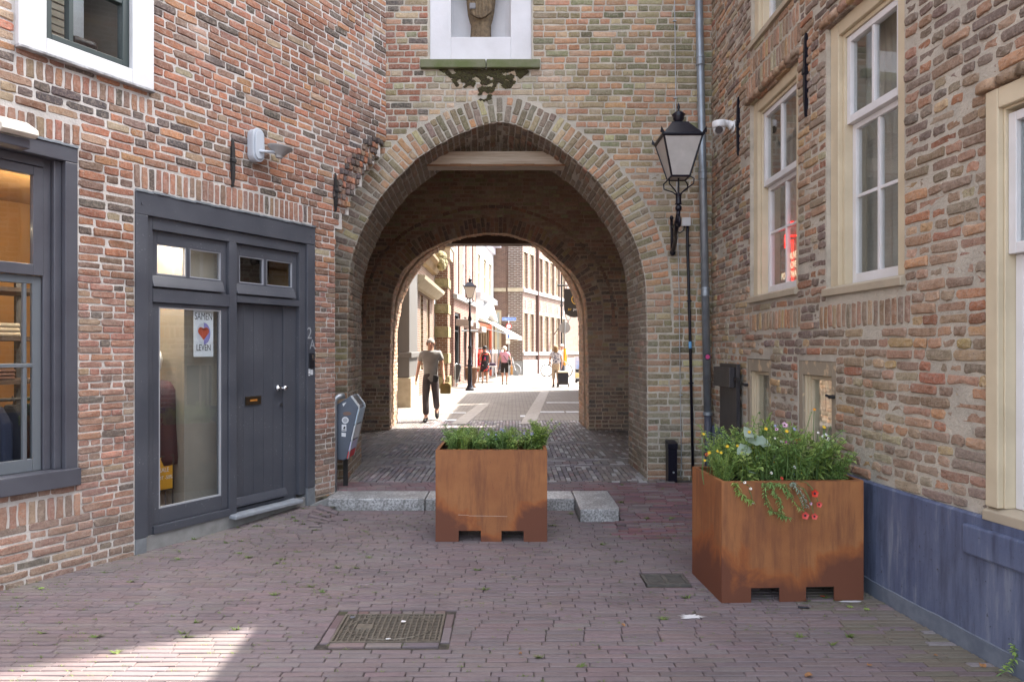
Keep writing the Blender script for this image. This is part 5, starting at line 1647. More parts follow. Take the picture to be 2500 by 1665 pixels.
# iron grates
def grate_big():
    g = thing('drain_grate', 'large rectangular iron drain grate with a round lid set in the brick paving', 'drain grate', DR.translation, rad(1.0))
    GI = mat('grate_iron', (.15, .132, .108), .55, .4, c2=(.21, .185, .15), ns=20, bs=.3)
    mb = MB(); w, h = DW / 2, DH / 2
    mb.box(-w, w, -h, -h + .012, -.03, .004); mb.box(-w, w, h - .012, h, -.03, .004); mb.box(-w, -w + .012, -h + .012, h - .012, -.03, .004); mb.box(w - .012, w, -h + .012, h - .012, -.03, .004)
    mb.build('frame', GI, g, world=False)
    for k in range(18):
        x = -w + .012 + (2 * w - .024) * (k + .5) / 18
        mb = MB(); mb.box(x - .004, x + .004, -h + .013, h - .013, -.025, .002); mb.build('bar', GI, g, world=False)
    for k in range(17):
        y = -h + .012 + (2 * h - .024) * (k + .5) / 17
        mb = MB(); mb.box(-w + .013, w - .013, y - .0045, y + .0045, -.028, -.004); mb.build('cross_bar', GI, g, world=False)
    mb = MB(); mb.tube([(.235 * math.cos(2 * PI * k / 40), .165 * math.sin(2 * PI * k / 40), .003) for k in range(41)], .003, 5); mb.build('lid_ring', GI, g, world=False)
    mb = MB(); mb.box(-w + .001, w - .001, -h + .001, h - .001, -.16, -.15); mb.build('pit_floor', SOIL, g, world=False)
    mb = MB(); mb.box(-.19, -.10, -.02, .05, -.010, .003); mb.build('name_plate', GI, g, world=False, bevel=.002)
grate_big()
g = thing('street_gully', 'small slotted iron gully grate in the paving beside the right planter', 'drain grate', (1.035, 4.62, .0), rad(1))
GI2 = mat('gully_iron', (.11, .105, .098), .55, .4, c2=(.16, .15, .135), ns=20)
mb = MB(); w, h = GWd / 2, GHt / 2
mb.box(-w, w, -h, -h + .015, -.03, .004); mb.box(-w, w, h - .015, h, -.03, .004); mb.box(-w, -w + .02, -h + .015, h - .015, -.03, .004); mb.box(w - .02, w, -h + .015, h - .015, -.03, .004)
mb.box(-.012, .012, -h + .016, h - .016, -.03, .005); mb.build('frame', GI2, g, world=False)
for k in range(6):
    y = -h + .015 + (2 * h - .03) * (k + .5) / 6
    for s in (-1, 1):
        mb = MB(); mb.box(min(s * .014, s * (w - .021)), max(s * .014, s * (w - .021)), y - .008, y + .008, -.025, .002); mb.build('bar', GI2, g, world=False)
mb = MB(); mb.box(-w + .001, w - .001, -h + .001, h - .001, -.14, -.13); mb.build('pit_floor', SOIL, g, world=False)

# weeds and moss in the joints
WEED = mat('weed_green', (.085, .14, .03), .7, c2=(.14, .17, .05), ns=20)
mb = MB()
for k in range(5200):
    y = 2.8 + 4.6 * rp.random() ** 1.3
    x = rp.uniform(xleft(y), XR(y) - .05)
    near = min(x - xleft(y), XR(y) - x)
    den = mnoise.noise(Vector((x * 1.1, y * 1.1, 7))) + (.35 if x < -.8 else 0) + (.3 if near < .4 else 0)
    if rp.random() > .25 + den or blocked_ground(x, y, 0): continue
    y = 2.45 + round((y - 2.45) / .0487) * .0487 + .0243 + .010 * mnoise.noise(Vector((x * .9, y * .5, 4)))
    z0 = gz(x, y) - .004; n = rp.randint(2, 6); big = rp.random() < .05
    for j in range(n * (3 if big else 1)):
        a = rp.uniform(0, 2 * PI); l = rp.uniform(.006, .019) * (2.6 if big else 1); h = rp.uniform(.002, .008) * (2.4 if big else 1)
        bx, by = x + rp.uniform(-.016, .016), y + rp.uniform(-.004, .004)
        d = Vector((math.cos(a), math.sin(a) * .6, 0)); e = Vector((-d.y, d.x, 0)) * l * .22
        p = Vector((bx, by, z0 + .003))
        mb.poly([p - e, p + e, p + d * l + Vector((0, 0, h + .004))])
mb.build('weeds', WEED, fixn=False, kind='stuff')
tag(bpy.data.objects['weeds'], 'tiny green weeds and moss growing in the paving joints', 'weeds')
# ------------------------------------------------------------------ planters
def corten_mat():
    m, nt, b = nodes_of('corten_steel')
    b.inputs['Roughness'].default_value = .62
    b.inputs['Specular IOR Level'].default_value = .35
    v = pos(nt, (1, 1, 1), True)
    oi = nt.nodes.new('ShaderNodeObjectInfo')
    ad = N(nt, 'ShaderNodeVectorMath', operation='ADD'); nt.links.new(v, ad.inputs[0]); 
    sc = N(nt, 'ShaderNodeVectorMath', operation='SCALE'); sc.inputs[0].default_value = (7, 3, 0); nt.links.new(oi.outputs['Random'], sc.inputs['Scale']); nt.links.new(sc.outputs[0], ad.inputs[1])
    vs = ad.outputs[0]
    st = N(nt, 'ShaderNodeVectorMath', operation='MULTIPLY'); st.inputs[1].default_value = (9, 9, 1.1); nt.links.new(vs, st.inputs[0])
    n1, n2, n3, n4 = noise(nt, vs, 2.2, 6, .6), noise(nt, st.outputs[0], 1.6, 7, .65), noise(nt, vs, 120, 3), noise(nt, vs, 3.2, 5, .6, .5)
    c = mixc(nt, ramp(nt, n1, .35, .68), (.345, .145, .055), (.24, .090, .036))
    c = mixc(nt, ramp(nt, n2, .45, .66, 0, .85), c, (.165, .066, .034))
    c = mixc(nt, ramp(nt, n3, .62, .72, 0, .45), c, (.12, .055, .035))
    # damp, darker rust that creeps up from the feet and the corners
    sx = nt.nodes.new('ShaderNodeSeparateXYZ'); nt.links.new(v, sx.inputs[0])
    ab = N(nt, 'ShaderNodeMath', operation='ABSOLUTE'); nt.links.new(sx.outputs[0], ab.inputs[0])
    h = N(nt, 'ShaderNodeMath', operation='MULTIPLY_ADD'); h.inputs[1].default_value = .42; h.inputs[2].default_value = -.015; nt.links.new(ab.outputs[0], h.inputs[0])
    h2 = N(nt, 'ShaderNodeMath', operation='MULTIPLY_ADD'); h2.inputs[1].default_value = .80; nt.links.new(n4, h2.inputs[0]); nt.links.new(h.outputs[0], h2.inputs[2])
    h3 = N(nt, 'ShaderNodeMath', operation='MULTIPLY_ADD'); h3.inputs[1].default_value = .09; nt.links.new(n2, h3.inputs[0]); nt.links.new(h2.outputs[0], h3.inputs[2])
    df = N(nt, 'ShaderNodeMath', operation='SUBTRACT'); nt.links.new(h3.outputs[0], df.inputs[0]); nt.links.new(sx.outputs[2], df.inputs[1])
    c = mixc(nt, ramp(nt, df.outputs[0], .245, .315, 0, .8), c, (.30, .095, .028))
    c = mixc(nt, ramp(nt, df.outputs[0], .30, .42, 0, .9), c, (.125, .046, .028))
    nt.links.new(c, b.inputs['Base Color'])
    bump(nt, b, n3, .25, .003)
    return m
CORTEN = corten_mat()
def planter(label, loc, rz, w=.905, d=.56, h=.737):
    p = thing('planter', label, 'planter', loc, rz)
    hw = w / 2
    foot = [(-hw, 0), (-.265, 0), (-.265, .088), (-.085, .088), (-.085, 0), (.082, 0), (.082, .088), (.262, .088), (.262, 0), (hw, 0), (hw, h), (-hw, h)]
    for y0, y1, nm in ((0, .008, 'front_panel'), (d - .008, d, 'rear_panel')):
        q = MB(); A = [(x, z) for x, z in foot]
        # split in strips so that no face is concave
        for (xa, xb, za) in ((-hw, -.265, 0), (-.265, -.085, .088), (-.085, .082, 0), (.082, .262, .088), (.262, hw, 0)):
            q.box(xa, xb, y0, y1, za, h)
        bm = bmesh.new()
        o = q.build(nm, CORTEN, p, world=False)
        bm.from_mesh(o.data); bmesh.ops.remove_doubles(bm, verts=bm.verts, dist=1e-4)
        inner = [f for f in bm.faces if abs(f.normal.x) > .9 and abs(abs(f.calc_center_median().x) - hw) > .01 and f.calc_center_median().z > .09]
        bmesh.ops.delete(bm, geom=inner, context='FACES_ONLY')
        bm.to_mesh(o.data); bm.free()
    for x0, x1 in ((-hw, -hw + .008), (hw - .008, hw)):
        q = MB(); q.box(x0, x1, .0085, d - .0085, 0, h); q.build('side_panel', CORTEN, p, world=False)
    q = MB()
    t = .028
    q.box(-hw + .001, hw - .001, .001, t, h + .0005, h + .006); q.box(-hw + .001, hw - .001, d - t, d - .001, h + .0005, h + .006)
    q.box(-hw + .001, -hw + t, t + .0005, d - t - .0005, h + .0005, h + .006); q.box(hw - t, hw - .001, t + .0005, d - t - .0005, h + .0005, h + .006)
    q.build('rim', CORTEN, p, world=False)
    q = MB(); q.box(-hw + .01, hw - .01, .01, d - .01, .095, .10); q.build('floor_plate', CORTEN, p, world=False)
    q = MB(); n = 12
    for i in range(n):
        for j in range(8):
            f = lambda a, b: (-hw + .009 + (w - .018) * a / n, .009 + (d - .018) * b / 8, h - .05 + .02 * mnoise.noise(Vector((a * .7, b * .7, loc[0]))))
            q.poly([f(i, j), f(i + 1, j), f(i + 1, j + 1), f(i, j + 1)])
    q.build('soil', SOIL, p, world=False)
    return p
pl_mid = planter('rusty steel planter with low green plants standing in the middle in front of the kerb', ((1199.5 - 1250) / F * 5.533, 5.533, 0), rad(-.4))
pl_right = planter('rusty steel planter with tall flowering plants beside the blue grey base of the right wall', (1.735, 4.215, 0), rad(3.4), w=.90)
SCR = mat('pale_scratch', (.45, .33, .25), .7)
q = MB(); 
for a, b, z0, z1 in ((-.27, -.19, .215, .213), (-.19, -.175, .213, .207), (-.175, .02, .208, .206), (.02, .13, .206, .203)): q.hexa([(a, -.0006, z0), (b, -.0006, z1), (b, .0, z1), (a, 0, z0), (a, -.0006, z0 + .004), (b, -.0006, z1 + .003), (b, 0, z1 + .003), (a, 0, z0 + .004)])
o = q.build('scratch', SCR, pl_mid, world=False)

# ------------------------------------------------------------------ plants
LEAF = [mat('leaf_fresh', (.33, .48, .12), .6, c2=(.42, .52, .18), ns=14), mat('leaf_mid', (.22, .38, .12), .6, c2=(.30, .44, .15), ns=14), mat('leaf_blue', (.32, .42, .33), .65, c2=(.40, .48, .40), ns=10), mat('leaf_dark', (.04, .085, .035), .55, c2=(.06, .115, .04), ns=14)]
for m_ in LEAF:
    nt_ = m_.node_tree; b = nt_.nodes['Principled BSDF']; tl = nt_.nodes.new('ShaderNodeBsdfTranslucent'); mx = nt_.nodes.new('ShaderNodeMixShader')
    nt_.links.new(b.inputs['Base Color'].links[0].from_socket, tl.inputs[0]); mx.inputs[0].default_value = .4
    nt_.links.new(b.outputs[0], mx.inputs[1]); nt_.links.new(tl.outputs[0], mx.inputs[2]); nt_.links.new(mx.outputs[0], nt_.nodes['Material Output'].inputs[0])
STEM = mat('stem_green', (.10, .17, .05), .6)
rq = random.Random(71)
def leaf(mb, p, d, l, w, droop=.3, up=None):
    p = Vector(p); d = Vector(d).normalized()
    up = Vector((0, 0, 1)) if up is None else up
    s = d.cross(up)
    s = s.normalized() if s.length > .01 else Vector((1, 0, 0))
    n = s.cross(d)
    m1 = p + d * l * .45 + n * l * .05; e = p + d * l + Vector((0, 0, -droop * l))
    mid = m1 - n * w * .25
    a = mb.vert(p); b = mb.vert(m1 + s * w / 2); c = mb.vert(mid); f = mb.vert(m1 - s * w / 2); g = mb.vert(e)
    mb.face((a, c, b)); mb.face((a, f, c)); mb.face((b, c, g)); mb.face((c, f, g))
def plant(name, label, group, kind, h, spread, lm, rng, n=6, loc=(0, 0, 0)):
    t = thing(name, label, 'plant', loc, 0, group)
    st, fo = MB(), MB()
    for k in range(n):
        a = 2 * PI * k / n + rng.uniform(-.5, .5); r = spread * rng.uniform(.35, 1); hh = h * rng.uniform(.6, 1.05)
        b0 = Vector((rng.uniform(-.02, .02), rng.uniform(-.02, .02), 0))
        pts = [b0 + Vector((math.cos(a) * r * s ** 1.5, math.sin(a) * r * s ** 1.5, hh * (s - .18 * s * s) / .82)) for s in (0, .25, .5, .75, 1)]
        st.tube(pts, [.003, .0028, .0024, .002, .001], 5)
        m = int(9 + hh * 34)
        for j in range(m):
            s = .12 + .88 * j / m; i = min(3, int(s * 4)); p = pts[i].lerp(pts[i + 1], s * 4 - i)
            if kind == 'feather':
                for q_ in range(3):
                    th = rng.uniform(0, 2 * PI); d = Vector((math.cos(th), math.sin(th), rng.uniform(.1, .8))); l = rng.uniform(.022, .05) * (1.15 - .5 * s)
                    leaf(fo, p, d, l, .010, .2)
                    leaf(fo, p + d * l * .4, d + Vector((rng.uniform(-1, 1), rng.uniform(-1, 1), .2)), l * .6, .008, .2)
            elif kind == 'broad':
                for q_ in range(1):
                    th = rng.uniform(0, 2 * PI); d = Vector((math.cos(th), math.sin(th), rng.uniform(.0, .7))); leaf(fo, p, d, rng.uniform(.035, .075) * (1.2 - .5 * s), rng.uniform(.022, .038), .35)
            else:
                for q_ in range(2):
                    th = rng.uniform(0, 2 * PI); d = Vector((math.cos(th), math.sin(th), rng.uniform(.1, .6))); leaf(fo, p, d, rng.uniform(.022, .045), rng.uniform(.012, .020), .3)
    st.build('stem', STEM, t, world=False, fixn=False)
    fo.build('foliage', lm, t, world=False, fixn=False)
    return t
def plant_field(pl, spots, protos, z):
    M = chain_matrix(pl)
    for i, (x, y, sc, k) in enumerate(spots):
        src = protos[k % len(protos)]
        base = src.get('base') or src['label']; src['base'] = base
        o = src if not src.get('used') else copy_tree(src)
        src['used'] = 1; o['label'] = base
        p = M @ Vector((x, y, z))
        o['label'] = o['label'].split(' growing')[0] + ' at the ' + ('left' if x < -.15 else 'right' if x > .15 else 'middle') + (' front' if y < .2 else ' back' if y > .36 else ' centre') + ' of the ' + o['label'].split('in the ')[1]
        o.location = p; o.rotation_euler = (rq.uniform(-.1, .1), rq.uniform(-.1, .1), rq.uniform(0, 6.3)); o.scale = (sc, sc, sc * rq.uniform(.9, 1.12))
    for s in protos:
        for q_ in list(COL.objects):
            for key in ('used', 'base'):
                if key in q_: del q_[key]
def clean(o):
    if 'used' in o: del o['used']
LBL = [('feathery fresh green wildflower plant growing in the right planter', 'feathery plants in the right planter', 'feather'), ('small leaved bushy green plant growing in the right planter', 'bushy plants in the right planter', 'small'), ('broad leaved green plant growing in the right planter', 'broad leaved plants in the right planter', 'broad')]
prot = [plant('wildflower_plant', LBL[0][0], LBL[0][1], 'feather', .35, .19, LEAF[0], rq, 7), plant('bushy_plant', LBL[1][0], LBL[1][1], 'small', .28, .18, LEAF[1], rq, 8), plant('broad_plant', LBL[2][0], LBL[2][1], 'broad', .26, .17, LEAF[0], rq, 7)]
sp = []
for k in range(40):
    x, y = rq.uniform(-.41, .40), rq.uniform(.06, .50)
    big = 1 + .30 * math.exp(-((x - .02) / .26) ** 2) - (.25 if abs(x) > .34 else 0)
    sp.append((x, y, rq.uniform(.75, 1.05) * big, rq.choice((0, 0, 1, 1, 2, 2)) if x < .15 else rq.choice((1, 1, 2, 2, 0))))
plant_field(pl_right, sp, prot, .69)
LBM = [('low feathery green plant growing in the middle planter', 'feathery plants in the middle planter', 'feather'), ('low bushy green plant growing in the middle planter', 'bushy plants in the middle planter', 'small'), ('low broad leaved green plant growing in the middle planter', 'broad leaved plants in the middle planter', 'broad')]
pm_ = [plant('feathery_plant', LBM[0][0], LBM[0][1], 'feather', .23, .14, LEAF[0], rq, 8), plant('bushy_plant', LBM[1][0], LBM[1][1], 'small', .22, .14, LEAF[1], rq, 9), plant('broad_plant', LBM[2][0], LBM[2][1], 'broad', .19, .13, LEAF[0], rq, 8)]
sp = []
for k in range(44):
    x, y = rq.uniform(-.40, .41), rq.uniform(.06, .50)
    sp.append((x, y, rq.uniform(.6, .95) * (1.25 if x > .3 and y > .2 else 1), rq.choice((0, 1, 1, 2, 2))))
plant_field(pl_mid, sp, pm_, .69)

PET = {'red': mat('petal_red', (.62, .045, .02), .6), 'coral': mat('petal_coral', (.60, .075, .06), .6), 'white': mat('petal_white', (.75, .75, .75), .6), 'yellow': mat('petal_yellow', (.70, .48, .03), .6), 'pink': mat('petal_pink', (.60, .36, .48), .6), 'purple': mat('petal_purple', (.33, .09, .20), .6), 'blue': mat('petal_blue', (.22, .28, .58), .6), 'orange': mat('petal_orange', (.65, .25, .02), .6)}
DARKC = mat('flower_dark_centre', (.05, .015, .03), .8)
def flower(label, pl, base, head, col, r, kind='poppy', name=None, group=None, bend=None):
    M = chain_matrix(pl)
    b = M @ Vector(base); hd = M @ Vector(head)
    t = thing(name or ('poppy' if kind == 'poppy' else 'daisy'), label, 'flower', b, 0, group)
    mid = (b + hd) / 2 + Vector(bend or (rq.uniform(-.03, .03), rq.uniform(-.02, .02), .03))
    pts = [b.lerp(mid, s).lerp(mid.lerp(hd, s), s) for s in (0, .2, .4, .6, .8, 1)]
    q = MB(); q.tube(pts, .0022, 5); q.build('stem', STEM, t)
    q = MB()
    ax = Vector((rq.uniform(-.3, .3), -.75, .55)).normalized() if kind != 'hang' else Vector((rq.uniform(-.2, .2), -.9, .1)).normalized()
    u = ax.orthogonal().normalized(); v = ax.cross(u)
    n = 5 if kind != 'daisy' else 9
    for k in range(n):
        a = 2 * PI * k / n
        d = (u * math.cos(a) + v * math.sin(a)); s_ = ax.cross(d)
        w = r * (1.0 if kind != 'daisy' else .42)
        p0 = hd; p1 = hd + d * r * .6 + ax * r * .25 + s_ * w * .55; p2 = hd + d * r * 1.0 + ax * r * .35; p3 = hd + d * r * .6 + ax * r * .25 - s_ * w * .55
        pm2 = hd + d * r * .6 + ax * r * .12
        i = [q.vert(x) for x in (p0, p1, p2, p3, pm2)]
        q.face((i[0], i[1], i[4])); q.face((i[1], i[2], i[4])); q.face((i[2], i[3], i[4])); q.face((i[3], i[0], i[4]))
    q.build('petals', PET[col], t, fixn=False)
    q = MB(); q.ball(hd + ax * r * .18, r * .28, 8, 6); q.build('flower_centre', PET['yellow'] if kind == 'daisy' else DARKC, t)
    return t
H0 = .69
def fpx(px, py, y):       # planter-local head position seen at a photo pixel, at local depth y of the right planter
    inv = chain_matrix(pl_right).inverted()
    Y = 4.215 + y
    p = inv @ px2(px, py, Y); return p
for lab, px_, py_, y, col, r, kind in (
    ('upper red poppy at the back of the right planter', 1949, 1077, .30, 'red', .028, 'poppy'),
    ('small red poppy low among the leaves at the front of the right planter', 1908, 1168, .05, 'red', .012, 'poppy'),
    ('orange red poppy near the drainpipe corner of the right planter', 1725, 1110, .30, 'red', .014, 'poppy'),
    ('white rose like flower in front of the second basement window', 2016, 1069, .25, 'white', .030, 'poppy'),
    ('left one of two dark pink flowers in the right planter', 1923, 1081, .22, 'purple', .019, 'poppy'),
    ('dark pink flower next to the upper red poppy', 1939, 1081, .22, 'purple', .019, 'poppy'),
    ('pale pink flower standing highest in the right planter', 1915, 1038, .30, 'pink', .022, 'poppy'),
    ('pale lilac flower just below the highest pink flower', 1895, 1048, .30, 'pink', .015, 'poppy'),
    ('orange flower at the tip of the tall thin stem before the second basement window', 1988, 1000, .30, 'orange', .012, 'daisy')):
    hd = fpx(px_, py_, y); flower(lab, pl_right, (hd.x + rq.uniform(-.03, .03), hd.y, H0), hd, col, r, kind, name='flower' if col not in ('red',) else 'poppy')
for lab, px_, py_, col, r in (('upper red poppy hanging over the front of the right planter', 1988, 1204, 'red', .026), ('coral poppy hanging at the end of a long stem, farthest right', 1999, 1231, 'coral', .020), ('red poppy hanging lowest over the front of the right planter', 1965, 1258, 'coral', .025), ('coral poppy hanging beside the lowest red poppy', 1988, 1260, 'coral', .021), ('purple flower hanging between the coral poppies', 1979, 1229, 'pink', .010)):
    hd = fpx(px_, py_, -.045); flower(lab, pl_right, (hd.x - .08 + rq.uniform(-.03, .03), .04, H0 + .02), hd, col, r, 'hang', name='poppy' if 'poppy' in lab else 'flower', bend=(-.01, -.05, .10))
for k in range(34):
    px_, py_ = rq.uniform(1700, 2030), rq.uniform(1035, 1165)
    hd = fpx(px_, py_, rq.uniform(.03, .25)); fc_ = rq.choice(('yellow', 'yellow', 'white', 'orange', 'blue')); flower('small %s flower among the leaves in the %s of the right planter' % (fc_, 'left third' if px_ < 1790 else 'middle' if px_ < 1900 else 'right third'), pl_right, (hd.x + rq.uniform(-.02, .02), hd.y, H0), hd, fc_, rq.uniform(.009, .014), 'daisy', group='small flowers in the right planter')
for k in range(3):
    px_, py_ = ((1832, 1193), (1838, 1227), (1818, 1178))[k]
    hd = fpx(px_, py_, -.03); flower(('upper white daisy hanging on a trailing stem at the front of the right planter', 'lower pale daisy hanging on the trailing stem of the right planter', 'pale daisy just over the front rim of the right planter')[k], pl_right, (hd.x - .03, .03, H0), hd, 'white', .011, 'daisy', bend=(0, -.03, .06))
inv_m = chain_matrix(pl_mid).inverted()
for k in range(12):
    px_, py_ = rq.choice(((1193, 1060), (1200, 1066), (1208, 1063), (1226, 1049), (1233, 1051), (1213, 1070), (1190, 1070), (1281, 1062), (1250, 1062), (1300, 1058), (1310, 1030)))
    hd = inv_m @ px2(px_ + rq.uniform(-4, 4), py_ + rq.uniform(-3, 3), 5.533 + rq.uniform(.1, .3)); flower('tiny pale blue flower among the leaves of the middle planter', pl_mid, (hd.x, hd.y, H0), hd, 'blue', .010, 'daisy', group='blue flowers in the middle planter')
# trailing stems over the front rim of the right planter, tall sprigs, large pale leaves
def trail(label, pl, pts_px, lm, group=None, n=34, w=.010, l=.03, y=-.035, name='trailing_plant', start=None):
    M = chain_matrix(pl)
    pts = [M @ Vector(start)] if start else []
    pts += [px2(a, b, 4.215 + y) for a, b in pts_px]
    t = thing(name, label, 'plant', pts[0], 0, group)
    st, fo = MB(), MB(); st.tube(pts, .0028, 5)
    m = len(pts) - 1
    for j in range(n):
        s = .12 + .88 * j / n; i = min(m - 1, int(s * m)); p = pts[i].lerp(pts[i + 1], s * m - i)
        for _ in range(3):
            th = rq.uniform(0, 2 * PI); d = Vector((math.cos(th), -abs(math.sin(th)) * .6, rq.uniform(-.5, .5))); leaf(fo, p, d, l * rq.uniform(.6, 1.2), w * rq.uniform(.7, 1.2), .4)
    st.build('stem', STEM, t, fixn=False); fo.build('foliage', lm, t, fixn=False)
def sx(px_): return (chain_matrix(pl_right).inverted() @ px2(px_, 1180, 4.215)).x
trail('long trailing green stem hanging lowest over the front of the right planter', pl_right, [(1868, 1180), (1868, 1215), (1880, 1245), (1905, 1260), (1930, 1264)], LEAF[1], start=(sx(1865), .04, .72))
trail('trailing stem with a daisy hanging near the left front corner of the right planter', pl_right, [(1795, 1180), (1805, 1203), (1822, 1218), (1838, 1226)], LEAF[0], start=(sx(1792), .04, .72))
trail('leafy tuft hanging over the rim in the middle of the right planter', pl_right, [(1880, 1178), (1890, 1200), (1905, 1225), (1908, 1262)], LEAF[1], start=(sx(1880), .04, .72))
trail('thin trailing stem with grey green leaves beside the hanging poppies', pl_right, [(1935, 1178), (1950, 1196), (1962, 1220), (1968, 1240)], LEAF[2], start=(sx(1932), .04, .72), n=22)
trail('yellow green trailing stem left of the hanging poppies', pl_right, [(1918, 1182), (1930, 1215), (1950, 1238), (1960, 1246)], LEAF[0], start=(sx(1915), .04, .72), n=14, w=.006)
trail('leafy tuft hanging over the rim right of the middle of the right planter', pl_right, [(1900, 1180), (1912, 1190), (1922, 1200), (1930, 1212)], LEAF[1], start=(sx(1898), .04, .72), n=26)
for lab, px0, x1, y1, n in (('tall thin sprig with needle leaves before the second basement window', 1978, 1986, 1004, 46), ('tall feathery sprig at the wall end of the right planter', 2030, 2032, 1040, 46), ('long bare stem with a bud before the first basement window', 1830, 1854, 1008, 3)):
    b_ = sx(px0); p0 = chain_matrix(pl_right) @ Vector((b_, .28, .69))
    t = thing('tall_plant', lab, 'plant', p0); e_ = px2(x1, y1, 4.5)
    st, fo = MB(), MB(); pts = [p0.lerp(e_, s) + Vector((.01 * math.sin(s * 5), 0, 0)) for s in (0, .25, .5, .75, 1)]; st.tube(pts, [.003, .003, .0025, .002, .0015], 5)
    for j in range(n):
        s = .2 + .8 * j / n; i = min(3, int(s * 4)); p = pts[i].lerp(pts[i + 1], s * 4 - i)
        for _ in range(4):
            th = rq.uniform(0, 2 * PI); d = Vector((math.cos(th), math.sin(th), rq.uniform(.2, .9))); leaf(fo, p, d, rq.uniform(.025, .06) * (1.25 - s), .004, .15)
    if n < 5: fo.ball(e_, .008, 8, 6)
    st.build('stem', STEM, t, fixn=False); fo.build('foliage', LEAF[1] if n > 5 else STEM, t, fixn=False)
gp = thing('poppy_plant', 'pale blue green plant with large drooping leaves in the right planter', 'plant', chain_matrix(pl_right) @ Vector((-.12, .15, .69)))
for (px_, py_, l, dx) in ((1845, 1068, .13, 1), (1817, 1092, .12, -1), (1833, 1142, .15, -.2), (1828, 1050, .09, -.6), (1862, 1072, .10, .8)):
    hd = px2(px_, py_, 4.31); q = MB(); b_ = gp.location
    d = Vector((dx * .8, -.35, .2)).normalized(); s_ = d.cross(Vector((0, -.6, .8))).normalized()
    prev = None
    for k in range(7):
        s = k / 6; wv = .045 * math.sin(PI * min(1, s * .93 + .05)) * (1 + .25 * (k % 2)); c_ = hd + d * l * (s - .5) + Vector((0, 0, -.05 * s * s))
        A = [q.vert(c_ + s_ * wv), q.vert(c_ + Vector((0, 0, -.006))), q.vert(c_ - s_ * wv)]
        if prev: q.face((prev[0], prev[1], A[1], A[0])); q.face((prev[1], prev[2], A[2], A[1]))
        prev = A
    q.build('leaf', LEAF[2], gp, fixn=False, smooth=True)
    q = MB(); q.tube([b_, b_.lerp(hd, .6) + Vector((0, 0, .03)), hd - d * l * .45], .003, 5); q.build('stem', STEM, gp)

# ------------------------------------------------------------------ wall lantern
def lantern_head(t, c, s, front_glass, iron=BLACK, world=True):
    """tapering four sided lantern; c: centre of the glass bottom, s: half width at the top of the glass"""
    c = Vector(c); hb = s * .47; gh = s * 2.0
    q = MB()
    top = [c + Vector((sx_ * s, sy * s, gh)) for sx_, sy in ((-1, -1), (1, -1), (1, 1), (-1, 1))]
    bot = [c + Vector((sx_ * hb, sy * hb, 0)) for sx_, sy in ((-1, -1), (1, -1), (1, 1), (-1, 1))]
    for k in range(4):
        q.tube([bot[k], top[k]], s * .055, 6); q.tube([top[k], top[(k + 1) % 4]], s * .07, 6); q.tube([bot[k], bot[(k + 1) % 4]], s * .06, 6)
    q.build('lantern_frame', iron, t)
    for k in range(4):
        q = MB(); i = .03 * s
        q.poly([bot[k], bot[(k + 1) % 4], top[(k + 1) % 4], top[k]]); q.build('glass_pane', front_glass, t, fixn=False)
    q = MB(); q.poly(bot); q.build('base_pane', front_glass, t, fixn=False)
    q = MB()
    q.lathe([(s * 1.10, gh), (s * 1.10, gh + s * .08), (s * 1.0, gh + s * .10), (s * .44, gh + s * .80), (s * .44, gh + s * .84), (s * .20, gh + s * .86)], c, sq=True); q.build('roof', iron, t)
    q = MB(); q.lathe([(s * .20, gh + s * .86), (s * .22, gh + s * 1.0), (s * .30, gh + s * 1.10), (s * .28, gh + s * 1.2), (s * .36, gh + s * 1.34), (s * .20, gh + s * 1.48), (s * .06, gh + s * 1.55), (s * .05, gh + s * 1.62), (s * .085, gh + s * 1.72), (s * .06, gh + s * 1.86), (.002, gh + s * 1.98)], c, 14); q.build('finial', iron, t, smooth=True)
    q = MB()
    for k in range(4):
        d = (top[k] - c); d.z = 0; d.normalize(); p = top[k] + d * s * .12 + Vector((0, 0, s * .09))
        v0 = [q.vert(x) for x in (p + Vector((-.03, 0, 0)) * s * 4, p + Vector((.03, 0, 0)) * s * 4, p + Vector((0, .03, 0)) * s * 4, p + d * s * .1 + Vector((0, 0, s * .30)))]
        q.face((v0[0], v0[1], v0[3])); q.face((v0[1], v0[2], v0[3])); q.face((v0[2], v0[0], v0[3]))
    q.build('corner_spike', iron, t)['kind'] = 'stuff'
FROST = mat('frosted_glass', (.47, .46, .44), .35, c2=(.40, .39, .37), ns=8)
la = thing('wall_lantern', 'black old style wall lantern with frosted panes on a scrolled iron bracket beside the arch', 'lantern', (1.80, 7.69, 2.65))
lc = Vector((1.69, 6.93, 3.295)); LS = .192
lantern_head(la, lc, LS, FROST)
q = MB()
for sx_, sy in ((-1, -1), (1, -1), (1, 1), (-1, 1)):
    b0 = lc + Vector((sx_ * .09, sy * .09, 0)); e_ = lc + Vector((0, 0, -.165))
    q.tube([b0, b0 + Vector((sx_ * .035, sy * .035, -.035)), b0 + Vector((sx_ * .03, sy * .03, -.085)), e_ + Vector((sx_ * .045, sy * .045, .03)), e_ + Vector((sx_ * .02, sy * .02, 0))], .007, 6)
q.tube([lc, lc + Vector((0, 0, -.2))], .010, 6)
q.build('cradle', BLACK, la)
q = MB(); q.lathe([(.03, -.27), (.036, -.262), (.03, -.25), (.028, -.175), (.034, -.165), (.026, -.155)], lc, 14); q.lathe([(.012, -.34), (.03, -.325), (.034, -.305), (.03, -.285), (.014, -.272)], lc, 14); q.build('collar', BLACK, la, smooth=True)
q = MB()
w0 = Vector((1.80, 7.67, 2.64))
pA = lc + Vector((0, 0, -.33))
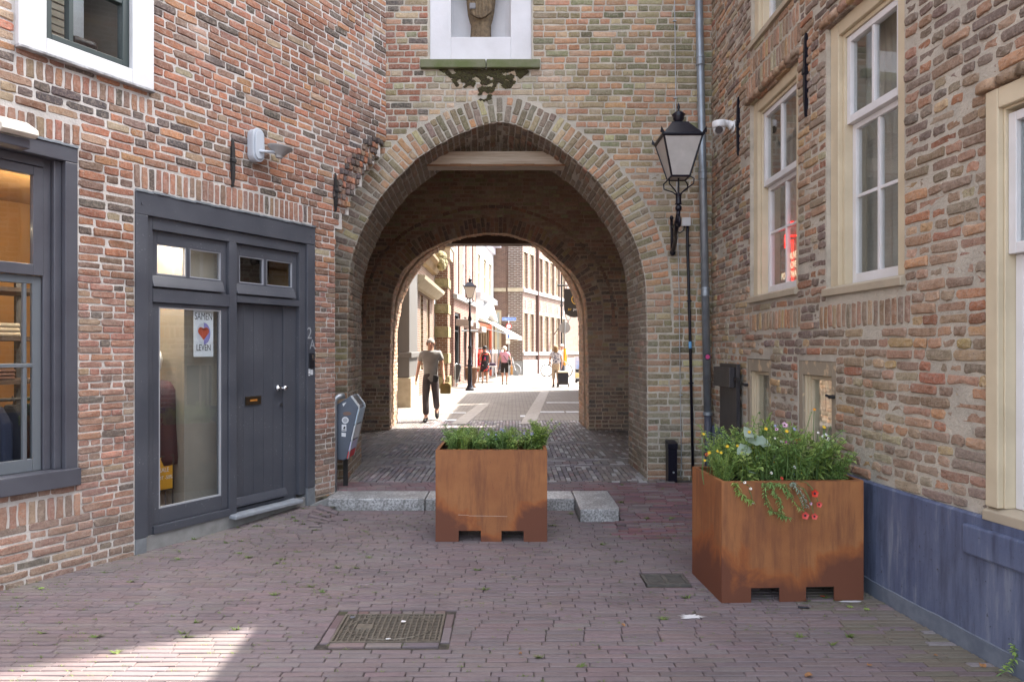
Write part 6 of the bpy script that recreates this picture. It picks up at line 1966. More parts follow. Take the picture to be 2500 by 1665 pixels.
q.tube([pA, pA + Vector((0, .04, -.10)), pA + Vector((.02, .22, -.20)), w0 + Vector((-.03, -.30, .12)), w0 + Vector((-.01, -.10, .03)), w0 + Vector((0, -.01, .02))], [.02, .028, .022, .02, .022, .028], 9)
q.tube([pA + Vector((0, .0, -.04)), pA + Vector((.0, -.05, -.10)), pA + Vector((.0, -.03, -.16)), pA + Vector((0, .03, -.13))], [.014, .016, .016, .02], 8)
q.build('bracket_arm', BLACK, la, smooth=True)
q = MB()
q.tube([w0 + Vector((0, 0, -.01)), w0 + Vector((-.005, -.01, .18)), w0 + Vector((-.01, -.015, .34)), w0 + Vector((-.02, -.05, .40)), w0 + Vector((-.03, -.10, .37))], [.02, .016, .016, .018, .022], 9)
q.tube([w0 + Vector((0, -.02, .30)), w0 + Vector((-.02, -.16, .26)), w0 + Vector((-.04, -.34, .30)), pA + Vector((0.02, .16, -.12))], [.012, .012, .012, .012], 7)
q.ball(w0 + Vector((0, -.02, 0)), .034, 12, 8)
q.build('scroll', BLACK, la, smooth=True)

# ------------------------------------------------------------------ pipes and cables on the gate
dp = thing('drainpipe', 'grey zinc drainpipe in the corner between the gate and the right wall', 'drainpipe', (2.15, 7.58, .1))
def dpx(y): return (1706.5 + (1728 - 1706.5) * (y / 1010) - 1250) / F * 7.58
ytop = -60
def zz(y, Y=7.58): return CAM_H - (y - HOR) / F * Y
q = MB(); q.cyl((dpx(-200), 7.58, zz(-200)), (dpx(1012), 7.58, zz(1012)), .041, .043, 20); q.build('pipe', ZINC, dp, smooth=True)
for y in (150, 428, 713, 1010):
    q = MB(); q.lathe([(.047, -.05), (.050, -.045), (.050, -.03), (.046, -.028), (.046, .028), (.050, .03), (.050, .045), (.047, .05)] if y != 1010 else [(.046, -.02), (.052, -.015), (.052, .015), (.046, .02)], (dpx(y), 7.58, zz(y)), 20); q.build('collar', ZINC, dp, smooth=False)
q = MB(); q.cyl((dpx(1014), 7.58, zz(1014)), (dpx(1020) + .01, 7.58, .08), .040, .040, 18); q.build('foot_pipe', mat('blue_black_pipe', (.045, .05, .075), .5, c2=(.08, .085, .11), ns=14), dp, smooth=True)
STK = [mat('sticker_pink', (.55, .06, .20), .5), mat('sticker_dark', (.03, .03, .05), .5), mat('sticker_blue', (.10, .30, .55), .5)]
q = MB(); q.cyl((dpx(871) - .002, 7.535, zz(871)), (dpx(871) - .002, 7.533, zz(871)), .036, .036, 20); o = q.build('sticker', STK[1], dp)
q = MB(); q.cyl((dpx(871) - .002, 7.5325, zz(871)), (dpx(871) - .002, 7.5315, zz(871)), .024, .024, 14); q.build('sticker', STK[0], dp)
cd = thing('lightning_cable', 'thin grey cable running down the whole gate wall behind the lantern', 'cable', (1.9, 7.68, .1))
pts = [px2(a, b, 7.672) for a, b in ((1646, -150), (1647, 0), (1650, 300), (1652, 450), (1654.7, 575), (1658, 719), (1660, 892), (1662.5, 1060), (1664, 1140), (1661, 1160), (1667, 1168))]
q = MB(); q.tube(pts, .0045, 6); q.build('wire', GALV, cd)
for a, b in ((1647, 52), (1649, 240), (1655, 597), (1659, 767), (1660, 847), (1662, 964)):
    q = MB(); p = px2(a, b, 7.665); q.cbox(p, (.04, .022, .012)); q.build('clip', GALV, cd, bevel=.003)
bc = thing('junction_box', 'small pale grey junction box on the gate wall below the lantern', 'junction box', px2(1675, 543, 7.66))
q = MB(); p = px2(1675, 542.5, 7.66); q.cbox(p, (.095, .05, .095)); q.build('box_cover', mat('pale_grey_plastic', (.55, .56, .57), .5), bc, bevel=.006)
q = MB(); q.tube([px2(1671, 553, 7.66), px2(1669, 563, 7.65), px2(1660, 569, 7.64), px2(1650, 565, 7.64)], .008, 6); q.build('cable_loop', IRON, bc)
bp = thing('cable_pipe', 'black cable pipe running from the junction box down to the paving', 'pipe', px2(1690, 1160, 7.66))
q = MB(); q.tube([px2(1679, 553, 7.66), px2(1678, 575, 7.66), px2(1685, 830, 7.66), px2(1692, 1168, 7.66)], .016, 10); q.build('pipe', BLACK, bp, smooth=True)
q = MB(); q.tube([px2(1679, 553, 7.66), px2(1678, 574, 7.66)], .010, 8); q.build('bare_end', GALV, bp)
for a, b in ((1680, 600), (1682.5, 735), (1687, 935)):
    q = MB(); q.cbox(px2(a, b, 7.66), (.05, .045, .016)); q.build('clip', BLACK, bp, bevel=.003)
q = MB(); q.cyl(px2(1685, 850, 7.66), px2(1685, 834, 7.66), .0175, .0175, 12); q.build('sticker', STK[2], bp)
gb = thing('guard_post', 'short black iron guard block standing against the gate wall', 'guard post', (1.8, 7.62, .1))
x0, x1 = (1630 - 1250) / F * 7.55, (1654.5 - 1250) / F * 7.55
q = MB(); q.box(x0 + .006, x1 - .004, 7.55, 7.68, .09, .46); q.box(x0 + .001, x1 + .001, 7.54, 7.68, .4605, .52); q.prism([(7.545, .5205), (7.68, .5205), (7.68, .545)], lambda y, z: (x0, y, z), lambda y, z: (x1, y, z)); gbo = q.build('block', BLACK, gb, bevel=.006)
q = MB(); q.cyl(((x0 + x1) / 2 + .01, 7.55, .2), ((x0 + x1) / 2 + .01, 7.545, .2), .011, .011, 12); q.build('bolt', GALV, gb)

# ------------------------------------------------------------------ camera on the right wall
cu_, cz_ = RU(1793), RZ(1793, 312)
sc = thing('security_camera', 'white dome security camera on an arm on the right brick wall', 'security camera', RW(cu_, cz_, 0))
WPL = mat('white_plastic', (.72, .73, .74), .4)
q = MB(); wbox(q, RW, cu_ - .05, cu_ + .05, cz_ - .05, cz_ + .06, .0, .02); q.tube([RW(cu_, cz_ + .015, .02), RW(cu_, cz_ + .04, .06), RW(cu_, cz_ + .045, .14)], [.05, .032, .04], 12); q.build('arm', WPL, sc, bevel=.006)
hc = RW(cu_, cz_ - .01, .155)
q = MB(); q.lathe([(.066, .07), (.07, .06), (.07, .02), (.064, .0)], hc, 20); q.build('cap', WPL, sc, smooth=True)
q = MB(); q.ball(hc + Vector((0, 0, -.01)), .060, 18, 12); q.build('eye_ball', WPL, sc, smooth=True)
d = Vector((-.30, -.9, -.30)).normalized()
q = MB(); q.cyl(hc + Vector((0, 0, -.012)) + d * .045, hc + Vector((0, 0, -.012)) + d * .064, .040, .036, 18); q.build('lens', mat('lens_black', (.008, .008, .012), .12), sc)

# ------------------------------------------------------------------ litter bin
def litter_bin(loc, sc_, rz, label, body_c, full=True):
    t = thing('litter_bin', label, 'litter bin', loc, rz)
    k = sc_
    P = lambda pts: [(x * k, z * k) for x, z in pts]
    body = P([(-.055, .865), (.025, .905), (.135, .975), (.158, 1.0), (.24, .885), (.243, .855), (.125, .335), (.092, .31), (-.05, .318), (-.055, .335)])
    q = MB(); q.prism(body, lambda x, z: (x, -.15 * k, z), lambda x, z: (x, .15 * k, z)); q.build('body', body_c, t, world=False, bevel=.014 * k)
    q = MB(); ed = P([(.160, .985), (.172, .995), (.254, .885), (.256, .853), (.135, .325), (.122, .33), (.243, .853), (.240, .88)])
    for y0 in (-.152, .122):
        q.prism(ed, lambda x, z, y0=y0: (x, y0 * k, z), lambda x, z, y0=y0: (x, (y0 + .03) * k, z))
    q.build('front_trim', GALV, t, world=False)['kind'] = 'stuff'
    q = MB(); op = P([(.1685, .982), (.1735, .986), (.238, .897), (.233, .893)]); q.prism(op, lambda x, z: (x, -.10 * k, z), lambda x, z: (x, .10 * k, z)); q.build('opening', IRON, t, world=False)
    q = MB(); q.tube([(-.0 * k, -.19 * k, 0), (0, -.19 * k, .93 * k), (.012 * k, -.185 * k, .965 * k), (.045 * k, -.16 * k, .985 * k), (.08 * k, -.12 * k, .99 * k)], .0295 * k, 14); q.build('post', GALV, t, world=False, smooth=True)
    q = MB(); q.box(.03 * k, .075 * k, .06 * k, .10 * k, 0, .32 * k); q.build('rear_post', IRON, t, world=False)
    if full:
        f = lambda x, z: (x * k, -.1515 * k, z * k); f2 = lambda x, z: (x * k, -.1530 * k, z * k)
        W_ = mat('sticker_paper', (.60, .62, .64), .5); D_ = mat('sticker_ink', (.03, .03, .035), .5)
        c_ = lambda cx, cz, r: [(cx + r * math.cos(2 * PI * j / 20), cz + r * math.sin(2 * PI * j / 20)) for j in range(20)]
        for poly, m_ in ((c_(.105, .735, .036), W_), ([(.068, .62), (.116, .62), (.116, .69), (.068, .69)], W_), ([(.066, .565), (.110, .56), (.112, .60), (.066, .605)], W_), ([(.075, .91), (.118, .925), (.085, .88)], W_), ([(.075 + .045 * math.cos(2 * PI * j / 16) + .05, .805 + .020 * math.sin(2 * PI * j / 16)) for j in range(16)], mat('label_brown', (.16, .10, .08), .6))):
            q = MB(); q.prism(poly, f, f2); q.build('sticker', m_, t, world=False)
        f, f2 = (lambda x, z: (x * k, -.1531 * k, z * k)), (lambda x, z: (x * k, -.1536 * k, z * k))
        for poly in (c_(.105, .735, .024), [(.080, .645), (.105, .640), (.108, .665), (.095, .672), (.088, .66)], [(.074, .627), (.11, .627), (.11, .634), (.074, .634)]):
            q = MB(); q.prism(poly, f, f2); q.build('sticker_print', D_ if poly[0][0] < .1 else mat('sticker_grey', (.33, .35, .38), .5), t, world=False)
        fe = lambda s0, s1, m_: (lambda q: (q.prism(P([(.2435 - s0 * .118 + .001, .853 - s0 * .52), (.2435 - s0 * .118 + .010, .853 - s0 * .52), (.2435 - s1 * .118 + .010, .853 - s1 * .52), (.2435 - s1 * .118 + .001, .853 - s1 * .52)]), lambda x, z: (x - .004, -.158 * k, z), lambda x, z: (x, .12 * k, z)), q.build('sticker', m_, t, world=False)))(MB())
        fe(.0, .30, mat('sticker_sky', (.40, .52, .62), .5)); fe(.34, .62, W_); fe(.66, .84, mat('sticker_violet', (.45, .45, .62), .5)); fe(.86, 1.0, mat('sticker_red', (.55, .03, .04), .5))
    return t
litter_bin((-1.835, 7.24, .10), .985, 0, 'slate blue litter bin with stickers at the left foot of the arch', mat('slate_bin', (.075, .095, .13), .45, c2=(.06, .075, .10), ns=6, bs=.1))

# ------------------------------------------------------------------ small litter on the paving
rl = random.Random(91)
DRYL = mat('dry_leaf', (.32, .16, .06), .8, c2=(.20, .10, .05), ns=60)
PAPER = mat('paper_white', (.68, .68, .70), .8)
def gp2(px_, py_):
    Y = F * CAM_H / (py_ - HOR); return Vector(((px_ - 1250) / F * Y, Y, gz((px_ - 1250) / F * Y, Y)))
for lab, px_, py_, s in (('curled brown leaf lying near the lower edge of the paving', 1975, 1651, .022), ('small brown leaf on the paving below the right planter', 2122, 1626, .014), ('brown leaf at the right wall near the plant shoot', 2399, 1626, .018), ('small orange leaf on the green tinged paving by the right wall', 2285, 1602, .010), ('beige dry leaf left of the white stain on the paving', 1522, 1529, .013), ('dry brown leaf leaning against the middle foot of the right planter', 1965, 1468, .018), ('dry leaves by the left end of the kerb', 800, 1236, .02), ('beige dry leaf beside the white paper by the grate', 1270, 1597, .012)):
    p = gp2(px_, py_); t = thing('dry_leaf', lab, 'leaf', p)
    q = MB(); n = 9; c_ = q.vert((0, 0, .008))
    A = [q.vert((s * rl.uniform(.6, 1.2) * math.cos(2 * PI * k / n), s * rl.uniform(.6, 1.2) * math.sin(2 * PI * k / n), rl.uniform(.003, .016))) for k in range(n)]
    for k in range(n): q.face((c_, A[k], A[(k + 1) % n]))
    q.build('blade', DRYL, t, world=False, fixn=False)
def flat(name, lab, cat, px_, py_, rx, ry, m, n=26, rough=.5, lift=.004):
    p = gp2(px_, py_); t = thing(name, lab, cat, p); q = MB(); c_ = q.vert((0, 0, lift))
    A = []
    for k in range(n):
        r = 1 + rough * (rl.random() - .5) * 2; A.append(q.vert((rx * r * math.cos(2 * PI * k / n), ry * r * math.sin(2 * PI * k / n), lift)))
    for k in range(n): q.face((c_, A[k], A[(k + 1) % n]))
    q.build('patch', m, t, world=False)
flat('white_stain', 'white splash stain on the paving in front of the right planter', 'stain', 1690, 1506, .065, .026, PAPER, 30, .55)
flat('paper_scrap', 'white crumpled paper under the right foot of the right planter', 'paper', 2075, 1470, .07, .012, PAPER, 12, .2, .006)
flat('paper_scrap', 'small white scrap lying on the iron drain grate', 'paper', 985, 1519, .016, .014, PAPER, 9, .3, .008)
flat('paper_scrap', 'white pebble like scrap on the front edge of the iron drain grate', 'paper', 947, 1562, .014, .008, PAPER, 9, .3, .008)
flat('leaf_scrap', 'grey leaf on the left back corner of the iron drain grate', 'leaf', 861, 1509, .018, .012, mat('grey_leaf', (.12, .13, .16), .8), 9, .3, .008)
flat('petal_scrap', 'red petal lying under the right planter', 'petal', 2008, 1458, .014, .008, PET['red'], 9, .3, .010)
pk = thing('pen', 'black pen lying on the paving in front of the right planter', 'pen', gp2(1960, 1484)); q = MB(); q.tube([(-.03, 0, .008), (.02, -.012, .008), (.035, -.016, .006)], [.006, .006, .002], 8); q.build('barrel', BLACK, pk, world=False)
ws = thing('weed_plant', 'green weed shoot growing at the foot of the right wall near the lower right corner', 'plant', gp2(2435, 1648))
st, fo = MB(), MB(); p0 = gp2(2432, 1650); pts = [p0, p0 + Vector((.05, .0, .03)), p0 + Vector((.09, -.0, .09)), p0 + Vector((.085, 0, .15))]; st.tube(pts, .003, 5)
for k in range(34):
    s = .2 + .8 * k / 34; i = min(2, int(s * 3)); p = pts[i].lerp(pts[i + 1], s * 3 - i); leaf(fo, p, (rl.uniform(-1, 1), rl.uniform(-1, .4), rl.uniform(-.2, .8)), rl.uniform(.02, .035), rl.uniform(.01, .016))
st.build('stem', STEM, ws, fixn=False); fo.build('foliage', LEAF[0], ws, fixn=False)
for lab, px_, py_ in (('small green seedling below the right planter by the white paper', 2075, 1482), ('tiny green seedling right of the white paper under the right planter', 2116, 1488), ('small green weed at the foot of the lower left wall', 100, 1437)):
    p0 = gp2(px_, py_); t = thing('seedling', lab, 'plant', p0); fo = MB()
    for k in range(8): leaf(fo, (0, 0, .004), (math.cos(k * .8), math.sin(k * .8), .3), .024, .013)
    fo.build('foliage', LEAF[0], t, world=False, fixn=False)
# ------------------------------------------------------------------ houses beyond the gate
GZ = .10
def facade(A, B):
    A = Vector((*A, GZ)); B = Vector((*B, GZ)); d = (B - A).normalized(); n = Vector((d.y, -d.x, 0))
    fn = lambda u, z, dd=0.0: A + d * u + n * dd + Vector((0, 0, z - GZ))
    fn.len = (B - A).length; fn.rot = -math.atan2(d.y, d.x); fn.A = A; fn.d = d
    return fn
def u_at(fn, px_):
    k = (px_ - 1250) / F       # (A.x + d.x u) = k (A.y + d.y u)
    return (k * fn.A.y - fn.A.x) / (fn.d.x - k * fn.d.y)
def z_at(fn, px_, py_):
    p = fn(u_at(fn, px_), 0); return CAM_H - (py_ - HOR) / F * p.y
def wall_with(fn, u0, u1, z0, z1, holes, m, parent, thick=.35, name='wall'):
    mb = MB()
    slab(mb, fn, sorted({u0, u1, *[h[0] for h in holes], *[h[1] for h in holes]}), sorted({z0, z1, *[h[2] for h in holes], *[h[3] for h in holes]}), lambda u, z: not any(a < u < b and c < z < d for a, b, c, d in holes), thick)
    return mb.build(name, m, parent)
def simple_window(fn, u0, u1, z0, z1, parent, frame, fw=.07, d=-.12, rail=None, arch=0, mull=False, sill=None, pane_m=None):
    m_ = MB(); wframe(m_, fn, u0, u1, z0, z1, fw, d - .06, d + .05)
    if rail: wbox(m_, fn, u0 + fw, u1 - fw, rail - .03, rail + .03, d - .05, d + .04)
    if mull: um = (u0 + u1) / 2; wbox(m_, fn, um - .02, um + .02, z0 + fw, z1 - fw, d - .05, d + .02)
    o = m_.build('window', frame, parent)
    m_ = MB(); wpane(m_, fn, u0 + fw, u1 - fw, z0 + fw, z1 - fw, d - .02); m_.build('pane', pane_m or GLASS, o)
    if arch:
        m_ = MB(); n = 8; um = (u0 + u1) / 2; hw = (u1 - u0) / 2
        arc = [(um + hw * math.cos(PI * k / n), z1 + arch * math.sin(PI * k / n)) for k in range(n + 1)]
        arc = arc + [(u0, z1 - .02), (u1, z1 - .02)][0:0]
        m_.prism(arc, lambda u, z: fn(u, z, -.11), lambda u, z: fn(u, z, .012)); m_.build('arch_head', frame, o)
    if sill: m_ = MB(); wbox(m_, fn, u0 - .06, u1 + .06, z0 - .08, z0 - .002, -.1, .07); m_.build('window_sill', sill, o)
    m_ = MB(); room(m_, fn, u0, u1, z0, z1, -.9, d - .07); m_.build('room_interior', DARKROOM, parent)
STONEC = mat('cream_stone', (.44, .38, .28), .85, c2=(.36, .31, .22), ns=6, bs=.3)
LICH = mat('lichen_stone', (.30, .255, .14), .9, c2=(.20, .18, .09), ns=4, bs=1, bscale=9, bd=.06)
WST = mat('white_stucco', (.50, .50, .51), .8)
# house with grey pilasters and a brick pillar
h1 = thing('ornate_house', 'ornate brick house with cream windows and a stone banded corner pillar left behind the arch', 'house', (-2.95, 20, GZ))
f1 = facade((-2.95, 14.25), (-2.95, 26.0))
B1 = far_brick('warm_far_brick', (0.195, 0.089, 0.054), (0.142, 0.068, 0.044), (0.295, 0.266, 0.225), 'Y', .22, .075, .014)
U = lambda p: u_at(f1, p)
holes1 = [(U(1003), U(1012), .35, 3.35), (U(1026), U(1033), .9, 3.35), (U(1042), U(1049), .9, 3.35), (U(1036), U(1044), 5.0, 7.2)]
wall_with(f1, 0, f1.len, 0, 8.6, holes1, B1, h1)
for k, (a, b, c, d) in enumerate(holes1): simple_window(f1, a, b, c, d, h1, CREAM, .14 if k == 0 else .1, rail=(c + d) / 2)
GREYW = mat('grey_wood', (.115, .11, .105), .6)
for a, b, d in ((966, 984, .35), (990, 1001, .22)):
    m_ = MB(); wbox(m_, f1, U(a), U(b), .85, 4.4, .001, d); wbox(m_, f1, U(a) - .03, U(b) + .03, 1.35, 1.5, .001, d + .06); m_.build('pilaster', GREYW, h1, bevel=.02)
    m_ = MB(); wbox(m_, f1, U(a) - .02, U(b) + .02, 0, .849, .001, d + .04); m_.build('pilaster_base', STONEC, h1, bevel=.02)
m_ = MB(); m_.cyl(f1(U(987), .9, .2), f1(U(987), 4.3, .2), .03, .03, 8); m_.build('downpipe', WHITE, h1)
m_ = MB(); m_.prism([(.001, 3.42), (.18, 3.42), (.42, 3.62), (.45, 3.72), (.001, 3.76)], lambda d, z: f1(U(1001), z, d), lambda d, z: f1(U(1057), z, d)); m_.build('cornice', STONEC, h1)
m_ = MB(); m_.prism([(.001, 4.35), (.15, 4.38), (.25, 4.55), (.40, 4.62), (.40, 4.72), (.001, 4.78)], lambda d, z: f1(U(985), z, d), lambda d, z: f1(U(1058), z, d)); m_.build('cornice', mat('brown_stone', (.22, .15, .08), .85, c2=(.16, .11, .06), ns=5), h1)
m_ = MB(); c_ = f1(U(1048), 4.72, .42)
for k in range(9): m_.ball(c_ + Vector((rl.uniform(-.1, .1), rl.uniform(-.35, .35), rl.uniform(-.25, .3))), rl.uniform(.10, .2), 8, 6)
m_.build('carved_ornament', LICH, h1)
pb = far_brick('pillar_far_brick', (0.201, 0.089, 0.044), (0.142, 0.065, 0.035), (0.306, 0.266, 0.213), 'X', .24, .085, .014)
zc = 0
for z0, z1, k in ((GZ, .55, 1), (.551, 1.05, 0), (1.051, 1.42, 1), (1.421, 2.05, 0), (2.051, 2.45, 1), (2.451, 2.95, 0), (2.951, 3.30, 1), (3.301, 3.95, 0), (3.951, 4.28, 1), (4.281, 5.02, 0), (5.021, 5.45, 2)):
    g_ = .03 if k == 1 else (.10 if k == 2 else 0)
    if k == 1 and z0 < .2: g_ = .08
    m_ = MB(); m_.box(-2.93 - g_, -2.45 + g_, 26.0 - g_, 27.0 + g_, z0, z1); m_.build('stone_band' if k else 'pillar', (pb, LICH, STONEC)[k], h1)
m_ = MB(); m_.box(-3.0, -2.3, 25.85, 27.15, 5.452, 5.55); m_.build('pillar_cap', WST, h1)
# red brick house with white sash windows
h2 = thing('red_brick_house', 'red brick house with tall white sash windows behind the street lamp', 'house', (-2.1, 30, GZ))
f2 = facade((-2.33, 27.3), (-1.78, 33.6))
B2 = far_brick('red_far_brick', (0.236, 0.089, 0.059), (0.183, 0.070, 0.050), (0.306, 0.260, 0.225), 'Y', .21, .065, .012, rot=0)
U = lambda p: u_at(f2, p)
holes2 = [(U(1112), U(1121), 3.85, 7.4), (U(1130), U(1139), 3.85, 7.2), (U(1147), U(1155), 3.85, 7.0)]
low = [(U(1110), U(1124), GZ + .1, 3.1), (U(1133), U(1139), GZ + .1, 3.0), (U(1147), U(1155), GZ + .1, 2.9)]
wall_with(f2, 0, f2.len, 0, 9.0, holes2 + low, B2, h2)
m_ = MB(); m_.box(-2.93, -2.331, 27.3, 27.6, GZ, 9.0); m_.build('side_wall', far_brick('red_side_brick', (0.246, 0.098, 0.074), (0.197, 0.082, 0.066), (0.369, 0.312, 0.271), 'X', .21, .065, .012), h2)
for a, b, c, d in holes2: simple_window(f2, a, b, c, d, h2, WHITE, .2, rail=5.4)
DKF = mat('dark_shop_frame', (.04, .045, .05), .5)
for a, b, c, d in low: simple_window(f2, a, b, c, d, h2, DKF, .12, rail=2.35)
m_ = MB(); wbox(m_, f2, -.1, f2.len + .02, 3.62, 3.80, .001, .16); m_.build('ledge', mat('grey_ledge', (.33, .33, .33), .8), h2)
for i, (a, b, z) in enumerate(((1112, 1124, 2.55), (1133, 1141, 2.5), (1148, 1160, 2.4))):
    m_ = MB(); wbox(m_, f2, U(a), U(b), z, z + .26, .001, .55); m_.build('awning_box', mat('awning_box', (.30, .25, .22), .7), h2, bevel=.02)
# white stucco house with arched windows
h3 = thing('white_house', 'white stucco house with three arched windows and a small triangular gable over its shop', 'house', (-1.4, 36.5, GZ))
f3 = facade((-1.76, 33.62), (-1.08, 39.8))
U = lambda p: u_at(f3, p)
holes3 = [(U(1166.5), U(1173.5), 4.5, 6.35), (U(1180.5), U(1188), 4.5, 6.35), (U(1193.5), U(1200), 4.5, 6.35)]
shop3 = (U(1167), U(1198), GZ + .05, 3.05)
wall_with(f3, 0, f3.len, 0, 8.6, holes3 + [shop3], WST, h3)
for a, b, c, d in holes3: simple_window(f3, a, b, c, d, h3, CREAM, .1, rail=5.5, arch=.35)
m_ = MB(); wbox(m_, f3, -.02, f3.len, 4.15, 4.42, .001, .25); m_.build('sill_band', WST, h3)
m_ = MB(); wbox(m_, f3, 0, f3.len, 7.1, 7.5, .001, .12); wbox(m_, f3, -.02, f3.len + .1, 7.501, 7.9, .001, .45); m_.build('cornice', mat('lavender_white', (.62, .62, .72), .8), h3)
for a, b in ((1168, 1196),):
    ua, ub, um = U(a), U(b), (U(a) + U(b)) / 2
    for p, q_ in (((ua, 3.15), (um, 4.1)), ((ub, 3.15), (um, 4.1))):
        m_ = MB(); w = .18; m_.prism([(p[0], p[1]), (p[0] + (w * 1.4 if p[0] < q_[0] else -w * 1.4), p[1]), (q_[0], q_[1] - .28), (q_[0], q_[1])], lambda u, z: f3(u, z, .001), lambda u, z: f3(u, z, .45)); m_.build('gable_edge', WST, h3)
m_ = MB(); room(m_, f3, shop3[0], shop3[1], shop3[2], shop3[3], -2.0, -.36); m_.build('shop_interior', mat('shop_brown', (.14, .09, .06), .9), h3)
REDF = mat('red_shop_frame', (.42, .07, .03), .6)
m_ = MB(); wbox(m_, f3, shop3[0], shop3[1], 2.65, 2.95, -.3, .03); m_.build('shop_fascia', REDF, h3)
for k in range(5):
    m_ = MB(); a = shop3[0] + .2 + k * .9; wbox(m_, f3, a, a + .18, GZ, 2.64, -.32, -.02); m_.build('shop_post', mat('brown_post', (.16, .11, .08), .8) if k == 0 else bpy.data.materials['brown_post'], h3)
m_ = MB(); wbox(m_, f3, U(1196), U(1199), GZ, 3.0, -.3, .04); m_.build('shop_corner', REDF, h3)
def canvas_mat():
    m, nt, b = nodes_of('awning_canvas'); b.inputs['Base Color'].default_value = (.78, .75, .66, 1); b.inputs['Roughness'].default_value = .8
    tl = nt.nodes.new('ShaderNodeBsdfTranslucent'); tl.inputs[0].default_value = (.80, .74, .60, 1)
    mx = nt.nodes.new('ShaderNodeMixShader'); mx.inputs[0].default_value = .45
    out = nt.nodes['Material Output']; nt.links.new(b.outputs[0], mx.inputs[1]); nt.links.new(tl.outputs[0], mx.inputs[2]); nt.links.new(mx.outputs[0], out.inputs[0]); return m
aw = thing('awning', 'cream white awning stretched out over the clothes shop', 'awning', f3(2.5, 3.2, .2))
m_ = MB(); a, b, c, d = f3(U(1169), 3.2, .05), f3(f3.len, 3.2, .05), f3(f3.len, 2.33, 1.65), f3(U(1169) + .1, 2.33, 1.55)
for p, q_ in (((a, b, c, d)), ) and [((a, b), (d, c))]: pass
m_.poly([d, c, b, a]); CANV = canvas_mat(); m_.build('canvas', CANV, aw)
m_ = MB(); e_ = Vector((0, 0, -.2)); m_.hexa([d + e_, c + e_, c + e_ + Vector((.02, 0, 0)), d + e_ + Vector((.02, 0, 0)), d, c, c + Vector((.02, 0, 0)), d + Vector((.02, 0, 0))]); m_.build('valance', CANV, aw)
for u in (0, 1):
    m_ = MB(); m_.tube([(a, b)[u] + Vector((0, 0, -.5)), (d, c)[u]], .025, 6); m_.build('arm', GALV, aw)
# brown gable and the long sunlit brick building
h4 = thing('long_brick_building', 'long brick building with cream arched windows in two rows at the bend of the street', 'building', (2, 44, GZ))
f4 = facade((-1.2, 40.0), (.62, 40.0))
BD = far_brick('brown_far_brick', (.20, .115, .085), (.15, .09, .07), (.22, .175, .145), 'X', .22, .07, .01)
BE = far_brick('banded_far_brick', (0.142, 0.077, 0.059), (0.100, 0.056, 0.044), (0.271, 0.248, 0.218), 'X', .34, .105, .026)
U = lambda p: u_at(f4, p)
w4 = (U(1208), U(1224), .9, 3.9)
wall_with(f4, 0, f4.len - .85, 0, 12, [w4], BD, h4)
simple_window(f4, *w4, h4, CREAM, .12, pane_m=mat('milky_pane', (.42, .47, .48), .3))
m_ = MB(); m_.box(.62 - .849, .62, 39.85, 40.3, .9, 12); m_.build('pier', BE, h4)
m_ = MB(); m_.box(.62 - .87, .64, 39.8, 40.3, GZ, .90); m_.build('plinth', CONC, h4)
for a, b, y in ((-1.2, -.35, 39.9), (-.26, .64, 39.78)):
    m_ = MB(); m_.box(a, b, y, 40.1 if y > 39.8 else 39.849, 4.98, 5.18); m_.build('stone_band', STONEC, h4)
f5 = facade((.62, 40.0), (6.6, 56.6))
BL = far_brick('pink_far_brick', (0.236, 0.130, 0.098), (0.189, 0.100, 0.077), (0.330, 0.284, 0.248), 'Y', .34, .09, .02, rot=math.atan2(5.98, 16.6))
U = lambda p: u_at(f5, p)
up, lowr = [], []
for a in (1279, 1294, 1315.5, 1330, 1344, 1358, 1371):
    b = a + 9.2
    up.append((U(a), U(b), 5.22, 7.35)); lowr.append((U(a), U(b), 1.45, 3.75))
wall_with(f5, 0, f5.len, 0, 12, up + lowr, BL, h4)
for a, b, c, d in up + lowr: simple_window(f5, a, b, c, d, h4, CREAM, .13, d=-.2, rail=(c + d) / 2 + .15, arch=.22)
m_ = MB(); wbox(m_, f5, -.02, f5.len, 4.98, 5.18, .001, .12); m_.build('stone_band', WST, h4)
m_ = MB(); wbox(m_, f5, -.02, f5.len, GZ, .95, .001, .08); wbox(m_, f5, -.02, f5.len, 1.25, 1.42, .001, .12); m_.build('plinth', mat('pale_plinth', (.46, .45, .43), .85), h4)
m_ = MB(); m_.cyl(f5(U(1310), GZ, .1), f5(U(1310), 12, .1), .09, .09, 8); m_.build('downpipe', mat('brown_pipe', (.12, .06, .05), .6), h4)
for a, b, c, d in lowr:
    m_ = MB(); um = (a + b) / 2; wbox(m_, f5, um - .06, um + .06, 4.0, 4.55, .001, .04); m_.build('keystone', WST, h4)
h5 = thing('far_white_building', 'white building with dark narrow windows at the far right end of the street', 'building', (6, 58, GZ))
f6 = facade((4.2, 56), (12, 56)); 
hw_ = [(.9 + k * 1.0, 1.35 + k * 1.0, 1.2, 3.6) for k in range(6)] + [(.9 + k * 1.0, 1.5 + k * 1.0, 5.0, 6.4) for k in range(6)]
wall_with(f6, 0, 7.8, 0, 11, hw_, WST, h5)
for a, b, c, d in hw_: simple_window(f6, a, b, c, d, h5, WHITE, .06, rail=(c + d) / 2)
m_ = MB(); wbox(m_, f6, 0, 7.8, 4.0, 4.5, .001, .35); m_.build('cornice', CREAM, h5)
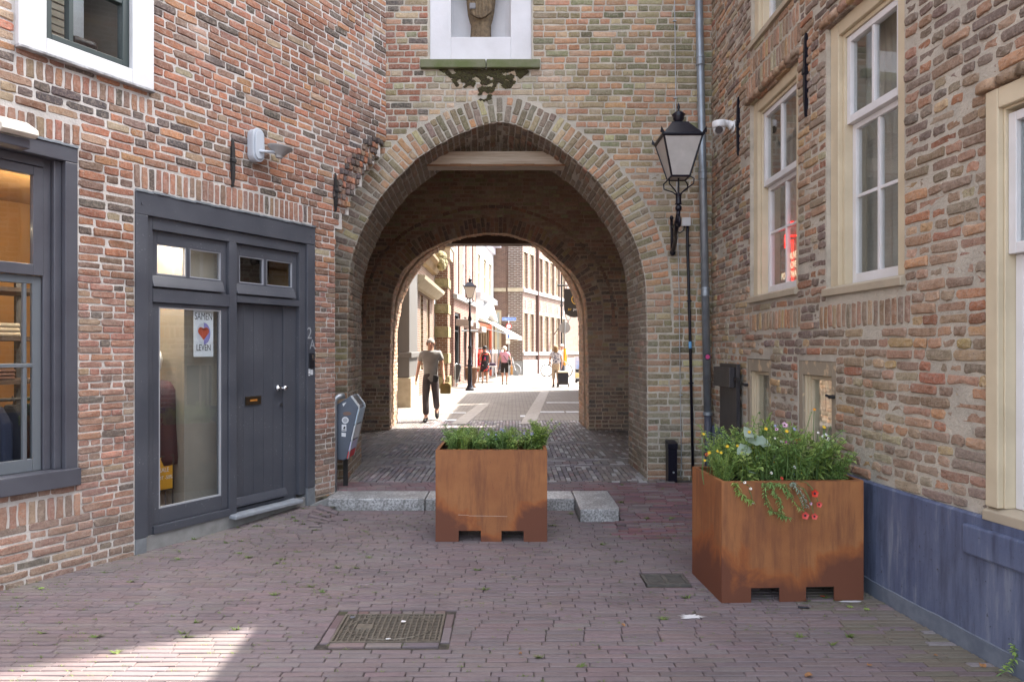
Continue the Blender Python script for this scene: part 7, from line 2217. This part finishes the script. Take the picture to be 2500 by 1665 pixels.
# houses on the sunny side of the street that stand behind the right pier and shade it
for i, (ya, yb, hh, lab) in enumerate(((15.3, 20.15, 7.3, 'brick house right behind the gate on the right side of the street'), (20.65, 25.3, 7.5, 'second brick house on the right side of the street behind the gate'))):
    hx = thing('brick_house', lab, 'house', (4.5, (ya + yb) / 2, GZ))
    m_ = MB(); m_.box(2.75, 9, ya, yb, GZ, hh); m_.build('wall', B1, hx)
    fx = facade((2.75, yb), (2.75, ya))
    for k in range(2):
        u = .7 + k * 2.1
        m_ = MB(); wframe(m_, fx, u, u + 1.1, 1.2, 3.1, .1, .001, .06); o = m_.build('window', CREAM, hx); m_ = MB(); wpane(m_, fx, u + .1, u + 1.0, 1.3, 3.0, .03); m_.build('pane', mat('dark_pane', (.03, .035, .04), .05) if 'dark_pane' not in bpy.data.materials else bpy.data.materials['dark_pane'], o)
    m_ = MB(); m_.prism([(2.6, hh + .001), (9.1, hh + .001), (6, hh + 1.2)], lambda x, z: (x, ya - .02, z), lambda x, z: (x, yb + .02, z)); m_.build('roof', bpy.data.materials['roof_tiles'], hx)

# ------------------------------------------------------------------ street furniture beyond the gate
def far_pt(px_, Y, z=GZ): return Vector(((px_ - 1250) / F * Y, Y, z))
OPAL = mat('opal_glass', (.72, .66, .60), .3)
sl_ = thing('street_lamp', 'black cast iron street lamp with a square lantern standing on the left of the street', 'street lamp', far_pt(1147, 24.7))
c_ = far_pt(1147.5, 24.7, 3.42); lantern_head(sl_, c_, .205, OPAL)
m_ = MB(); b_ = far_pt(1147, 24.7, 0)
m_.lathe([(.16, GZ), (.16, .16), (.12, .18), (.115, .24), (.085, .28), (.08, .95), (.12, .97), (.12, 1.0), (.07, 1.05), (.09, 1.16), (.06, 1.22), (.05, 1.6), (.07, 1.62), (.07, 1.68), (.045, 1.72), (.04, 2.6), (.075, 2.64), (.06, 2.75), (.045, 2.8), (.03, 3.2), (.05, 3.25), (.04, 3.30)], b_, 16); m_.build('pole', BLACK, sl_, smooth=True)
m_ = MB()
for sx_, sy in ((-1, -1), (1, -1), (1, 1), (-1, 1)): m_.tube([c_ + Vector((sx_ * .09, sy * .09, 0)), c_ + Vector((sx_ * .15, sy * .15, -.08)), c_ + Vector((sx_ * .05, sy * .05, -.17))], .012, 6)
m_.tube([c_, c_ + Vector((0, 0, -.2))], .03, 8); m_.build('cradle', BLACK, sl_)
m_ = MB(); m_.tube([b_ + Vector((-.30, 0, 2.25)), b_ + Vector((.30, 0, 2.25))], .03, 8); m_.build('ladder_bar', GALV, sl_)
TERR = mat('terracotta', (.17, .085, .05), .8, c2=(.12, .065, .04), ns=10)
ur = thing('urn', 'large brown terracotta urn standing behind the foot of the street lamp', 'urn', far_pt(1152, 26.6))
m_ = MB(); m_.lathe([(.15, 0), (.17, .03), (.10, .10), (.16, .2), (.22, .38), (.23, .58), (.21, .68), (.30, .74), (.31, .78), (.27, .79)], (0, 0, 0), 20); m_.build('bowl', TERR, ur, smooth=True, world=False)
litter_bin(far_pt(1112, 27.0), .92, 0, 'dark litter bin in front of the red brick house beyond the gate', mat('dark_bin', (.05, .05, .055), .5), full=False)
def sign_post(name, lab, px_, Y, h, r=.03, m=GALV):
    t = thing(name, lab, 'sign', far_pt(px_, Y)); q = MB(); q.cyl((0, 0, 0), (0, 0, h), r, r, 10); q.build('post', m, t, world=False); return t
t = sign_post('round_sign', 'grey back of a round traffic sign on a post with a yellow box', 1379, 29.5, 2.75)
q = MB(); q.cyl((0, .035, 2.42), (0, .05, 2.42), .245, .245, 28); q.build('sign_disc', mat('sign_back', (.30, .29, .28), .5), t, world=False)
q = MB(); q.box(-.012, .012, -.035, .034, 2.15, 2.70); q.build('clamp', GALV, t, world=False)
q = MB(); q.cyl((0, -.02, .80), (0, -.02, 1.52), .062, .062, 14); q.build('yellow_box', mat('signal_yellow', (.72, .36, .01), .5), t, world=False)
t = sign_post('street_sign', 'blue street name sign with white letters on a post before the brown gable', 1242, 38.0, 3.4, .03)
BLUE = mat('sign_blue', (.03, .13, .50), .5)
q = MB(); q.box(-.36, .40, -.05, -.035, 3.10, 3.26); q.build('name_plate', BLUE, t, world=False)
q = MB(); q.box(-.375, .415, -.034, -.030, 3.085, 3.275); q.build('plate_border', WHITE, t, world=False)
text('Jodenkerkstraat', .115, frame_matrix(far_pt(1242, 38.0, GZ) + Vector((.02, -.053, 3.18)), (1, 0, 0), (0, 0, 1)), WHITE, t, extrude=.001, sx=.86)
q = MB(); q.cyl((0, -.05, 2.78), (0, -.035, 2.78), .16, .16, 20); q.build('sign_disc', mat('sign_red', (.55, .03, .03), .5), t, world=False)
q = MB(); q.cyl((0, -.055, 2.78), (0, -.051, 2.78), .115, .115, 20); q.build('sign_face', WHITE, t, world=False)
q = MB(); q.box(-.16, .08, -.05, -.035, 2.05, 2.45); q.box(-.16, .08, -.05, -.035, 1.80, 2.02); q.build('info_plate', WHITE, t, world=False)
q = MB(); q.box(-.06, .02, -.053, -.0505, 2.12, 2.38); q.build('plate_symbol', BLUE, t, world=False)
lp = thing('lamp_post', 'slim dark pole rising behind the round sign', 'pole', far_pt(1371, 33.5)); q = MB(); q.cyl((0, 0, 0), (0, 0, 6.2), .055, .04, 10); q.cyl((0, 0, 3.6), (0, 0, 3.68), .075, .075, 10); q.build('pole', IRON, lp, world=False)
hs_ = thing('hanging_sign', 'dark hanging shop sign with gold and white letters half hidden by the arch', 'sign', far_pt(1395, 27, 3.5))
Yh = 27.0
X0, X1 = (1377 - 1250) / F * Yh, (1377 - 1250) / F * Yh + .86
z1_, z0_ = CAM_H - (705 - HOR) / F * Yh, CAM_H - (775 - HOR) / F * Yh
poly = [(X0, z1_)] + [(X0, z0_ + .30)] + [((X0 + X1) / 2 - .43 * math.cos(PI * k / 12), z0_ + .30 - .30 * math.sin(PI * k / 12)) for k in range(1, 12)] + [(X1, z0_ + .30), (X1, z1_)]
q = MB(); q.prism(poly, lambda x, z: (x, Yh, z), lambda x, z: (x, Yh + .04, z)); q.build('board', mat('sign_black', (.028, .025, .022), .6), hs_)
GOLD = mat('sign_gold', (.60, .36, .05), .5)
q = MB(); q.tube([((1407 - 1250) / F * Yh + .02 + .20 * math.cos(rad(a)), Yh - .006, CAM_H - (731 - HOR) / F * Yh + .20 * math.sin(rad(a))) for a in range(60, 301, 15)], .016, 6); q.build('logo_ring', GOLD, hs_)
text('BY', .12, frame_matrix(((1391 - 1250) / F * Yh, Yh - .003, CAM_H - (756 - HOR) / F * Yh), (1, 0, 0), (0, 0, 1)), GOLD, hs_)
text('JAS', .12, frame_matrix(((1404.5 - 1250) / F * Yh, Yh - .003, CAM_H - (756 - HOR) / F * Yh), (1, 0, 0), (0, 0, 1)), WHITE, hs_)
q = MB(); zb = CAM_H - (697 - HOR) / F * Yh; q.tube([((1364 - 1250) / F * Yh, Yh + .02, zb), (X1 + .6, Yh + .02, zb)], .03, 8); q.ball(((1364 - 1250) / F * Yh, Yh + .02, zb), .05, 8, 6); q.tube([(X0 + .1, Yh + .02, zb), (X0 + .1, Yh + .02, z1_)], .01, 6); q.tube([(X1 - .1, Yh + .02, zb), (X1 - .1, Yh + .02, z1_)], .01, 6); q.tube([(X0 + .15, Yh + .02, zb), (X0 + .6, Yh + .02, zb + .35)], .02, 6); q.build('bracket', IRON, hs_)
fl_ = thing('facade_lantern', 'small black lantern on a curled bracket on the long brick building', 'lantern', f5(U(1350), 2.9, .1)); c_ = f5(U(1352), 3.55, 1.0); lantern_head(fl_, c_, .20, OPAL)
q = MB(); q.tube([f5(U(1352), 2.6, .02), f5(U(1352), 3.0, .3), f5(U(1352), 2.9, .7), c_ + Vector((0, 0, -.35)), c_], .03, 6); q.build('bracket', IRON, fl_)
ab = thing('poster_board', 'upright advertising board with a blue and yellow poster beside the far pier', 'sign', far_pt(1418, 30.5))
q = MB(); q.box(-.28, .42, 0, .04, .18, 1.18); q.build('frame', WHITE, ab, world=False)
for z0, z1, m in ((.62, 1.14, mat('poster_sky', (.22, .38, .70), .5, c2=(.55, .55, .68), ns=5)), (.46, .60, IRON), (.22, .44, mat('poster_yellow', (.75, .50, .04), .5, c2=(.70, .65, .4), ns=9))):
    q = MB(); q.box(-.24, .38, -.006, -.001, z0, z1); q.build('poster_panel', m, ab, world=False)
q = MB(); q.cyl((-.2, -.02, .06), (-.2, .06, .06), .06, .06, 12); q.cyl((.34, -.02, .06), (.34, .06, .06), .06, .06, 12); q.box(-.24, .38, .0, .04, .06, .179); q.build('wheel', IRON, ab, world=False)['kind'] = 'stuff'

def bicycle(lab, px_, Y, rz, col, tyre_c):
    t = thing('bicycle', lab, 'bicycle', far_pt(px_, Y), rz)
    r = .335
    for x in (0, 1.08):
        q = MB(); q.tube([(x + r * math.cos(2 * PI * k / 28), 0, r + r * math.sin(2 * PI * k / 28)) for k in range(29)], .030, 6, cap=False); w = q.build('wheel', tyre_c, t, world=False)
        q = MB()
        for k in range(14): q.tube([(x, 0, r), (x + r * math.cos(2 * PI * k / 14), 0, r + r * math.sin(2 * PI * k / 14))], .0025, 4)
        q.tube([(x, -.05, r), (x, .05, r)], .025, 8); q.build('spokes', GALV, w, world=False)
    q = MB()
    for a, b in (((0, 0, r), (.17, 0, .92)), ((.16, 0, .86), (.48, 0, .30)), ((.48, 0, .30), (.72, 0, .88)), ((.16, 0, .80), (.68, 0, .72)), ((1.08, 0, r), (.48, 0, .30)), ((1.08, 0, r), (.68, 0, .75)), ((.17, 0, .92), (.19, 0, 1.02))): q.tube([a, b], .02, 7)
    q.build('frame', col, t, world=False)
    q = MB(); q.tube([(.30, -.28, 1.0), (.2, -.2, 1.05), (.18, 0, 1.03), (.2, .2, 1.05), (.30, .28, 1.0)], .015, 7); q.build('handlebar', IRON, t, world=False)
    q = MB(); q.prism([(.60, .93), (.64, .96), (.86, .97), (.88, .93)], lambda x, z: (x, -.07, z), lambda x, z: (x, .07, z)); q.build('saddle', IRON, t, world=False, bevel=.02)
    q = MB(); q.tube([(.48, -.12, .30), (.48, .12, .30)], .015, 6); q.cyl((.48, -.03, .30), (.48, -.025, .30), .09, .09, 14); q.build('crank', IRON, t, world=False)
bicycle('black bicycle standing behind the woman with the shopping trolley', 1335, 37.5, rad(4), IRON, IRON)
bicycle('pale bicycle leaning by the brown gable behind the woman in pink', 1258, 38.6, rad(150), mat('pale_bike', (.55, .57, .6), .4), mat('grey_tyre', (.30, .31, .33), .7))
cr = thing('clothes_rack', 'rack of red and dark clothes standing outside the shop under the awning', 'clothes rack', far_pt(1192, 31.5))
q = MB(); q.tube([(-.6, 0, 0), (-.6, 0, 1.55), (.75, 0, 1.55), (.75, 0, 0)], .02, 6); q.tube([(-.6, -.25, .02), (-.6, .25, .02)], .02, 6); q.tube([(.75, -.25, .02), (.75, .25, .02)], .02, 6); q.build('rail_frame', GALV, cr, world=False)
for k, c in enumerate(((.55, .03, .02), (.60, .05, .03), (.05, .04, .05), (.03, .035, .06), (.03, .03, .05), (.60, .55, .52), (.58, .45, .42), (.05, .05, .07), (.62, .58, .56))):
    x = -.5 + k * .14; q = MB(); q.prism([(-.2, .45 + .1 * (k % 3)), (.2, .45 + .1 * (k % 3)), (.22, 1.32), (.06, 1.48), (-.06, 1.48), (-.22, 1.32)], lambda y, z: (x, y, z), lambda y, z: (x + .09, y + .05, z)); q.build('garment', mat('garment_%d' % k, c, .9), cr, world=False, bevel=.02)
for i, (px_, Y, c, lab) in enumerate(((1178, 30.9, (.42, .25, .12), 'brown wooden stool with a red cloth outside the clothes shop'), (1202, 31.0, (.72, .70, .68), 'white painted stool with folded clothes outside the clothes shop'))):
    sto = thing('stool', lab, 'stool', far_pt(px_, Y)); m = mat('stool_paint_%d' % i, c, .6)
    for sx_ in (-1, 1):
        for sy in (-1, 1): q = MB(); q.tube([(sx_ * .2, sy * .18, 0), (sx_ * .14, sy * .13, .70)], .02, 6); q.build('leg', m, sto, world=False)
    q = MB(); q.box(-.2, .2, -.17, .17, .701, .735); q.build('seat', m, sto, world=False, bevel=.01)
    fo_ = thing('folded_cloth', ('red folded cloth on the brown stool', 'dark folded clothes on the white stool')[i], 'clothes', far_pt(px_, Y, GZ + .737)); q = MB(); q.box(-.17, .17, -.14, .14, 0, .08); q.box(-.15, .16, -.13, .13, .081, .13); q.build('cloth', mat('folded_%d' % i, ((.45, .04, .08), (.06, .04, .07))[i], .9), fo_, world=False, bevel=.03)
# ------------------------------------------------------------------ people
SKIN = mat('skin', (.48, .25, .17), .55)
def skin_mesh(name, V, E, m, parent, sub=2):
    """V: (x, y, z, rx[, ry]) joints; E: bones; grows one continuous surface"""
    me = bpy.data.meshes.new(name)
    me.from_pydata([v[:3] for v in V], E, [])
    me.materials.append(m)
    o = link(bpy.data.objects.new(name, me))
    o.parent = parent
    sk = o.modifiers.new('skin', 'SKIN')
    if not me.skin_vertices:
        bm = bmesh.new(); bm.from_mesh(me); bm.verts.layers.skin.verify(); bm.to_mesh(me); bm.free()
    for i, v in enumerate(V):
        d = me.skin_vertices[0].data[i]
        d.radius = (v[3], v[4] if len(v) > 4 else v[3]); d.use_root = (i == 0)
    sk.use_smooth_shade = True
    ss = o.modifiers.new('sub', 'SUBSURF'); ss.levels = sub; ss.render_levels = sub
    return o
def person(label, loc, rz, h, pose, skin=SKIN):
    """pose: joint overrides; local frame faces -y"""
    t = thing('person', label, 'person', loc, rz)
    J = dict(pelvis=(0, 0, .95), spine=(0, .01, 1.12), chest=(0, .0, 1.30), neck=(0, .01, 1.46), nape=(0, 0, 1.53), head=(0, -.015, 1.62), crown=(0, -.005, 1.70),
             shl=(-.17, 0, 1.41), ell=(-.22, .03, 1.13), wrl=(-.23, -.04, .89), shr=(.17, 0, 1.41), elr=(.22, .03, 1.13), wrr=(.23, -.04, .89),
             hil=(-.085, 0, .90), knl=(-.095, -.02, .50), anl=(-.095, .03, .09), tol=(-.10, -.13, .035), hir=(.085, 0, .90), knr=(.095, -.02, .50), anr=(.095, .03, .09), tor=(.10, -.13, .035))
    J.update(pose)
    k = h / 1.76
    J = {n: Vector(p) * k for n, p in J.items()}
    names = ['pelvis', 'spine', 'chest', 'neck', 'nape', 'head', 'crown', 'shl', 'ell', 'wrl', 'shr', 'elr', 'wrr', 'hil', 'knl', 'anl', 'tol', 'hir', 'knr', 'anr', 'tor']
    rads = dict(pelvis=(.135, .10), spine=(.12, .095), chest=(.14, .10), neck=(.06, .06), nape=(.055, .06), head=(.075, .095), crown=(.05, .065), shl=.058, ell=.040, wrl=.028, shr=.058, elr=.040, wrr=.028, hil=.085, knl=.056, anl=.038, tol=.036, hir=.085, knr=.056, anr=.038, tor=.036)
    V = []; ix = {}
    for n in names:
        r = rads[n]; r = r if isinstance(r, tuple) else (r, r); ix[n] = len(V); V.append((*J[n], r[0] * k, r[1] * k))
    E = [(ix[a], ix[b]) for a, b in (('pelvis', 'spine'), ('spine', 'chest'), ('chest', 'neck'), ('neck', 'nape'), ('nape', 'head'), ('head', 'crown'), ('chest', 'shl'), ('shl', 'ell'), ('ell', 'wrl'), ('chest', 'shr'), ('shr', 'elr'), ('elr', 'wrr'), ('pelvis', 'hil'), ('hil', 'knl'), ('knl', 'anl'), ('anl', 'tol'), ('pelvis', 'hir'), ('hir', 'knr'), ('knr', 'anr'), ('anr', 'tor'))]
    for s, sd in (('l', -1), ('r', 1)):
        w = J['wr' + s]; d = (w - J['el' + s]).normalized(); palm = w + d * .07 * k
        ip = len(V); V.append((*palm, .036 * k, .020 * k)); E.append((ix['wr' + s], ip))
        for f, (ox, ln) in enumerate(((-.030, .07), (-.010, .085), (.010, .08), (.028, .062))):
            a = palm + Vector((0, ox, 0)) * k + d * .025 * k; b = a + d * ln * .55 * k + Vector((-sd * .006, -.004, 0)) * k; c = b + d * ln * .4 * k + Vector((-sd * .014, 0, 0)) * k
            i0 = len(V)
            for p in (a, b, c): V.append((*p, .0095 * k, .0095 * k))
            E += [(ip, i0), (i0, i0 + 1), (i0 + 1, i0 + 2)]
        a = w + d * .03 * k + Vector((0, -.032, 0)) * k; b = a + d * .04 * k + Vector((0, -.015, 0)) * k; i0 = len(V); V.append((*a, .012 * k)); V.append((*b, .010 * k)); E += [(ix['wr' + s], i0), (i0, i0 + 1)]
    skin_mesh('body', V, E, skin, t, 1)
    hd = J['head']
    q = MB()
    q.prism([(-.016, -.02), (.016, -.02), (0, .035)], lambda x, z: hd + Vector((x, -.085, z)) * k, lambda x, z: hd + Vector((x * .3, -.085 - (.030 if z < 0 else .004), z)) * k); q.build('nose', skin, t, world=False)
    for s in (-1, 1):
        q = MB(); q.ball(hd + Vector((s * .031, -.088, .028)) * k, .010 * k, 8, 6); q.build('eye', mat('eye_dark', (.03, .02, .015), .3) if 'eye_dark' not in bpy.data.materials else bpy.data.materials['eye_dark'], t, world=False)
        q = MB(); q.ball(hd + Vector((s * .082, .01, .0)) * k, .028 * k, 8, 6, (.4, .7, 1.1)); q.build('ear', skin, t, world=False)
    q = MB(); q.cbox(hd + Vector((0, -.094, -.042)) * k, (.045 * k, .01 * k, .010 * k)); q.build('mouth', mat('lips', (.35, .12, .10), .6) if 'lips' not in bpy.data.materials else bpy.data.materials['lips'], t, world=False, bevel=.003)
    return t, J, k
def sleeve_top(t, J, k, m, name='shirt', sl=.62, hem=.0, g=1.0):
    V = []; E = []
    def a(p, r, r2=None): V.append((*p, r * k * g, (r2 or r) * k * g)); return len(V) - 1
    c = a(J['chest'], .158, .118); s = a(J['spine'], .142, .114); p = a(J['pelvis'] + Vector((0, 0, .02 - hem)), .150, .120); n = a(J['neck'] + Vector((0, 0, -.005)), .085, .075)
    E += [(c, s), (s, p), (c, n)]
    for sd in 'lr':
        h = a(J['sh' + sd], .074); e = a(J['sh' + sd].lerp(J['el' + sd], sl), .060); E += [(c, h), (h, e)]
    return skin_mesh(name, V, E, m, t, 2)
def trousers(t, J, k, m, to=.96, name='trousers', g=1.0, r_end=.058):
    V = []; E = []
    def a(p, r, r2=None): V.append((*p, r * k * g, (r2 or r) * k * g)); return len(V) - 1
    w = a(J['pelvis'] + Vector((0, 0, .10)), .148, .115); p = a(J['pelvis'] + Vector((0, 0, -.04)), .150, .118); E.append((p, w))
    V[0], V[1] = V[1], V[0]
    for sd in 'lr':
        h = a(J['hi' + sd] + Vector((0, 0, -.06)), .096); kn = a(J['kn' + sd], .070); E += [(0, h), (h, kn)]
        if to > .5: an = a(J['kn' + sd].lerp(J['an' + sd], (to - .5) * 2), r_end); E.append((kn, an))
    return skin_mesh(name, V, E, m, t, 2)
def shoes(t, J, k, m):
    for sd in 'lr':
        an, to = J['an' + sd], J['to' + sd]; d = (to - an); d.normalize()
        q = MB(); hl = an - d * .03 * k + Vector((0, .015, -.03)) * k
        q.tube([hl + Vector((0, 0, -.005)), hl.lerp(to, .4), to + Vector((0, 0, -.005)), to + d * .05 * k], [.045 * k, .047 * k, .042 * k, .018 * k], 10); q.build('shoe', m, t, world=False, smooth=True)
def hair(t, J, k, m, long=0.0, r=1.0, cover=.35):
    hd = J['head']; q = MB(); n, mm = 16, 10; prev = None
    lo = -.02 - long
    for j in range(mm + 1):
        th = PI * .5 * j / mm if not long else PI * .5 * j / mm
        z = .02 + .098 * math.cos(th); rr = .098 * math.sin(th) + .006
        A = [q.vert(hd + Vector((rr * .86 * r * math.cos(2 * PI * i / n), .018 + rr * r * math.sin(2 * PI * i / n) * 1.02, z)) * k) for i in range(n)]
        if prev: q.bridge(prev, A)
        else: q.face(A)
        prev = A
    # back and sides below the crown
    back = [i for i in range(n) if math.sin(2 * PI * i / n) > -cover]
    prevb = {i: prev[i] for i in back}
    for z in ([-.05] if not long else [-.04, -.04 - long * .5, -.04 - long]):
        cur = {i: q.vert(hd + Vector((.090 * r * math.cos(2 * PI * i / n) * (1 + (.12 if z < -.1 else 0)), .022 + .095 * r * math.sin(2 * PI * i / n), z)) * k) for i in back}
        for i in back:
            j = (i + 1) % n
            if j in cur: q.face((prevb[i], prevb[j], cur[j], cur[i]))
        prevb = cur
    q.build('hair', m, t, world=False, smooth=True, fixn=False)
DKT = mat('dark_trousers', (.055, .043, .045), .9, c2=(.075, .060, .062), ns=7, bs=.4, bscale=9, bd=.02)
SHOE = mat('black_shoe', (.012, .012, .014), .6)
# walking man
V3 = Vector
man, J, k = person('man in a grey t-shirt and dark trousers walking towards the gate', (-1.665, 14.0, GZ), rad(6), 1.72, dict(
    hil=(-.085, -.01, .90), knl=(-.105, -.16, .51), anl=(-.095, -.22, .10), tol=(-.115, -.37, .05), knr=(.105, -.03, .49), anr=(.125, .32, .22), tor=(.13, .24, .07),
    shl=(-.18, .04, 1.40), ell=(-.255, .10, 1.15), wrl=(-.295, .07, .92), shr=(.18, -.04, 1.41), elr=(.245, -.03, 1.15), wrr=(.27, -.17, .93), head=(-.005, -.02, 1.62)))
sleeve_top(man, J, k, mat('grey_tshirt', (.26, .25, .235), .95, c2=(.21, .20, .19), ns=6, bs=.5, bscale=9, bd=.02), sl=.60, hem=.20, g=1.12)
trousers(man, J, k, DKT, g=1.05, r_end=.066); shoes(man, J, k, SHOE)
hair(man, J, k, mat('grey_hair', (.30, .26, .23), .9), r=.97, cover=-.1)
mb_ = thing('hand_bag', 'yellow brown bag carried in the walking man\'s hand', 'bag', chain_matrix(man) @ (J['wrr'] + V3((.03, 0, -.32))))
q = MB(); q.prism([(-.10, -.02), (.11, -.02), (.115, .16), (.07, .21), (-.06, .21), (-.10, .16)], lambda x, z: (x, -.05, z), lambda x, z: (x, .05, z)); q.build('bag_body', mat('bag_leather', (.25, .17, .05), .7, c2=(.17, .12, .04), ns=9), mb_, world=False, bevel=.02)
q = MB(); q.tube([(-.05, 0, .2), (-.03, 0, .255), (.03, 0, .255), (.05, 0, .2)], .010, 6); q.build('strap', mat('bag_strap', (.10, .06, .03), .7), mb_, world=False)
q = MB(); q.prism([(.04, .80), (.14, .80), (.16, .90), (.13, .95), (.05, .95)], lambda x, z: V3((x, -.16, z)), lambda x, z: V3((x, -.11, z))); q.build('belt_bag', IRON, man, world=False, bevel=.015)
# woman in black dress
w1, J, k = person('woman with short black hair in a black dress with red flowers, seen from behind', far_pt(1184, 30.2), PI, 1.68, dict(ell=(-.25, .0, 1.13), wrl=(-.22, -.16, 1.0), elr=(.25, .0, 1.13), wrr=(.22, -.16, 1.0), anr=(.10, .16, .12), tor=(.11, .06, .035)))
def print_mat(name, base, cols, s=9):
    m, nt, b = nodes_of(name); b.inputs['Roughness'].default_value = .9
    v = pos(nt, (1, 1, 1), True); c = None
    for i, (cc, lo) in enumerate(cols):
        ad = N(nt, 'ShaderNodeVectorMath', operation='ADD'); ad.inputs[1].default_value = (i * 3.7, i * 1.9, i); nt.links.new(v, ad.inputs[0])
        c = mixc(nt, ramp(nt, noise(nt, ad.outputs[0], s, 2), lo, lo + .015), c if c is not None else base, cc)
    nt.links.new(c, b.inputs['Base Color']); return m
DRESS = print_mat('flower_dress', (.012, .011, .013), [((.55, .06, .03), .60), ((.62, .60, .60), .66), ((.40, .03, .20), .67)])
def ellipse_dress(t, k, prof, m, name):
    q = MB(); prev = None
    for z, rx, ry, dy in prof:
        A = [q.vert(V3((rx * math.cos(2 * PI * i / 20), dy + ry * math.sin(2 * PI * i / 20), z)) * k) for i in range(20)]
        if prev: q.bridge(prev, A)
        prev = A
    return q.build(name, m, t, world=False, smooth=True)
ellipse_dress(w1, k, [(.52, .20, .17, .0), (.60, .205, .17, .0), (.85, .195, .155, 0), (.98, .185, .145, 0), (1.10, .15, .125, .0), (1.25, .165, .13, 0), (1.38, .155, .11, 0), (1.44, .09, .085, 0)], DRESS, 'dress')
hair(w1, J, k, mat('black_hair', (.010, .009, .010), .7), r=1.12, cover=.5); shoes(w1, J, k, mat('sandals', (.25, .17, .12), .7))
# woman in pink
w2, J, k = person('woman with short white blond hair in a pink top and black shorts, seen from behind', far_pt(1232, 29.1), PI, 1.64, dict(wrl=(-.30, -.05, .90), ell=(-.27, .02, 1.13), elr=(.26, .02, 1.13), wrr=(.28, -.05, .90), anl=(-.10, .14, .11), tol=(-.10, .04, .035)))
sleeve_top(w2, J, k, mat('pink_top', (.62, .30, .37), .9), sl=.5, hem=.06, g=1.10)
trousers(w2, J, k, mat('black_shorts', (.018, .013, .012), .9), to=.5, name='shorts', g=1.14)
hair(w2, J, k, mat('white_blond_hair', (.62, .58, .48), .9), r=1.15, cover=.5); shoes(w2, J, k, mat('pale_shoes', (.5, .48, .42), .7))
q = MB(); q.tube([V3((.14, -.0, 1.44)) * k, V3((.0, .155, 1.25)) * k, V3((-.15, .13, 1.02)) * k], .014, 6); q.build('bag_strap', IRON, w2, world=False)
sb = thing('shoulder_bag', 'black shoulder bag on the hip of the woman in pink', 'bag', chain_matrix(w2) @ V3((-.22, .06, .82))); q = MB(); q.box(-.05, .05, -.12, .12, 0, .24); q.build('bag_body', IRON, sb, world=False, bevel=.03)
pbag = thing('paper_bag', 'orange brown paper bag in the right hand of the woman in pink', 'bag', chain_matrix(w2) @ V3((-.30, -.04, .42))); q = MB(); q.box(-.05, .05, -.12, .12, 0, .34); q.build('bag_body', mat('kraft_orange', (.52, .28, .10), .8), pbag, world=False, bevel=.006); q = MB(); q.tube([(0, -.06, .34), (0, -.03, .42), (0, .03, .42), (0, .06, .34)], .006, 6); q.build('handle', mat('kraft_handle', (.4, .22, .08), .8), pbag, world=False)
# woman with trolley
w3, J, k = person('woman with brown hair in a patterned blouse pulling a black shopping trolley', far_pt(1357, 27.0), PI, 1.66, dict(elr=(.25, .02, 1.13), wrr=(.24, -.05, .92), ell=(-.26, .06, 1.12), wrl=(-.24, .10, .90), anr=(.10, .02, .09)))
sleeve_top(w3, J, k, print_mat('patterned_blouse', (.60, .58, .60), [((.10, .10, .16), .52)], 22), sl=.55, hem=.10, g=1.14)
trousers(w3, J, k, mat('beige_trousers', (.42, .33, .24), .9), to=.72, name='trousers', g=1.12, r_end=.06)
hair(w3, J, k, mat('brown_hair', (.24, .15, .07), .8), long=.14, r=1.12, cover=.5); shoes(w3, J, k, SHOE)
tr = thing('shopping_trolley', 'black two wheeled shopping trolley pulled by the woman in the patterned blouse', 'trolley', far_pt(1374.5, 26.9), rad(4))
q = MB(); q.prism([(-.19, .10), (.19, .10), (.21, .56), (-.21, .56)], lambda x, z: (x, -.14, z), lambda x, z: (x, .14, z)); q.build('bag_body', mat('trolley_black', (.016, .018, .028), .6), tr, world=False, bevel=.03)
q = MB(); q.box(-.19, .19, -.15, -.141, .12, .26); q.build('pocket', IRON, tr, world=False, bevel=.004)
q = MB(); q.box(-.22, .22, -.15, .15, .565, .63); q.build('flap', mat('trolley_cream', (.62, .52, .40), .8), tr, world=False, bevel=.03)
for s in (-1, 1):
    q = MB(); q.cyl((s * .21, .02, .075), (s * .235, .02, .075), .075, .075, 18); q.build('wheel', IRON, tr, world=False)
q = MB(); q.tube([(-.14, .16, .1), (-.14, .16, .95), (-.10, .14, 1.0), (.10, .14, 1.0), (.14, .16, .95), (.14, .16, .1)], .012, 6); q.build('frame', GALV, tr, world=False)
# elderly man beyond
w4, J, k = person('white haired man coming the other way, mostly hidden behind the woman with the trolley', far_pt(1372, 30.2), 0, 1.74, {})
sleeve_top(w4, J, k, mat('white_shirt', (.62, .63, .66), .9), sl=.55, hem=.06, g=1.1); trousers(w4, J, k, mat('blue_trousers', (.08, .10, .16), .9), g=1.08); shoes(w4, J, k, SHOE)
hair(w4, J, k, mat('white_hair', (.72, .71, .70), .9), cover=.2)

texts_to_meshes()
